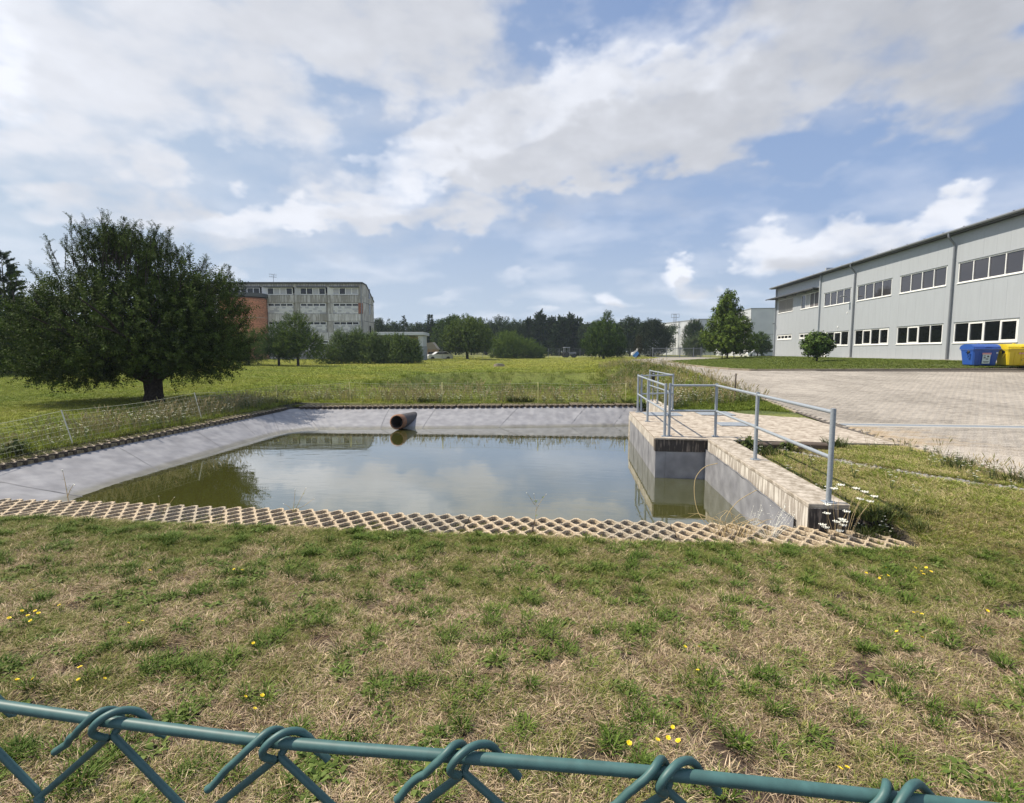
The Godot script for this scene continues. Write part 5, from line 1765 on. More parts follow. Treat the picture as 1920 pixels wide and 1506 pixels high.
	for w in wood:
		var at := at_px(w[0], 146.0 + rf(-4, 4))
		var h: float = w[1]
		var r: float = w[2]
		if w[3] == 2 and w[0] > 980.0:
			tree("fir_tree", w[4], at, [[Vector3(0, h * 0.36, 0), Vector3(r, h * 0.32, r), 1.0], [Vector3(0.2, h * 0.62, 0), Vector3(r * 0.74, h * 0.26, r * 0.7), 0.6], [Vector3(0, h * 0.84, 0), Vector3(r * 0.36, h * 0.17, r * 0.36), 0.22]], 1300, "needle", 1.0, dk0, dk1, 0.2, fir, 0.1)
		elif w[3] >= 2:
			conifer("fir_tree", w[4], at, h, r * 1.1, dk0, dk1, fir, -0.16 if w[3] == 3 else 0.0)
		else:
			var a0 := dk0 if w[3] == 0 else Color(0.026, 0.044, 0.014)
			var a1 := dk1 if w[3] == 0 else Color(0.062, 0.088, 0.028)
			tree("wood_tree", w[4], at, [[Vector3(0, h * 0.55, 0), Vector3(r, h * 0.42, r), 1.0], [Vector3(r * 0.5, h * 0.38, 0.3), Vector3(r * 0.8, h * 0.3, r * 0.8), 0.5], [Vector3(-r * 0.5, h * 0.36, 0.3), Vector3(r * 0.8, h * 0.3, r * 0.8), 0.5]], 1100, "leafy", 1.0, a0, a1, 0.2, fir)
	# the rest of the wood, one mass
	var fx := [[], []]
	var fc := [[], []]
	for i in 15000:
		var u := rf(-900.0, 1260.0)
		var d := rf(158.0, 186.0)
		var p := at_px(u, d)
		var top := 8.6 + 1.6 * nz.get_noise_1d(u * 0.03) + 1.4 * nz2.get_noise_1d(u * 0.11 + d)
		p.y = ground_h(p.x, p.z) + top * pow(rng.randf(), 0.6)
		fx[i % 2].append(Transform3D(basis_along(Vector3(rf(-1, 1), rf(0, 1.4), rf(-1, 1)), rf(0, TAU), rf(1.2, 2.2)), p))
		fc[i % 2].append(dk0.lerp(dk1, rng.randf()))
	for k in 2:
		tag(multi("wood", TW.leafy[k], M.leaf, fx[k], fc[k]), "dark wood closing the far side of the field", "", "", "stuff")

func big_tree() -> void:
	var at := Vector3(-15.95, 0, -18.85)
	at.y = ground_h(at.x, at.z)
	var t := thing("spreading_tree", "big dark spreading tree with a short thick trunk on the left lawn", "tree", at)
	var mb := MB.new()
	# trunk splitting low into thick limbs
	mb.tube([Vector3(0, -0.25, 0), Vector3(0, 0.06, 0), Vector3(0.02, 0.35, 0), Vector3(0.0, 0.75, 0), Vector3(-0.05, 1.15, 0)], [0.46, 0.37, 0.31, 0.32, 0.34], 12, false)
	var limbs := [[-1.9, 1.75, 0.4, 0.16], [-0.9, 2.6, -0.6, 0.18], [0.9, 2.3, 0.5, 0.17], [1.6, 2.0, -0.4, 0.15], [0.2, 3.0, 0.8, 0.16], [-0.3, 3.2, -1.2, 0.15], [0.6, 1.9, 1.6, 0.13], [-0.8, 2.0, 1.7, 0.13]]
	for l in limbs:
		branch_tube(mb, Vector3(0, 0.72, 0), Vector3(l[0], l[1], l[2]), l[3], l[3] * 0.55, 0.12, 8)
		for k in 3:
			var e := Vector3(l[0], l[1], l[2])
			branch_tube(mb, e, e + Vector3(l[0] * rf(0.4, 1.1), rf(0.6, 1.8), l[2] * 0.8 + rf(-1, 1)), l[3] * 0.5, 0.02, 0.25, 5)
	obj("trunk", mb, M.bark, t)
	var lobes := [
		[Vector3(-1.2, 3.1, 0), Vector3(3.5, 2.0, 3.3), 1.5], [Vector3(1.3, 2.7, 0.2), Vector3(2.3, 1.9, 2.6), 0.9], [Vector3(-3.5, 2.4, 0.2), Vector3(2.2, 1.7, 2.4), 0.8],
		[Vector3(-1.4, 5.0, -0.2), Vector3(1.35, 1.6, 1.5), 0.42], [Vector3(0.6, 4.5, 0), Vector3(1.2, 1.25, 1.4), 0.3], [Vector3(-3.1, 4.0, 0), Vector3(1.3, 1.0, 1.5), 0.3],
		[Vector3(2.4, 3.6, 0), Vector3(1.2, 1.35, 1.4), 0.32], [Vector3(-4.6, 3.2, 0), Vector3(1.1, 1.0, 1.4), 0.25],
		[Vector3(-2.6, 1.5, 0.8), Vector3(2.3, 0.75, 2.2), 0.6], [Vector3(-0.2, 2.0, 1.4), Vector3(2.4, 0.75, 2.0), 0.5], [Vector3(2.2, 1.8, 0.3), Vector3(1.5, 0.75, 1.8), 0.4], [Vector3(-0.9, 2.2, -1.6), Vector3(2.9, 1.2, 1.9), 0.5]]
	var c0 := Color(0.014, 0.026, 0.008)
	var c1 := Color(0.105, 0.150, 0.032)
	for l in lobes:
		l[0] = Vector3(l[0].x * 0.94 + 0.22, l[0].y * 0.95 + 0.05, l[0].z)
		l[1] = l[1] * Vector3(0.95, 0.95, 1.0)
	crown(t, lobes, 8600, "fine", 0.42, c0, c1, 0.45, 0.36, 0.20)
	# long shoots standing out of the top and shoulders
	var lists := [[], []]
	var cols := [[], []]
	var sb := MB.new()
	for i in 150:
		var a: Vector3
		var dir: Vector3
		# they stand on a dome that is highest left of the trunk
		a.x = rf(-2.4, 0.9) if i < 80 else rf(-5.0, 3.2)
		a.z = rf(-1.6, 1.6)
		a.y = 5.75 - 0.17 * pow(absf(a.x + 0.9), 1.75) - 0.12 * a.z * a.z
		dir = Vector3((a.x + 0.9) * 0.13 + rf(-0.35, 0.35), 1.0, rf(-0.4, 0.4)).normalized()
		var len := rf(0.4, 1.25) if i < 80 else rf(0.35, 1.0)
		sb.tube([a - dir * 0.5, a + dir * len * 0.5, a + dir * len + Vector3(rf(-0.1, 0.1), 0, 0)], [0.018, 0.012, 0.004], 4, false)
		var q := 0.0
		while q < len:
			for s in 2:
				var dd := dir * 0.6 + Vector3(rf(-1, 1), rf(-0.2, 0.6), rf(-1, 1)) * 0.8
				lists[s].append(Transform3D(basis_along(dd, rf(0, TAU), rf(0.16, 0.30)), a + dir * q))
				cols[s].append(c0.lerp(c1, rng.randf()))
			q += 0.10
	obj("shoots", sb, M.bark, t)
	for k in 2:
		tag(multi("shoot_leaves", TW.fine[k], M.leaf, lists[k], cols[k], t), "", "", "", "stuff")

func yard_trees() -> void:
	# tall pyramid tree with three stakes
	var at := at_px(1362.0, 59.0)
	var t := thing("staked_tree", "tall leafy pyramid tree held by stakes on the tip of the grass strip", "tree", Vector3(at.x, lawn_h(at.x, at.z), at.z))
	var mb := MB.new()
	mb.tube([Vector3(0, -0.1, 0), Vector3(0.02, 2.0, 0), Vector3(0, 6.6, 0)], [0.10, 0.08, 0.02], 8, false)
	var lobes := []
	for i in 9:
		var y := 0.95 + i * 0.68
		var r := 3.05 * pow(1.0 - i / 9.3, 0.72)
		if i == 0:
			r = 2.7
		lobes.append([Vector3(rf(-0.42, 0.42) * (1.0 - i / 10.0), y + 0.25, rf(-0.3, 0.3)), Vector3(r * rf(0.85, 1.1), 0.62, r), r * r * 0.22 + 0.12])
		for k in 6:
			var a := rf(0, TAU)
			branch_tube(mb, Vector3(0, y - 0.2, 0), Vector3(cos(a) * r * 0.85, y + 0.4, sin(a) * r * 0.85), 0.03, 0.008, 0.1, 4)
	obj("trunk", mb, M.bark, t)
	crown(t, lobes, 2600, "broad", 0.46, Color(0.045, 0.080, 0.012), Color(0.140, 0.195, 0.032), 0.5, 0.5, 0.10)
	for k in 3:
		var a := k * TAU / 3 + 0.5
		mb = MB.new()
		mb.tube([Vector3(cos(a) * 0.75, -0.1, sin(a) * 0.75), Vector3(cos(a) * 0.45, 1.8, sin(a) * 0.45)], 0.04, 6)
		obj("stake", mb, M.old_wood, t)
	# small round-headed tree before the hall
	at = Vector3(18.15, 0, -41.9)
	t = thing("round_head_tree", "small round-headed tree with big drooping leaves before the works hall", "tree", Vector3(at.x, lawn_h(at.x, at.z), at.z))
	mb = MB.new()
	mb.tube([Vector3(0, -0.1, 0), Vector3(0.03, 0.4, 0), Vector3(0, 0.85, 0)], [0.075, 0.06, 0.05], 8, false)
	for k in 8:
		var a := k * TAU / 8
		branch_tube(mb, Vector3(0, 0.75, 0), Vector3(cos(a) * 0.6, 1.35, sin(a) * 0.6), 0.03, 0.008, 0.05, 4)
	obj("trunk", mb, M.bark, t)
	crown(t, [[Vector3(0, 1.15, 0), Vector3(0.88, 0.62, 0.86), 1.0], [Vector3(-0.1, 1.60, 0), Vector3(0.58, 0.42, 0.58), 0.35]], 520, "broad", 0.36, Color(0.032, 0.064, 0.014), Color(0.115, 0.175, 0.040), 0.1, 0.3, 0.0)

# ---------------------------------------------------------------- things round the pond
func rim_block(sd: int) -> ArrayMesh:
	var r := RandomNumberGenerator.new()
	r.seed = sd
	var mb := MB.new()
	var px := 0.2045
	var pz := 0.146
	var A := 0.0500
	for k in 6:
		var sg := 1.0 if k % 2 == 0 else -1.0
		var N := 32
		var hw := 0.0228
		var pts := []
		for i in N + 1:
			var x := -0.409 + 0.818 * i / N
			var c := cos(TAU * (x + 0.409) / px)
			pts.append(Vector3(x, r.randf_range(-0.0015, 0.0015), k * pz + sg * A * clampf(c * 1.25, -1, 1)))
		for i in N:
			var p: Vector3 = pts[i]
			var q: Vector3 = pts[i + 1]
			var t := (q - p).normalized()
			var sd2 := Vector3(-t.z, 0, t.x) * hw
			var s0 := Vector3(0, 0, hw)
			var dn := Vector3(0, -0.1, 0)
			var bv := Vector3(0, -0.006, 0.005)
			var bu := Vector3(0, -0.006, -0.005)
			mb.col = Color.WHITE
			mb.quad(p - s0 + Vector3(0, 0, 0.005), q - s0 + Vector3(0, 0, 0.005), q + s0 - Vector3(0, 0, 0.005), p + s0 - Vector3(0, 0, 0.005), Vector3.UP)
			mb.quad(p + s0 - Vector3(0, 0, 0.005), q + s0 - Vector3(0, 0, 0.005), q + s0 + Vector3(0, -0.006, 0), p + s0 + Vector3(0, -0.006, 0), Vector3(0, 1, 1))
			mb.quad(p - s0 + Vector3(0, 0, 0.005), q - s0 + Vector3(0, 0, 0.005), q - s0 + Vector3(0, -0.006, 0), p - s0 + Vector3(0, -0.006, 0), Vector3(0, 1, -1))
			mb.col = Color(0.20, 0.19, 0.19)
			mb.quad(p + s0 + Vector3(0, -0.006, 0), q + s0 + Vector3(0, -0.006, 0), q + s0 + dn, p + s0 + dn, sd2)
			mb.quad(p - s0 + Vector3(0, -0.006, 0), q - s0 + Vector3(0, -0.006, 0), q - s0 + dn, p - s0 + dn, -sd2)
		for e in [0, N]:
			var p: Vector3 = pts[e]
			mb.quad(p + Vector3(0, 0, -hw), p + Vector3(0, 0, hw), p + Vector3(0, -0.1, hw), p + Vector3(0, -0.1, -hw), Vector3(-1 if e == 0 else 1, 0, 0))
	return mb.mesh()

func rim_pavers() -> void:
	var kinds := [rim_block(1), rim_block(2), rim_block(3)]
	var runs := [
		["near edge of the pond: sandy grass paver blocks between lawn and water", Vector3(-9.55, -0.30, -6.60), Vector3(3.72, -0.30, -6.545), 0.0],
		["left edge of the pond: grass paver blocks with scalloped dark sides", Vector3(-10.64, -0.30, -19.0), Vector3(-10.62, -0.31, -6.9), -PI / 2],
		["far edge of the pond: grass paver blocks with dark scalloped sides", Vector3(2.55, -0.175, -20.37), Vector3(-10.3, -0.30, -19.2), PI]]
	for ri in 3:
		var rn: Array = runs[ri]
		var a: Vector3 = rn[1]
		var b: Vector3 = rn[2]
		var t := thing("grass_paver_edging", rn[0], "paver edging", a)
		var d := (b - a)
		var turn := atan2(-d.z, d.x)
		var n := int(d.length() / 0.828)
		var step := d / n
		for i in n:
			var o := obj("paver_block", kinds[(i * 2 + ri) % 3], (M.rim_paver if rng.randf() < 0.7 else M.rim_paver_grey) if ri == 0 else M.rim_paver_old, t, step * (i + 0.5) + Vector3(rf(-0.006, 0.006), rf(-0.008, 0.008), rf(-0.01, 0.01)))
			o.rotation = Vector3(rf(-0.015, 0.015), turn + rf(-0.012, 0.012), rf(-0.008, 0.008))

func rail_run(label: String, posts: Array, plates := true) -> void:
	var base: Vector3 = posts[0]
	var t := thing("guard_railing", label, "railing", base)
	for p in posts:
		var s := MB.new()
		var q: Vector3 = p - base
		s.tube([q, q + Vector3(0, 1.125, 0)], 0.030, 12)
		s.tube([q + Vector3(0, 1.125, 0), q + Vector3(0, 1.130, 0)], [0.030, 0.024], 12)
		obj("post", s, M.steel, t)
		if plates:
			s = MB.new()
			s.box(q + Vector3(0, 0.006, 0), Vector3(0.13, 0.012, 0.13), 0.003)
			for bx in [-0.045, 0.045]:
				s.tube([q + Vector3(bx, 0.012, 0.045), q + Vector3(bx, 0.03, 0.045)], 0.008, 6)
			obj("base_plate", s, M.steel, t)
	for i in posts.size() - 1:
		var a: Vector3 = posts[i] - base
		var b: Vector3 = posts[i + 1] - base
		for y in [1.085, 0.545]:
			var s := MB.new()
			var dd := (b - a).normalized() * 0.02
			s.tube([a + Vector3(0, y, 0) + dd, b + Vector3(0, y, 0) - dd], 0.0235, 10)
			obj("rail", s, M.steel, t)

func railings() -> void:
	rail_run("grey tube railing along the front of the platform and the near streaked wall", [Vector3(2.10, 0, -11.55), Vector3(3.07, 0, -11.62), Vector3(3.08, 0, -9.17), Vector3(3.085, 0, -6.62)])
	rail_run("grey tube railing along the left, water side of the platform", [Vector3(1.99, 0, -16.02), Vector3(1.985, 0, -13.95), Vector3(2.0, 0, -11.50)])
	rail_run("grey tube railing at the back of the platform, running away along the rear wall", [Vector3(2.09, 0, -16.05), Vector3(3.09, 0, -16.55), Vector3(3.0, 0, -18.8), Vector3(2.93, 0, -20.2)])

func pipe() -> void:
	var t := thing("inlet_pipe", "big dark pipe with a rusty rim poking out of the far bank over the water", "pipe", Vector3(-5.78, -0.565, -17.25), 0.0)
	var d := Vector3(0.0, -0.055, -1.0).normalized()
	var s := MB.new()
	var pts := []
	var rad := []
	for i in 66:
		pts.append(d * (0.30 + i * 0.035))
		rad.append(0.222 if i % 2 else 0.238)
	s.tube(pts, rad, 24, false)
	obj("ribbed_shell", s, M.pipe_outer, t)
	s = MB.new()
	s.tube([Vector3.ZERO, d * 0.012, d * 0.02, d * 0.09, d * 0.10, d * 0.12, d * 0.13, d * 0.20, d * 0.21, d * 0.23, d * 0.24, d * 0.31, d * 0.32], [0.225, 0.25, 0.255, 0.255, 0.245, 0.245, 0.256, 0.256, 0.245, 0.245, 0.255, 0.255, 0.23], 28, false)
	for k in 28:
		var up := d.cross(Vector3.RIGHT).normalized()
		var sx := d.cross(up)
		var a := TAU * k / 28
		var b := TAU * (k + 1) / 28
		var pa := sx * cos(a) + up * sin(a)
		var pb := sx * cos(b) + up * sin(b)
		s.quad(pa * 0.205, pb * 0.205, pb * 0.226, pa * 0.226, -d)
	obj("rim", s, M.pipe_ring, t)
	s = MB.new()
	s.tube([d * 0.001, d * 0.5, d * 1.6], [0.206, 0.20, 0.19], 24, false)
	obj("inside", s, M.pipe_inside, t)

func bin(label: String, at: Vector3, turn: float, m: Material, sticker: int) -> void:
	var t := thing("waste_container", label, "waste container", at, turn, "four-wheeled waste containers by the hall")
	var s := MB.new()
	# tub: rings from the floor to the rim
	var rings := [[0.22, 0.56, 0.36], [0.26, 0.60, 0.40], [0.75, 0.645, 0.46], [1.02, 0.665, 0.49], [1.03, 0.685, 0.515], [1.09, 0.685, 0.515]]
	var prev := []
	for r in rings:
		var ring := []
		for c in [[-1, -1], [1, -1], [1, 1], [-1, 1]]:
			# chamfered corners
			var hx: float = r[1]
			var hz: float = r[2]
			var e := 0.06
			var p1 := Vector3(c[0] * hx, r[0], c[1] * (hz - e))
			var p2 := Vector3(c[0] * (hx - e), r[0], c[1] * hz)
			if c[0] * c[1] > 0:
				ring.append(p1); ring.append(p2)
			else:
				ring.append(p2); ring.append(p1)
		if prev.size():
			for i in 8:
				var j := (i + 1) % 8
				var mid: Vector3 = (ring[i] + ring[j]) * 0.5
				s.quad(prev[i], prev[j], ring[j], ring[i], Vector3(mid.x * 0.7, 0.0, mid.z))
		else:
			for i in 8:
				s.ftri(Vector3(0, r[0], 0), ring[i], ring[(i + 1) % 8], Vector3.DOWN)
		prev = ring
	for x in [-0.33, 0.0, 0.33]:
		s.box(Vector3(x, 0.62, 0.452), Vector3(0.035, 0.7, 0.03), 0.008, Basis(Vector3.RIGHT, 0.10))
	obj("tub", s, m, t)
	# domed lid
	s = MB.new()
	var prof := PackedVector2Array()
	for i in 11:
		var a := PI * i / 10.0
		prof.append(Vector2(0.52 * cos(a), 1.12 + 0.27 * pow(sin(a), 0.75)))
	prof.append(Vector2(-0.53, 1.095))
	prof.append(Vector2(0.53, 1.095))
	s.extrude(prof, Transform3D(Basis(Vector3(0, 0, 1), Vector3.UP, Vector3(-1, 0, 0)), Vector3(0.70, 0, 0)), 1.40)
	obj("lid", s, m, t)
	s = MB.new()
	s.bx(Vector3(-0.64, 1.10, 0.50), Vector3(0.70, 1.15, 0.56), 0.015)
	obj("lid_lip", s, m, t)
	s = MB.new()
	s.box(Vector3(0.05, 1.225, 0.50), Vector3(0.34, 0.035, 0.07), 0.012)
	s.box(Vector3(-0.1, 1.40, 0.0), Vector3(0.12, 0.05, 0.08), 0.015)
	obj("lid_handle", s, m, t)
	# trunnion and grip on the side
	for sx in [-1.0, 1.0]:
		s = MB.new()
		s.ball(Vector3(sx * 0.665, 0.95, 0.12), Vector3(0.035, 0.13, 0.12), 6, 10)
		obj("grip_hollow", s, M.black_rubber, t)
		s = MB.new()
		s.tube([Vector3(sx * 0.66, 0.93, 0.02), Vector3(sx * 0.76, 0.93, 0.02)], 0.035, 10)
		s.tube([Vector3(sx * 0.70, 0.88, 0.25), Vector3(sx * 0.73, 0.72, 0.22), Vector3(sx * 0.70, 0.66, 0.12)], 0.03, 6)
		obj("grip", s, m, t)
	for x in [-0.45, 0.45]:
		for z in [-0.28, 0.28]:
			s = MB.new()
			s.tube([Vector3(x - 0.025, 0.10, z), Vector3(x + 0.025, 0.10, z)], 0.10, 14)
			var w := obj("wheel", s, M.black_rubber, t)
			s = MB.new()
			s.bx(Vector3(x - 0.05, 0.10, z - 0.02), Vector3(x - 0.03, 0.24, z + 0.04))
			s.bx(Vector3(x + 0.03, 0.10, z - 0.02), Vector3(x + 0.05, 0.24, z + 0.04))
			obj("fork", s, M.steel, w)
	var tilt := Basis(Vector3.RIGHT, 0.10)
	if sticker == 1:
		s = MB.new()
		s.box(Vector3(0.0, 0.60, 0.487), Vector3(0.40, 0.56, 0.004), 0.0, tilt)
		var st := obj("sticker", s, M.sticker, t)
		s = MB.new()
		s.box(Vector3(0.0, 0.86, 0.516), Vector3(0.46, 0.09, 0.004), 0.0, tilt)
		obj("sticker_head", s, M.sticker_red, st)
		s = MB.new()
		for q in [[-0.10, 0.74, 0.12, 0.035], [0.08, 0.71, 0.10, 0.09], [-0.09, 0.64, 0.10, 0.06], [0.04, 0.57, 0.13, 0.05], [0.0, 0.43, 0.3, 0.025], [0.0, 0.39, 0.24, 0.02]]:
			s.box(Vector3(q[0], q[1], 0.4925 + (q[1] - 0.60) * 0.10), Vector3(q[2], q[3], 0.003), 0.0, tilt)
		obj("sticker_print", s, M.ink, st)
		s = MB.new()
		s.box(Vector3(0.52, 0.90, 0.515), Vector3(0.10, 0.07, 0.004), 0.0, tilt)
		obj("sticker", s, M.sticker, t)
	else:
		s = MB.new()
		for q in [[-0.17, 0.11], [-0.04, 0.10], [0.08, 0.08], [0.18, 0.06]]:
			s.box(Vector3(0.05 + q[0], 0.88, 0.514), Vector3(q[1], 0.075, 0.004), 0.0, tilt)
		obj("sticker", s, M.sticker_red, t)
		s = MB.new()
		s.box(Vector3(0.1, 0.62, 0.496), Vector3(0.2, 0.012, 0.003), 0.0, tilt * Basis(Vector3.FORWARD, -0.5))
		s.box(Vector3(0.0, 0.52, 0.486), Vector3(0.02, 0.11, 0.003), 0.0, tilt * Basis(Vector3.FORWARD, -0.7))
		obj("scuff_mark", s, M.ink, t)

func bins() -> void:
	bin("blue four-wheeled waste container with a white sticker", Vector3(22.55, 0.815, -32.35), 0.03, M.bin_blue, 1)
	bin("yellow four-wheeled waste container at the right edge of the picture", Vector3(24.12, 0.815, -32.05), -0.02, M.bin_yellow, 0)

func netting() -> void:
	var posts := [[Vector3(-10.75, 0, -7.6), Vector3(-0.1, 0.78, 0)], [Vector3(-11.12, 0, -10.75), Vector3(-0.20, 0.77, 0.05)], [Vector3(-11.35, 0, -15.3), Vector3(-0.22, 0.80, 0)], [Vector3(-12.4, 0, -21.4), Vector3(-0.02, 0.62, 0)], [Vector3(-9.2, 0, -21.5), Vector3(-0.03, 0.80, 0)], [Vector3(-5.25, 0, -21.5), Vector3(0.0, 0.80, 0)], [Vector3(-1.3, 0, -21.6), Vector3(0.0, 0.82, 0)], [Vector3(2.2, 0, -21.7), Vector3(0.02, 0.75, 0)]]
	for p in posts:
		p[0].y = ground_h(p[0].x, p[0].z)
	var t := thing("electric_netting", "low electric netting fence on thin stakes round the left and far sides of the pond", "netting fence", posts[0][0])
	var base: Vector3 = posts[0][0]
	for i in posts.size():
		var p: Vector3 = posts[i][0] - base
		var s := MB.new()
		s.tube([p - Vector3(0, 0.1, 0), p + posts[i][1] * 1.03], 0.014 if i < 3 else 0.022, 6)
		obj("stake", s, M.netting_white if i < 3 else M.stake_yellow, t)
	for i in posts.size() - 1:
		var a: Vector3 = posts[i][0] - base
		var b: Vector3 = posts[i + 1][0] - base
		var ta: Vector3 = posts[i][1]
		var tb: Vector3 = posts[i + 1][1]
		var s := MB.new()
		var n := 16
		for r in 8:
			var f := 0.06 + 0.94 * r / 7.0
			var pts := []
			for k in n + 1:
				var q := float(k) / n
				pts.append((a + ta * f).lerp(b + tb * f, q) - Vector3(0, sin(q * PI) * 0.06 * f, 0))
			s.tube(pts, 0.005 if r == 7 else 0.0028, 3, false)
		var len := a.distance_to(b)
		var nv := int(len / 0.16)
		for k in nv:
			var q := (k + 0.5) / nv
			var lo := (a + ta * 0.06).lerp(b + tb * 0.06, q)
			var hi := (a + ta).lerp(b + tb, q) - Vector3(0, sin(q * PI) * 0.06, 0)
			s.tube([lo, hi], 0.0022, 3, false)
		obj("net", s, M.netting_string, t)

func small_things() -> void:
	# blue sheet on a stake
	var p := at_px(1190.0, 54.0)
	p.y = ground_h(p.x, p.z)
	var t := thing("blue_marker", "tilted blue sheet metal marker on a short post at the roadside", "marker", p, YAW)
	var s := MB.new()
	s.tube([Vector3(0.1, 0, 0), Vector3(0.1, 0.75, 0)], 0.04, 6)
	obj("post", s, M.old_wood, t)
	s = MB.new()
	s.extrude(PackedVector2Array([Vector2(-0.30, 0.55), Vector2(0.05, 0.35), Vector2(0.38, 0.80), Vector2(0.20, 1.05)]), Transform3D(Basis.IDENTITY, Vector3(0, 0, 0.05)), 0.03)
	obj("sheet", s, M.blue_sheet, t)
	s = MB.new()
	s.extrude(PackedVector2Array([Vector2(-0.30, 0.62), Vector2(0.20, 1.07), Vector2(0.16, 1.11), Vector2(-0.36, 0.66)]), Transform3D(Basis.IDENTITY, Vector3(0, 0, 0.04)), 0.05)
	obj("sheet_edge", s, M.white_frame, t)
	# manhole ring in the field
	p = at_px(936.0, 60.0)
	p.y = ground_h(p.x, p.z)
	t = thing("manhole_ring", "low tan concrete manhole ring lying in the mown field", "manhole", p)
	s = MB.new()
	s.tube([Vector3.ZERO, Vector3(0, 0.22, 0), Vector3(0, 0.30, 0)], [0.62, 0.62, 0.45], 16)
	obj("ring", s, M.kerb, t)
	s = MB.new()
	s.tube([Vector3(0, 0.302, 0), Vector3(0, 0.33, 0)], 0.33, 16)
	obj("cover", s, M.gutter, t)
	# black box at the far end of the rear railing
	t = thing("control_box", "narrow black control box on a post behind the platform railing", "control box", Vector3(2.98, -0.01, -19.75))
	s = MB.new()
	s.box(Vector3(0, 0.92, 0), Vector3(0.11, 0.36, 0.10), 0.01)
	obj("box", s, M.black_rubber, t)
	s = MB.new()
	s.tube([Vector3(0, 0, 0), Vector3(0, 0.75, 0)], 0.025, 8)
	obj("post", s, M.gutter, t)
	s = MB.new()
	s.box(Vector3(0, 1.02, 0.054), Vector3(0.06, 0.04, 0.006))
	obj("plate", s, M.white_frame, t)
	# thin rod by the yard kerb
	t = thing("steel_rod", "thin dark steel rod standing in the weeds by the yard kerb", "rod", Vector3(5.45, ground_h(5.45, -18.4), -18.4))
	s = MB.new()
	s.tube([Vector3.ZERO, Vector3(0.01, 0.95, 0)], 0.022, 6)
	obj("rod", s, M.old_wood, t)

func wire_knot(base: Vector3, ax: Vector3, up: Vector3, out: Vector3, kind: int) -> Array:
	# the cut end of a strand wound over the top wire; ax runs along it to the right, out points to the viewer
	var f := []
	if kind == 0:
		f = [[0.2, -6.2, -0.8], [1.3, -4.4, -2.6], [0.9, -1.4, -4.2], [-0.8, 2.0, -3.6], [-2.6, 4.0, -0.4], [-4.6, 3.4, 2.4], [-7.0, 1.0, 4.0], [-10.0, -2.0, 4.6], [-15.0, -7.0, 5.0], [-20.5, -12.3, 5.4]]
	else:
		f = [[-0.3, -6.2, 0.8], [-1.6, -4.6, 2.6], [-3.2, -2.0, 4.2], [-2.0, 1.2, 4.6], [0.6, 3.6, 3.0], [4.0, 4.6, 0.2], [7.6, 3.0, -2.8], [10.5, -0.2, -4.4], [14.0, -5.0, -4.6], [18.5, -10.0, -5.0]]
	var pts := []
	for i in f.size() - 1:
		for s in 3:
			var t := s / 3.0
			var p: Array = f[maxi(i - 1, 0)]
			var a: Array = f[i]
			var b: Array = f[i + 1]
			var q: Array = f[mini(i + 2, f.size() - 1)]
			var w := []
			for k in 3:
				w.append(cubic_interpolate(a[k], b[k], p[k], q[k], t) * 0.001)
			pts.append(base + ax * w[0] + up * w[1] + out * w[2])
	var l: Array = f[-1]
	pts.append(base + ax * (l[0] * 0.001) + up * (l[1] * 0.001) + out * (l[2] * 0.001))
	# no two ends are bent alike
	var w1 := rf(0.85, 1.2)
	var w2 := rf(-0.0018, 0.0018)
	for i in pts.size():
		var f2 := clampf((i - 15.0) / 12.0, 0.0, 1.0)
		var o: Vector3 = pts[i] - base
		pts[i] = base + o * lerpf(1.0, w1, f2) + out * w2 * f2 + up * rf(-0.0015, 0.0015) * f2 * f2
	pts.reverse()
	return pts

# the top wire sags and rises a little between the knots
const SAG := [[-3.0, 9.0], [-1.6, 6.4], [-0.7, 3.2], [0.0, 0.5], [1.0, -2.0], [2.0, -1.5], [3.0, -1.1], [4.0, -2.7], [5.0, -5.0], [6.0, -6.0]]

func sag(k: float) -> Vector3:
	if k <= SAG[0][0]:
		return Vector3(0, SAG[0][1] * 0.001, 0)
	for i in SAG.size() - 1:
		if k <= SAG[i + 1][0]:
			var t: float = (k - SAG[i][0]) / (SAG[i + 1][0] - SAG[i][0])
			return Vector3(0, 0.001 * cubic_interpolate(SAG[i][1], SAG[i + 1][1], SAG[maxi(i - 1, 0)][1], SAG[mini(i + 2, SAG.size() - 1)][1], t), 0)
	return Vector3(0, SAG[-1][1] * 0.001, 0)

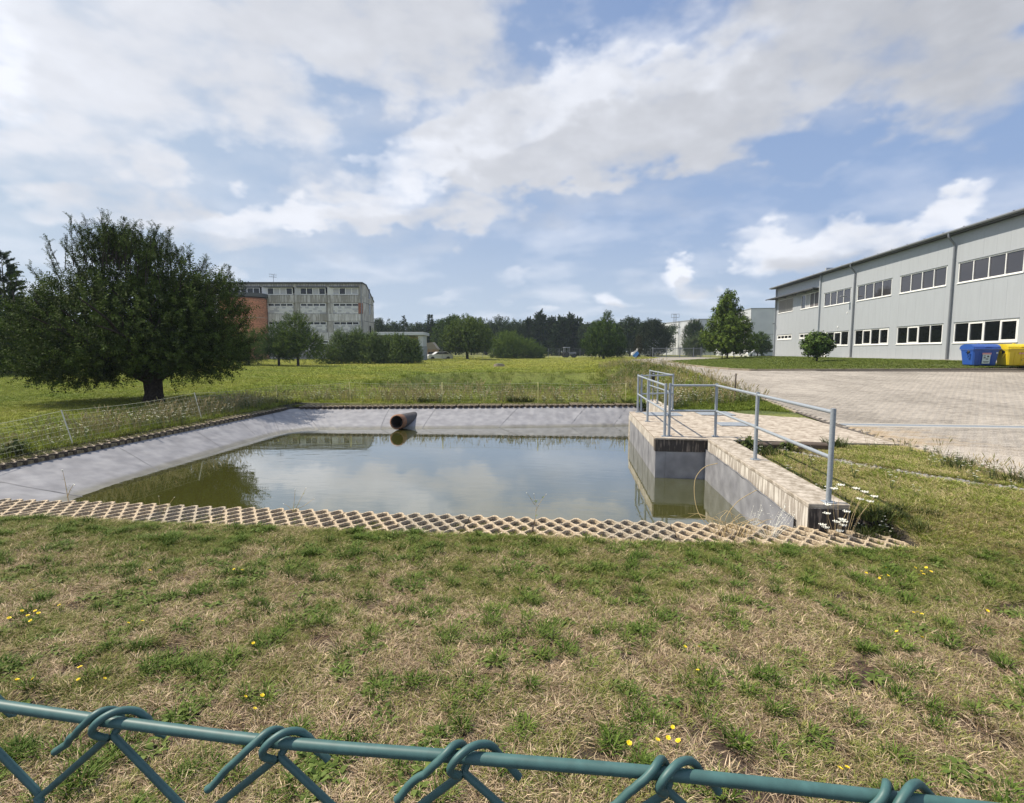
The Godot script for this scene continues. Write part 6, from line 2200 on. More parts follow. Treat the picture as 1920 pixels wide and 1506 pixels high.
func chain_link() -> void:
	var w0 := Vector3(-0.17652, 1.65656, -0.17626)
	var w4 := Vector3(0.10328, 1.66218, -0.16803)
	var ax := (w4 - w0) / 4.0
	var pit := ax.length()
	var d := ax / pit
	var out := Vector3(-d.z, 0, d.x).normalized()
	if out.z < 0.0:
		out = -out
	var up := Vector3.UP
	var lo := -22
	var hi := 25
	var o := w0 + ax * lo
	var t := thing("chain_link_fence", "blue-green plastic-coated chain-link fence with a top wire, right before the camera", "fence", Vector3(o.x, -0.3, o.z))
	var rel := Vector3(0, 0, 0) - t.position
	var s := MB.new()
	var pts := []
	for k in range(lo, hi + 1):
		for q in 6:
			var f := k + q / 6.0
			pts.append(w0 + ax * f + sag(f) + rel)
	s.tube(pts, 0.00215, 12)
	obj("top_wire", s, M.pvc_wire, t)
	var hh := 0.0305
	var rows := 62
	for j in range(lo * 2, hi * 2):
		s = MB.new()
		# zigzag of one strand between its two neighbours
		var zp := []
		for r in rows:
			var even := (r % 2 == 0)
			var side := (j % 2 == 0) == even
			var xk := (j + (0.0 if side else 1.0)) * 0.5
			var b := w0 + ax * xk + sag(xk) + Vector3(rf(-0.0007, 0.0007), -0.0075 - r * hh + rf(-0.0006, 0.0006), rf(-0.0004, 0.0004)) + rel
			var sh := 0.0013
			var turn := -1.0 if side else 1.0
			# rounded hook at each bend
			zp.append(b + d * (-turn * 0.0028) + up * 0.0028 + out * sh * (1.0 if even else -1.0))
			zp.append(b + d * (turn * 0.0010) + out * 0.0)
			zp.append(b + d * (-turn * 0.0028) - up * 0.0028 - out * sh * (1.0 if even else -1.0))
		zp = zp.slice(3)
		var k := j / 2.0 if j % 2 == 0 else (j + 1) / 2.0
		var all := wire_knot(w0 + ax * k + sag(k) + rel, d, up, out, 0 if j % 2 == 0 else 1)
		all.append_array(zp)
		s.tube(all, 0.00143, 7)
		obj("wire_strand", s, M.pvc_wire, t)
	for k in [lo, hi]:
		s = MB.new()
		var b: Vector3 = w0 + ax * k + rel + d * (0.03 if k == hi else -0.03)
		s.tube([Vector3(b.x, -0.3, b.z), Vector3(b.x, w0.y + rel.y + 0.06, b.z)], 0.024, 14)
		obj("post", s, M.pvc_wire, t)

# ---------------------------------------------------------------- grass and weeds
func tuft(sd: int, blades: int, spread: float, h0: float, h1: float, w: float, lean: float, bent := 0.5) -> ArrayMesh:
	var r := RandomNumberGenerator.new()
	r.seed = sd
	var mb := MB.new()
	for i in blades:
		var a := r.randf_range(0, TAU)
		var b := Vector3(cos(a), 0, sin(a)) * spread * sqrt(r.randf())
		b.y = -0.004
		var la := a + r.randf_range(-1.2, 1.2)
		var h := r.randf_range(h0, h1)
		var ln := lean * r.randf_range(0.3, 1.4)
		var dir := Vector3(cos(la) * ln, 1.0, sin(la) * ln).normalized()
		var mid := b + dir * h * 0.55
		var d2 := Vector3(cos(la) * (ln + bent), 1.0 - bent * 0.5, sin(la) * (ln + bent)).normalized()
		var tip := mid + d2 * h * 0.5
		tip.y = maxf(tip.y, 0.003)
		var side := Vector3(-sin(la), 0, cos(la)).rotated(Vector3.UP, r.randf_range(-0.9, 0.9)) * w * 0.5 * r.randf_range(0.7, 1.3)
		var k := r.randf_range(0.70, 1.25)
		mb.col = Color(k * r.randf_range(0.92, 1.1), k, k * r.randf_range(0.85, 1.1))
		var hint := dir.cross(side)
		mb.quad(b - side, b + side, mid + side * 0.8, mid - side * 0.8, hint)
		mb.ftri(mid - side * 0.8, mid + side * 0.8, tip, hint)
	return mb.mesh()

func rosette(sd: int, leaves: int, l0: float, l1: float, w: float, rise: float) -> ArrayMesh:
	var r := RandomNumberGenerator.new()
	r.seed = sd
	var mb := MB.new()
	for i in leaves:
		var a := TAU * i / leaves + r.randf_range(-0.3, 0.3)
		var l := r.randf_range(l0, l1)
		var d := Vector3(cos(a), 0, sin(a))
		var s := Vector3(-d.z, 0, d.x) * w * l * 0.5
		var rr := rise * r.randf_range(0.5, 1.4)
		var k := r.randf_range(0.75, 1.2)
		mb.col = Color(k, k, k * 0.95)
		var p0 := d * 0.005
		var p1 := d * l * 0.5 + Vector3(0, l * rr, 0)
		var p2 := d * l + Vector3(0, l * rr * 0.7, 0)
		mb.quad(p0 - s * 0.25, p0 + s * 0.25, p1 + s, p1 - s, Vector3.UP)
		mb.ftri(p1 - s, p1 + s, p2, Vector3.UP)
	return mb.mesh()

func umbel_weed(sd: int, h: float, heads: int) -> ArrayMesh:
	var r := RandomNumberGenerator.new()
	r.seed = sd
	var mb := MB.new()
	for i in heads:
		var a := r.randf_range(0, TAU)
		var hh := h * r.randf_range(0.6, 1.05)
		var top := Vector3(cos(a) * hh * 0.25, hh, sin(a) * hh * 0.25)
		mb.col = Color(0.10, 0.13, 0.04)
		mb.tube([Vector3.ZERO, top * 0.5 + Vector3(0, 0.05, 0), top], 0.0035, 3, false)
		for k in 6:
			var b := r.randf_range(0, TAU)
			var e := top * r.randf_range(0.15, 0.8)
			var dd := Vector3(cos(b), 0.4, sin(b)) * 0.09
			mb.col = Color(0.08, 0.12, 0.03) * r.randf_range(0.7, 1.4)
			mb.ftri(e, e + dd + Vector3(0.012, 0, 0.012), e + dd * 0.6 - Vector3(0.02, 0, 0.01), Vector3.UP)
		mb.col = Color(0.72, 0.71, 0.60)
		for k in 7:
			var b := r.randf_range(0, TAU)
			var c := top + Vector3(cos(b), 0, sin(b)) * r.randf_range(0.0, 0.035)
			mb.quad(c + Vector3(-0.012, 0.003, -0.012), c + Vector3(0.012, 0, -0.012), c + Vector3(0.012, 0.004, 0.012), c + Vector3(-0.012, 0, 0.012), Vector3.UP)
	return mb.mesh()

func seed_grass(sd: int, h: float, n: int) -> ArrayMesh:
	var r := RandomNumberGenerator.new()
	r.seed = sd
	var mb := MB.new()
	for i in n:
		var a := r.randf_range(0, TAU)
		var hh := h * r.randf_range(0.6, 1.1)
		var b := Vector3(cos(a), 0, sin(a)) * 0.05
		var top := b + Vector3(cos(a) * hh * 0.3, hh, sin(a) * hh * 0.3)
		var k := r.randf_range(0.8, 1.2)
		mb.col = Color(k, k, k)
		mb.tube([b, b.lerp(top, 0.5) + Vector3(0, 0.05, 0), top], [0.003, 0.002, 0.0015], 3, false)
		mb.tube([top, top + Vector3(cos(a) * 0.03, 0.06, sin(a) * 0.03), top + Vector3(cos(a) * 0.07, 0.11, sin(a) * 0.07)], [0.004, 0.009, 0.002], 4, false)
	return mb.mesh()

# where grass stands: 0 nothing, 1 dry near lawn, 2 right lawn, 3 meadow, 4 strip by the hall
func smooth(pts: Array, n := 6) -> Array:
	var o := []
	for i in pts.size() - 1:
		for k in n:
			o.append((pts[i] as Vector3).cubic_interpolate(pts[i + 1], pts[maxi(i - 1, 0)], pts[mini(i + 2, pts.size() - 1)], float(k) / n))
	o.append(pts[-1])
	return o

func zone(x: float, z: float) -> int:
	if z > -5.84 and x < 6.38:
		return 1
	if x > 3.36 and x < 6.38 and z > -10.85:
		if x < 3.77 and z > -6.66:
			return 0
		for i in 5:
			if Geometry2D.get_closest_point_to_segment(Vector2(x, z), GRAVEL[i], GRAVEL[i + 1]).distance_to(Vector2(x, z)) < 0.10 + 0.06 * nz.get_noise_2d(x * 4.0, z * 4.0):
				return 0
		return 2
	if x > 3.4 and x < 6.38 and z < (-16.35 - 0.2 * smoothstep(5.9, 5.2, x) if x > 4.6 else -16.55):
		return 3
	if x < 6.38 and z < -20.75:
		return 3
	if x < -11.0 and z < -5.8:
		return 3
	if x >= 6.5 and in_strip(x, z) and x < 24.2:
		return 4
	if z < -62.0 and x < 24.0 and not Geometry2D.is_point_in_polygon(Vector2(x, z), road_poly()):
		return 3
	return 0

func grasses() -> void:
	var green_field := tuft(23, 14, 0.16, 0.06, 0.14, 0.010, 0.35, 0.4)
	var dry := [tuft(11, 13, 0.055, 0.05, 0.10, 0.0032, 2.2, 1.0), tuft(12, 13, 0.06, 0.05, 0.11, 0.0036, 2.8, 1.0)]
	var green := [tuft(13, 15, 0.04, 0.025, 0.06, 0.0034, 0.8, 0.7), tuft(14, 13, 0.05, 0.02, 0.05, 0.0038, 1.1, 0.8)]
	var clump := [tuft(15, 24, 0.026, 0.07, 0.135, 0.0072, 0.75, 0.8), tuft(16, 20, 0.03, 0.06, 0.115, 0.0085, 0.95, 0.9)]
	var ros := [rosette(17, 9, 0.05, 0.10, 0.34, 0.35), rosette(18, 14, 0.018, 0.035, 0.75, 0.4)]
	var L := {"dry": [[], []], "green": [[], []], "clump": [[], []], "ros": [[], []]}
	var Cc := {"dry": [[], []], "green": [[], []], "clump": [[], []], "ros": [[], []]}
	# lawn in front
	for i in 168000:
		var d := sqrt(lerpf(0.2, 7.4 * 7.4, rng.randf()))
		var p := HFW * d + HRT * rf(-1.0, 1.0) * (d * 1.0 + 2.2)
		if zone(p.x, p.z) != 1:
			continue
		var dr := dryness(p.x, p.z)
		p.y = ground_h(p.x, p.z)
		var k := i % 2
		var q := rng.randf()
		var bare := nz2.get_noise_2d(p.x * 1.6 + 50.0, p.z * 1.6) - 0.22
		if bare > 0.0 and rng.randf() < minf(0.85, bare * 6.0) * smoothstep(-5.4, -4.6, p.z):
			continue
		if q > 0.13 + dr * 0.54:
			L.green[k].append(Transform3D(Basis(Vector3.UP, rf(0, TAU)).scaled(Vector3.ONE * rf(0.75, 1.35)), p))
			Cc.green[k].append(Color(0.085, 0.135, 0.022).lerp(Color(0.31, 0.325, 0.095), clampf(rng.randf() * 0.7 + dr * 0.4, 0, 1)))
		else:
			L.dry[k].append(Transform3D(Basis(Vector3.UP, rf(0, TAU)).scaled(Vector3.ONE * rf(0.7, 1.3)), p))
			Cc.dry[k].append(Color(0.13, 0.085, 0.05).lerp(Color(0.80, 0.63, 0.43), pow(rng.randf(), 1.4)).lerp(Color(0.30, 0.27, 0.10), clampf(0.75 - dr, 0, 0.5)))
	# the small lawn behind the platform
	for i in 5200:
		var p := Vector3(rf(3.35, 6.4), 0, rf(-21.0, -16.1))
		if p.z > -16.6 + 0.5 * smoothstep(5.2, 6.38, p.x):
			continue
		p.y = ground_h(p.x, p.z)
		L.green[i % 2].append(Transform3D(Basis(Vector3.UP, rf(0, TAU)).scaled(Vector3.ONE * rf(1.3, 2.2)), p))
		Cc.green[i % 2].append(Color(0.12, 0.185, 0.024).lerp(Color(0.29, 0.33, 0.07), rng.randf()))
	# clumps of fresh grass and rosettes
	for i in 6000:
		var d := sqrt(lerpf(0.2, 7.4 * 7.4, rng.randf()))
		var p := HFW * d + HRT * rf(-1.0, 1.0) * (d * 1.0 + 2.2)
		if zone(p.x, p.z) != 1:
			continue
		var g := nz2.get_noise_2d(p.x * 1.9 + 20.0, p.z * 1.9)
		if g < 0.08 and rng.randf() > 0.10:
			continue
		p.y = ground_h(p.x, p.z)
		var k := i % 2
		if rng.randf() < 0.72:
			for q in 3:
				var pp := p + Vector3(rf(-0.05, 0.05), 0, rf(-0.05, 0.05))
				L.clump[k].append(Transform3D(Basis(Vector3.UP, rf(0, TAU)).scaled(Vector3.ONE * rf(0.55, 1.05)), pp))
				Cc.clump[k].append(Color(0.045, 0.088, 0.012).lerp(Color(0.165, 0.235, 0.050), rng.randf()))
		else:
			for q in 4:
				var pp := p + Vector3(rf(-0.07, 0.07), 0.006, rf(-0.07, 0.07))
				L.ros[k].append(Transform3D(Basis(Vector3.UP, rf(0, TAU)).scaled(Vector3.ONE * rf(0.6, 1.1)), pp))
				Cc.ros[k].append(Color(0.075, 0.120, 0.025).lerp(Color(0.145, 0.19, 0.05), rng.randf()))
	# right lawn
	for i in 26000:
		var p := Vector3(rf(3.34, 6.4), 0, rf(-10.9, -5.6))
		if zone(p.x, p.z) == 0:
			continue
		p.y = ground_h(p.x, p.z)
		var dr := dryness(p.x, p.z)
		var k := i % 2
		if rng.randf() > 0.30 + dr * 0.50:
			L.green[k].append(Transform3D(Basis(Vector3.UP, rf(0, TAU)).scaled(Vector3.ONE * rf(0.9, 1.7)), p))
			Cc.green[k].append(Color(0.12, 0.185, 0.022).lerp(Color(0.34, 0.37, 0.078), clampf(rng.randf() * 0.7 + dr * 0.4, 0, 1)))
		else:
			L.dry[k].append(Transform3D(Basis(Vector3.UP, rf(0, TAU)).scaled(Vector3.ONE * rf(0.9, 1.6)), p))
			Cc.dry[k].append(Color(0.30, 0.25, 0.11).lerp(Color(0.68, 0.56, 0.32), rng.randf()))
	# rank growth in the hollow
	var hx := []
	var hc := []
	for i in 5200:
		var p := Vector3(rf(-12.5, 6.0), 0, rf(-47.0, -27.5))
		var bx := (p.x + 3.5) / 9.0
		var bz := (p.z + 37.0) / 9.5
		var q := bx * bx * bx * bx + bz * bz * bz * bz
		if q > 1.05 or nz2.get_noise_2d(p.x * 0.5, p.z * 0.5) < -0.1 + 0.25 * rng.randf():
			continue
		p.y = ground_h(p.x, p.z)
		var tall := 1.0 + 0.25 * smoothstep(1.0, 5.0, p.x)
		hx.append(Transform3D(Basis(Vector3.UP, rf(0, TAU)).scaled(Vector3(1.4, rf(1.5, 2.8) * tall, 1.4)), p))
		hc.append(Color(0.075, 0.125, 0.014).lerp(Color(0.25, 0.31, 0.05), rng.randf()).lerp(Color(0.055, 0.075, 0.016), 0.6 * smoothstep(0.5, 4.5, p.x)))
	tag(multi("rank_grass", green_field, M.grass, hx, hc), "taller rank grass in the shallow hollow behind the pond", "grass", "", "stuff")
	var names := {"dry": ["dry_grass", "straw coloured dry grass lying over the front lawn", dry], "green": ["short_grass", "short green grass of the front lawn", green], "clump": ["grass_clumps", "darker fresh clumps of grass in the front lawn", clump], "ros": ["lawn_weeds", "small flat leafy weeds in the front lawn", ros]}
	for key in names:
		for k in 2:
			tag(multi(names[key][0], names[key][2][k], M.grass, L[key][k], Cc[key][k]), names[key][1], "grass", "", "stuff")
	# meadow and strip
	var mt := [tuft(21, 16, 0.16, 0.05, 0.13, 0.010, 0.7, 0.6), tuft(22, 14, 0.18, 0.04, 0.11, 0.012, 0.9, 0.6)]
	var ml := [[], []]
	var mc := [[], []]
	var sl := [[], []]
	var sc := [[], []]
	for i in 190000:
		var d := 7.5 * pow(112.0 / 7.5, pow(rng.randf(), 0.8))
		var p := HFW * d + HRT * rf(-1.0, 1.0) * (d * 1.2 + 1.5)
		var zn := zone(p.x, p.z)
		if zn < 3:
			continue
		var k := i % 2
		var f := clampf(d / 24.0, 0.75, 2.6)
		if zn == 4:
			p.y = lawn_h(p.x, p.z)
			sl[k].append(Transform3D(Basis(Vector3.UP, rf(0, TAU)).scaled(Vector3(f, rf(0.6, 1.0), f)), p))
			sc[k].append(Color(0.10, 0.15, 0.026).lerp(Color(0.20, 0.23, 0.05), rng.randf()))
			continue
		p.y = ground_h(p.x, p.z)
		var long := 1.0
		if (p.x < -11.0 and p.x > -12.9 and p.z > -21.0) or (p.z < -20.7 and p.z > -22.4 and p.x > -12.0):
			long = 1.8
		if p.x > 1.5 and p.x < 6.4 and p.z < -16.2 and p.z > -58.0:
			long = 1.7
		ml[k].append(Transform3D(Basis(Vector3.UP, rf(0, TAU)).scaled(Vector3(f, rf(0.6, 1.15) * long * clampf(f, 0.8, 1.3), f)), p))
		var t := ground_tint(p.x, p.z)
		var r := rf(0.62, 1.35)
		mc[k].append(Color(t.r * r, t.g * r, t.b * r * 0.9))
	for k in 2:
		tag(multi("meadow_grass", mt[k], M.grass, ml[k], mc[k]), "yellow-green mown meadow grass behind the pond", "grass", "", "stuff")
		tag(multi("strip_grass", mt[k], M.grass, sl[k], sc[k]), "short green grass on the strip before the works hall", "grass", "", "stuff")
	# grass creeping over the outer rows of the rim pavers and between them
	var ra := [[], []]
	var rc := [[], []]
	for i in 14000:
		var p: Vector3
		var q := rng.randf()
		if q < 0.62:
			p = Vector3(rf(-9.8, 4.2), -0.36, -5.84 - pow(rng.randf(), 2.6) * 0.55)
			if nz.get_noise_1d(p.x * 1.7) + 0.5 * nz2.get_noise_1d(p.x * 5.0) < -0.12 + 0.9 * (-5.84 - p.z):
				continue
		elif q < 0.80:
			p = Vector3(-10.98 - rf(-0.25, 0.35), -0.33, rf(-19.2, -6.6))
		else:
			var x := rf(-10.8, 2.4)
			p = Vector3(x, lerpf(-0.33, -0.2, clampf((x + 10.6) / 13.0, 0, 1)), -19.62 - 0.088 * (x + 10.3) - rf(-0.12, 0.55))
		var k := i % 2
		ra[k].append(Transform3D(Basis(Vector3.UP, rf(0, TAU)).scaled(Vector3.ONE * rf(0.9, 1.9)), p))
		rc[k].append(Color(0.085, 0.125, 0.024).lerp(Color(0.24, 0.22, 0.07), rng.randf()))
	for k in 2:
		tag(multi("edge_grass", green[k], M.grass, ra[k], rc[k]), "grass creeping over the outer edge of the pond pavers", "grass", "", "stuff")

const YELLOW := [[-4.29,-3.59],[-4.07,-3.47],[-4.11,-3.57],[-4.08,-3.71],[-4.25,-3.47],[-4.17,-3.54],[-4.18,-3.60],[-3.23,-3.56],[-3.31,-3.52],[-3.13,-2.94],[-3.05,-2.85],[-2.90,-2.88],[-3.34,-2.83],[-3.43,-2.81],[-1.91,-2.81],[-1.81,-2.82],[-1.79,-2.72],[-4.59,-3.94],[-3.90,-4.43],[-3.12,-4.53],[-3.03,-4.50],[-2.19,-3.35],[0.81,-3.65],[0.90,-3.63],[0.58,-2.82],[0.53,-2.72],[3.01,-5.28],[2.85,-5.06],[2.92,-5.07],[2.74,-5.09],[2.81,-5.01],[3.25,-5.25],[3.28,-5.20],[3.36,-5.26],[3.33,-5.16],[3.21,-5.12],[3.24,-5.10],[2.71,-4.36],[2.75,-4.32],[2.74,-4.35],[2.39,-4.00],[2.52,-3.93],[3.27,-4.40],[1.38,-2.63],[1.34,-2.60],[0.84,-3.38],[3.55,-5.99],[0.58,-2.69],[0.48,-2.70],[0.32,-2.64]]

func weeds() -> void:
	# yellow flowers in the lawn
	var stem := MB.new()
	stem.tube([Vector3(0, -0.01, 0), Vector3(0.004, 0.03, 0), Vector3(0, 0.055, 0.004)], 0.0014, 4, false)
	var stem_mesh := stem.mesh()
	var fl := MB.new()
	for i in 14:
		var a := i * 2.4
		var l := 0.011 if i < 8 else 0.007
		var d := Vector3(cos(a), 0.35 if i < 8 else 0.9, sin(a)).normalized()
		var s := Vector3(-d.z, 0, d.x).normalized() * 0.004
		fl.ftri(Vector3.ZERO, d * l + s, d * l - s, Vector3.UP)
		fl.ftri(d * l + s, d * l * 1.2, d * l - s, Vector3.UP)
	var fl_mesh := fl.mesh()
	for i in YELLOW.size():
		var p := Vector3(YELLOW[i][0], 0, YELLOW[i][1])
		p.y = ground_h(p.x, p.z)
		var t := thing("yellow_flower", "small yellow flower on a short stem in the front lawn", "flower", p, rf(0, TAU), "yellow flowers in the front lawn")
		t.scale = Vector3.ONE * rf(0.9, 1.25)
		var st := obj("stem", stem_mesh, M.straw, t)
		st.material_override = M.green_stem if M.has("green_stem") else M.straw
		var h := obj("flower_head", fl_mesh, M.petal_yellow, t, Vector3(0, 0.056, 0.004))
		h.rotation = Vector3(rf(-0.3, 0.6), 0, rf(-0.4, 0.4))
	# white-flowered weeds and seed grasses
	var um := [umbel_weed(31, 0.42, 4), umbel_weed(32, 0.36, 3)]
	var sg := [seed_grass(33, 0.5, 9), seed_grass(34, 0.42, 8)]
	var ux := [[], []]
	var uc := [[], []]
	var gx := [[], []]
	var gc := [[], []]
	for i in 2600:
		var q := rng.randf()
		var p: Vector3
		if q < 0.16:
			p = Vector3(rf(-12.8, -11.15), 0, rf(-20.5, -9.0))
		elif q < 0.30:
			p = Vector3(rf(-12.0, 2.2), 0, rf(-23.0, -20.85))
		elif q < 0.70:
			p = Vector3(rf(2.6, 6.3), 0, -18.0 - 36.0 * pow(rng.randf(), 1.5))
		elif q < 0.715:
			p = Vector3(3.36 + pow(rng.randf(), 2.0) * 1.4, 0, rf(-10.9, -6.3))
		elif q < 0.735:
			p = Vector3(rf(5.6, 6.35), 0, rf(-10.8, -7.2))
		else:
			p = Vector3(rf(-9.0, 3.0), 0, rf(-30.0, -22.5))
			if rng.randf() < 0.5:
				continue
		p.y = ground_h(p.x, p.z)
		var k := i % 2
		var b := Basis(Vector3.UP, rf(0, TAU)).scaled(Vector3.ONE * rf(0.55, 1.15) * (0.55 if p.z > -11.0 else 1.0))
		if rng.randf() < (0.42 if p.x > 2.5 else 0.26):
			ux[k].append(Transform3D(b, p))
			var v := rf(0.8, 1.1)
			uc[k].append(Color(v, v, v))
		else:
			gx[k].append(Transform3D(b, p))
			gc[k].append(Color(0.20, 0.20, 0.075).lerp(Color(0.46, 0.36, 0.20), rng.randf()))
	for k in 2:
		tag(multi("white_wildflowers", um[k], M.flower, ux[k], uc[k]), "white-flowered weeds along the netting and on the bank by the yard", "wildflowers", "", "stuff")
		tag(multi("seed_grass", sg[k], M.grass, gx[k], gc[k]), "tall seeding grasses along the netting and on the bank by the yard", "grass", "", "stuff")
	# dark weed clumps by the far rim and by the walls
	var dc := [tuft(41, 40, 0.16, 0.15, 0.42, 0.016, 0.5, 0.5), rosette(42, 16, 0.18, 0.36, 0.3, 0.9)]
	var spots := [[-6.0, -21.35, 1.0, 0], [-5.75, -21.2, 0.9, 0], [-5.4, -21.3, 0.8, 0], [-2.2, -21.2, 1.1, 0], [-1.9, -21.35, 1.2, 0], [-1.6, -21.2, 1.0, 0], [-2.5, -21.4, 0.8, 0], [1.6, -21.0, 0.9, 0], [2.2, -20.9, 1.0, 0], [0.9, -21.0, 0.8, 0], [3.55, -10.75, 0.8, 1], [3.75, -10.5, 0.7, 0], [3.6, -10.2, 0.6, 0], [4.1, -10.6, 0.6, 1], [5.0, -10.75, 0.9, 0], [5.2, -10.8, 0.7, 0], [3.5, -6.55, 0.55, 0], [3.7, -6.4, 0.6, 0], [3.45, -6.35, 0.5, 0], [3.95, -6.3, 0.45, 0], [3.55, -6.62, 0.6, 0], [3.75, -6.68, 0.55, 0], [3.40, -6.70, 0.5, 0], [3.85, -6.55, 0.5, 0], [4.05, -6.7, 0.5, 0], [4.3, -6.6, 0.45, 0], [2.6, -20.3, 0.8, 1], [2.75, -19.9, 0.8, 1], [6.1, -8.9, 0.7, 0], [6.25, -9.2, 0.6, 0], [6.2, -8.0, 0.7, 0], [6.28, -7.7, 0.6, 1], [-11.3, -9.2, 0.9, 0], [-11.4, -9.8, 0.8, 0], [-11.25, -9.5, 0.8, 1], [3.4, -7.0, 0.4, 0], [3.42, -7.6, 0.4, 0], [3.45, -8.4, 0.45, 0]]
	var wx := [[], []]
	var wc := [[], []]
	for sp in spots:
		var p := Vector3(sp[0], ground_h(sp[0], sp[1]), sp[1])
		if p.z < -19.0 and p.z > -20.7 and p.x < 2.9:
			p.y = -0.3
		for q in 3:
			wx[sp[3]].append(Transform3D(Basis(Vector3.UP, rf(0, TAU)).scaled(Vector3.ONE * sp[2] * rf(0.7, 1.1)), p + Vector3(rf(-0.12, 0.12), 0, rf(-0.12, 0.12))))
			wc[sp[3]].append(Color(0.05, 0.07, 0.022).lerp(Color(0.10, 0.125, 0.04), rng.randf()))
	for k in 2:
		tag(multi("weed_clumps", dc[k], M.grass, wx[k], wc[k]), "dark leafy weed clumps at the pond edges and walls", "weeds", "", "stuff")
	# single plants that stand out
	stalk("tall thistle-like weed with a pale head at the left of the near pavers", Vector3(-7.0, -0.36, -6.62), [[Vector3(0.0, 0, 0), Vector3(-0.03, 0.3, 0), Vector3(-0.06, 0.5, 0)], [Vector3(-0.02, 0.12, 0), Vector3(0.06, 0.24, 0.02), Vector3(0.09, 0.30, 0)]], 0.006, 0.022, 12)
	stalk("slim branching weed in front of the water, left of the middle", Vector3(-3.62, -0.36, -6.5), [[Vector3.ZERO, Vector3(0.03, 0.2, 0), Vector3(0.05, 0.36, 0)], [Vector3.ZERO, Vector3(0.10, 0.2, 0), Vector3(0.20, 0.38, 0)], [Vector3(0.03, 0.08, 0), Vector3(0.16, 0.14, 0), Vector3(0.30, 0.24, 0)], [Vector3(0.02, 0.05, 0), Vector3(-0.06, 0.13, 0), Vector3(-0.12, 0.16, 0)]], 0.004, 0.010, 14)
	stalk("single thin pale weed stalk rising before the middle of the water", Vector3(-0.42, -0.36, -6.4), [[Vector3.ZERO, Vector3(0.02, 0.25, 0), Vector3(-0.01, 0.42, 0)], [Vector3(0.01, 0.2, 0), Vector3(0.08, 0.34, 0), Vector3(0.14, 0.42, 0)], [Vector3(0.0, 0.28, 0), Vector3(-0.06, 0.38, 0), Vector3(-0.10, 0.43, 0)]], 0.003, 0.009, 8)
	stalk("small weed on the pavers between the thistle and the branching weed", Vector3(-5.35, -0.36, -6.3), [[Vector3.ZERO, Vector3(0.01, 0.14, 0), Vector3(0.0, 0.27, 0)], [Vector3.ZERO, Vector3(0.10, 0.12, 0), Vector3(0.22, 0.26, 0)]], 0.004, 0.008, 10)
	# dead arching branches at the near right corner of the water
	var t := thing("dead_shrub", "bare arching dead twigs leaning over the water at the right corner", "shrub", Vector3(1.85, -0.37, -6.2))
	var s := MB.new()
	for i in 26:
		var a := rf(-0.6, 3.6)
		var l := rf(0.2, 0.5)
		var b := Vector3(rf(-0.15, 0.3), 0, rf(-0.1, 0.15))
		s.tube([b, b + Vector3(cos(a) * l * 0.3, l * 0.6, -0.1 * l), b + Vector3(cos(a) * l * 0.8, l * 0.75, -0.2 * l), b + Vector3(cos(a) * l * 1.2, l * rf(0.4, 0.8), -0.3 * l)], [0.004, 0.0035, 0.0025, 0.0012], 4, false)
	s.tube(smooth([Vector3(-0.1, 0.02, 0), Vector3(-0.34, 0.28, -0.1), Vector3(-0.38, 0.62, -0.18), Vector3(-0.28, 0.80, -0.2), Vector3(-0.12, 0.86, -0.2)]), 0.0045, 5, false)
	s.tube(smooth([Vector3(0.05, 0.0, 0), Vector3(-0.05, 0.2, -0.05), Vector3(0.08, 0.42, -0.1), Vector3(0.30, 0.58, -0.1)]), 0.004, 5, false)
	s.tube([Vector3(0.2, 0.0, 0), Vector3(0.1, 0.1, 0.02), Vector3(0.0, 0.3, 0.0), Vector3(-0.02, 0.4, 0.0)], [0.007, 0.006, 0.004, 0.002], 6, false)
	obj("branches", s, M.straw, t)
	s = MB.new()
	for i in 90:
		var c := Vector3(rf(0.25, 0.75), rf(0.12, 0.42), rf(-0.25, 0.05))
		s.ball(c, Vector3.ONE * rf(0.003, 0.007), 3, 5)
		if i % 3 == 0:
			s.tube([Vector3(0.42, 0.0, 0.05), c * Vector3(0.9, 0.6, 1.0), c], 0.0012, 3, false)
	obj("tiny_flowers", s, M.petal_white, t)
	# yarrow at the end of the wall
	t = thing("yarrow_plant", "white flat-topped yarrow flowers in front of the near end of the wall", "plant", Vector3(3.02, -0.34, -6.38))
	s = MB.new()
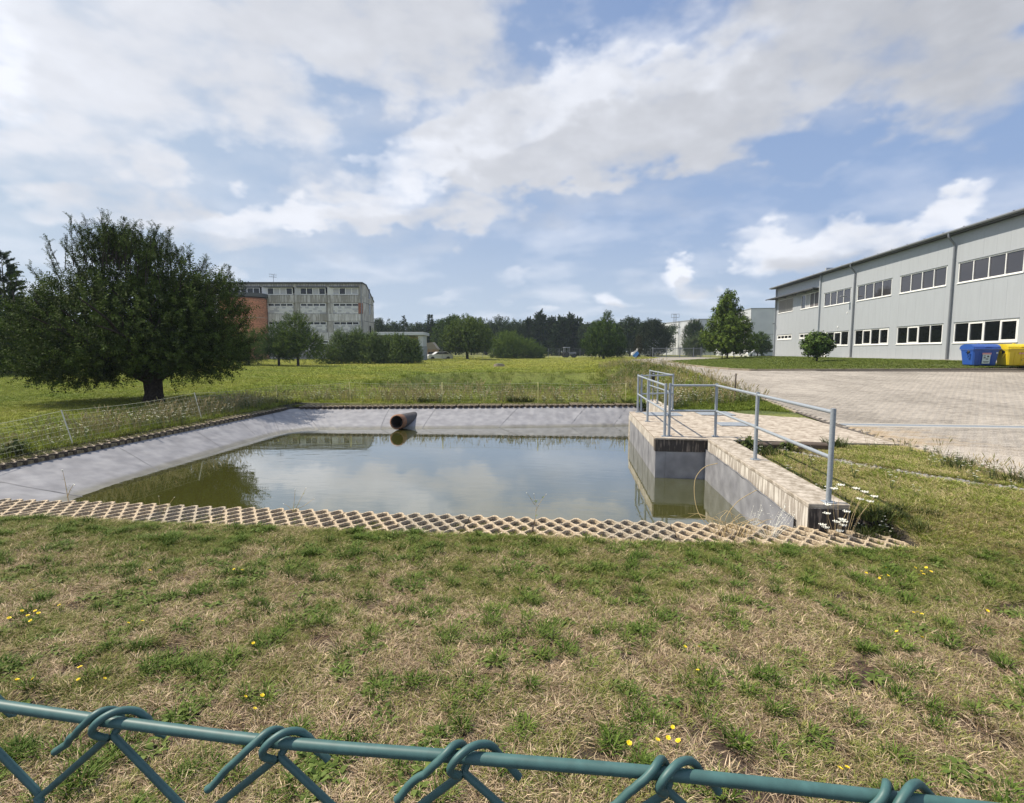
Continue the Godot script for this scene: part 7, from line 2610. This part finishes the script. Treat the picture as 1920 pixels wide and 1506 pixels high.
	var heads := [[-0.10, 0.30, 0.10], [-0.13, 0.16, 0.08], [-0.08, 0.12, 0.05], [0.06, 0.24, 0.12], [0.08, 0.17, 0.1], [0.11, 0.20, 0.06], [0.02, 0.20, 0.08], [0.16, 0.30, 0.0], [0.02, 0.56, -0.02], [0.10, 0.60, -0.04], [0.30, 0.55, -0.1], [0.42, 0.50, -0.15], [0.50, 0.46, -0.1], [0.36, 0.42, -0.12], [0.46, 0.40, -0.1], [-0.06, 0.38, 0.02], [0.05, 0.10, 0.1]]
	for h in heads:
		var e := Vector3(h[0], h[1], h[2])
		s.tube([Vector3(h[0] * 0.3 + 0.05, 0, 0.02), Vector3(h[0] * 0.7, h[1] * 0.6, h[2] * 0.5), e], 0.002, 4, false)
	obj("stems", s, M.straw, t)
	for h in heads:
		s = MB.new()
		for k in 16:
			var a := k * 2.4
			var r := 0.011 * sqrt(k)
			s.ball(Vector3(h[0] + cos(a) * r, h[1] + 0.006 + rf(-0.003, 0.003), h[2] + sin(a) * r), Vector3(0.0085, 0.006, 0.0085), 3, 6)
		obj("flower_head", s, M.petal_white, t)

func stalk(label: String, at: Vector3, arms: Array, r: float, head: float, leaves: int) -> void:
	var t := thing("tall_weed", label, "weed", at)
	var s := MB.new()
	for a in arms:
		s.tube(a, [r, r * 0.7, r * 0.35], 5, false)
	obj("stem", s, M.straw, t)
	s = MB.new()
	for a in arms:
		var e: Vector3 = a[2]
		for k in 5:
			s.ball(e + Vector3(rf(-1, 1), rf(-0.6, 0.6), rf(-1, 1)) * head * 0.6, Vector3.ONE * head * rf(0.25, 0.5), 4, 6)
	obj("heads", s, M.petal_white, t)
	s = MB.new()
	for i in leaves:
		var a: Array = arms[i % arms.size()]
		var f := rf(0.05, 0.8)
		var b: Vector3 = (a[0] as Vector3).lerp(a[1], f * 2.0) if f < 0.5 else (a[1] as Vector3).lerp(a[2], f * 2.0 - 1.0)
		var an := rf(0, TAU)
		var d := Vector3(cos(an), 0.5, sin(an)) * rf(0.03, 0.07)
		s.col = Color(0.09, 0.13, 0.035) * rf(0.7, 1.3)
		s.ftri(b, b + d + Vector3(0.006, 0, 0.006), b + d * 0.6 - Vector3(0.01, 0, 0.01), Vector3.UP)
	obj("leaves", s, M.grass, t)
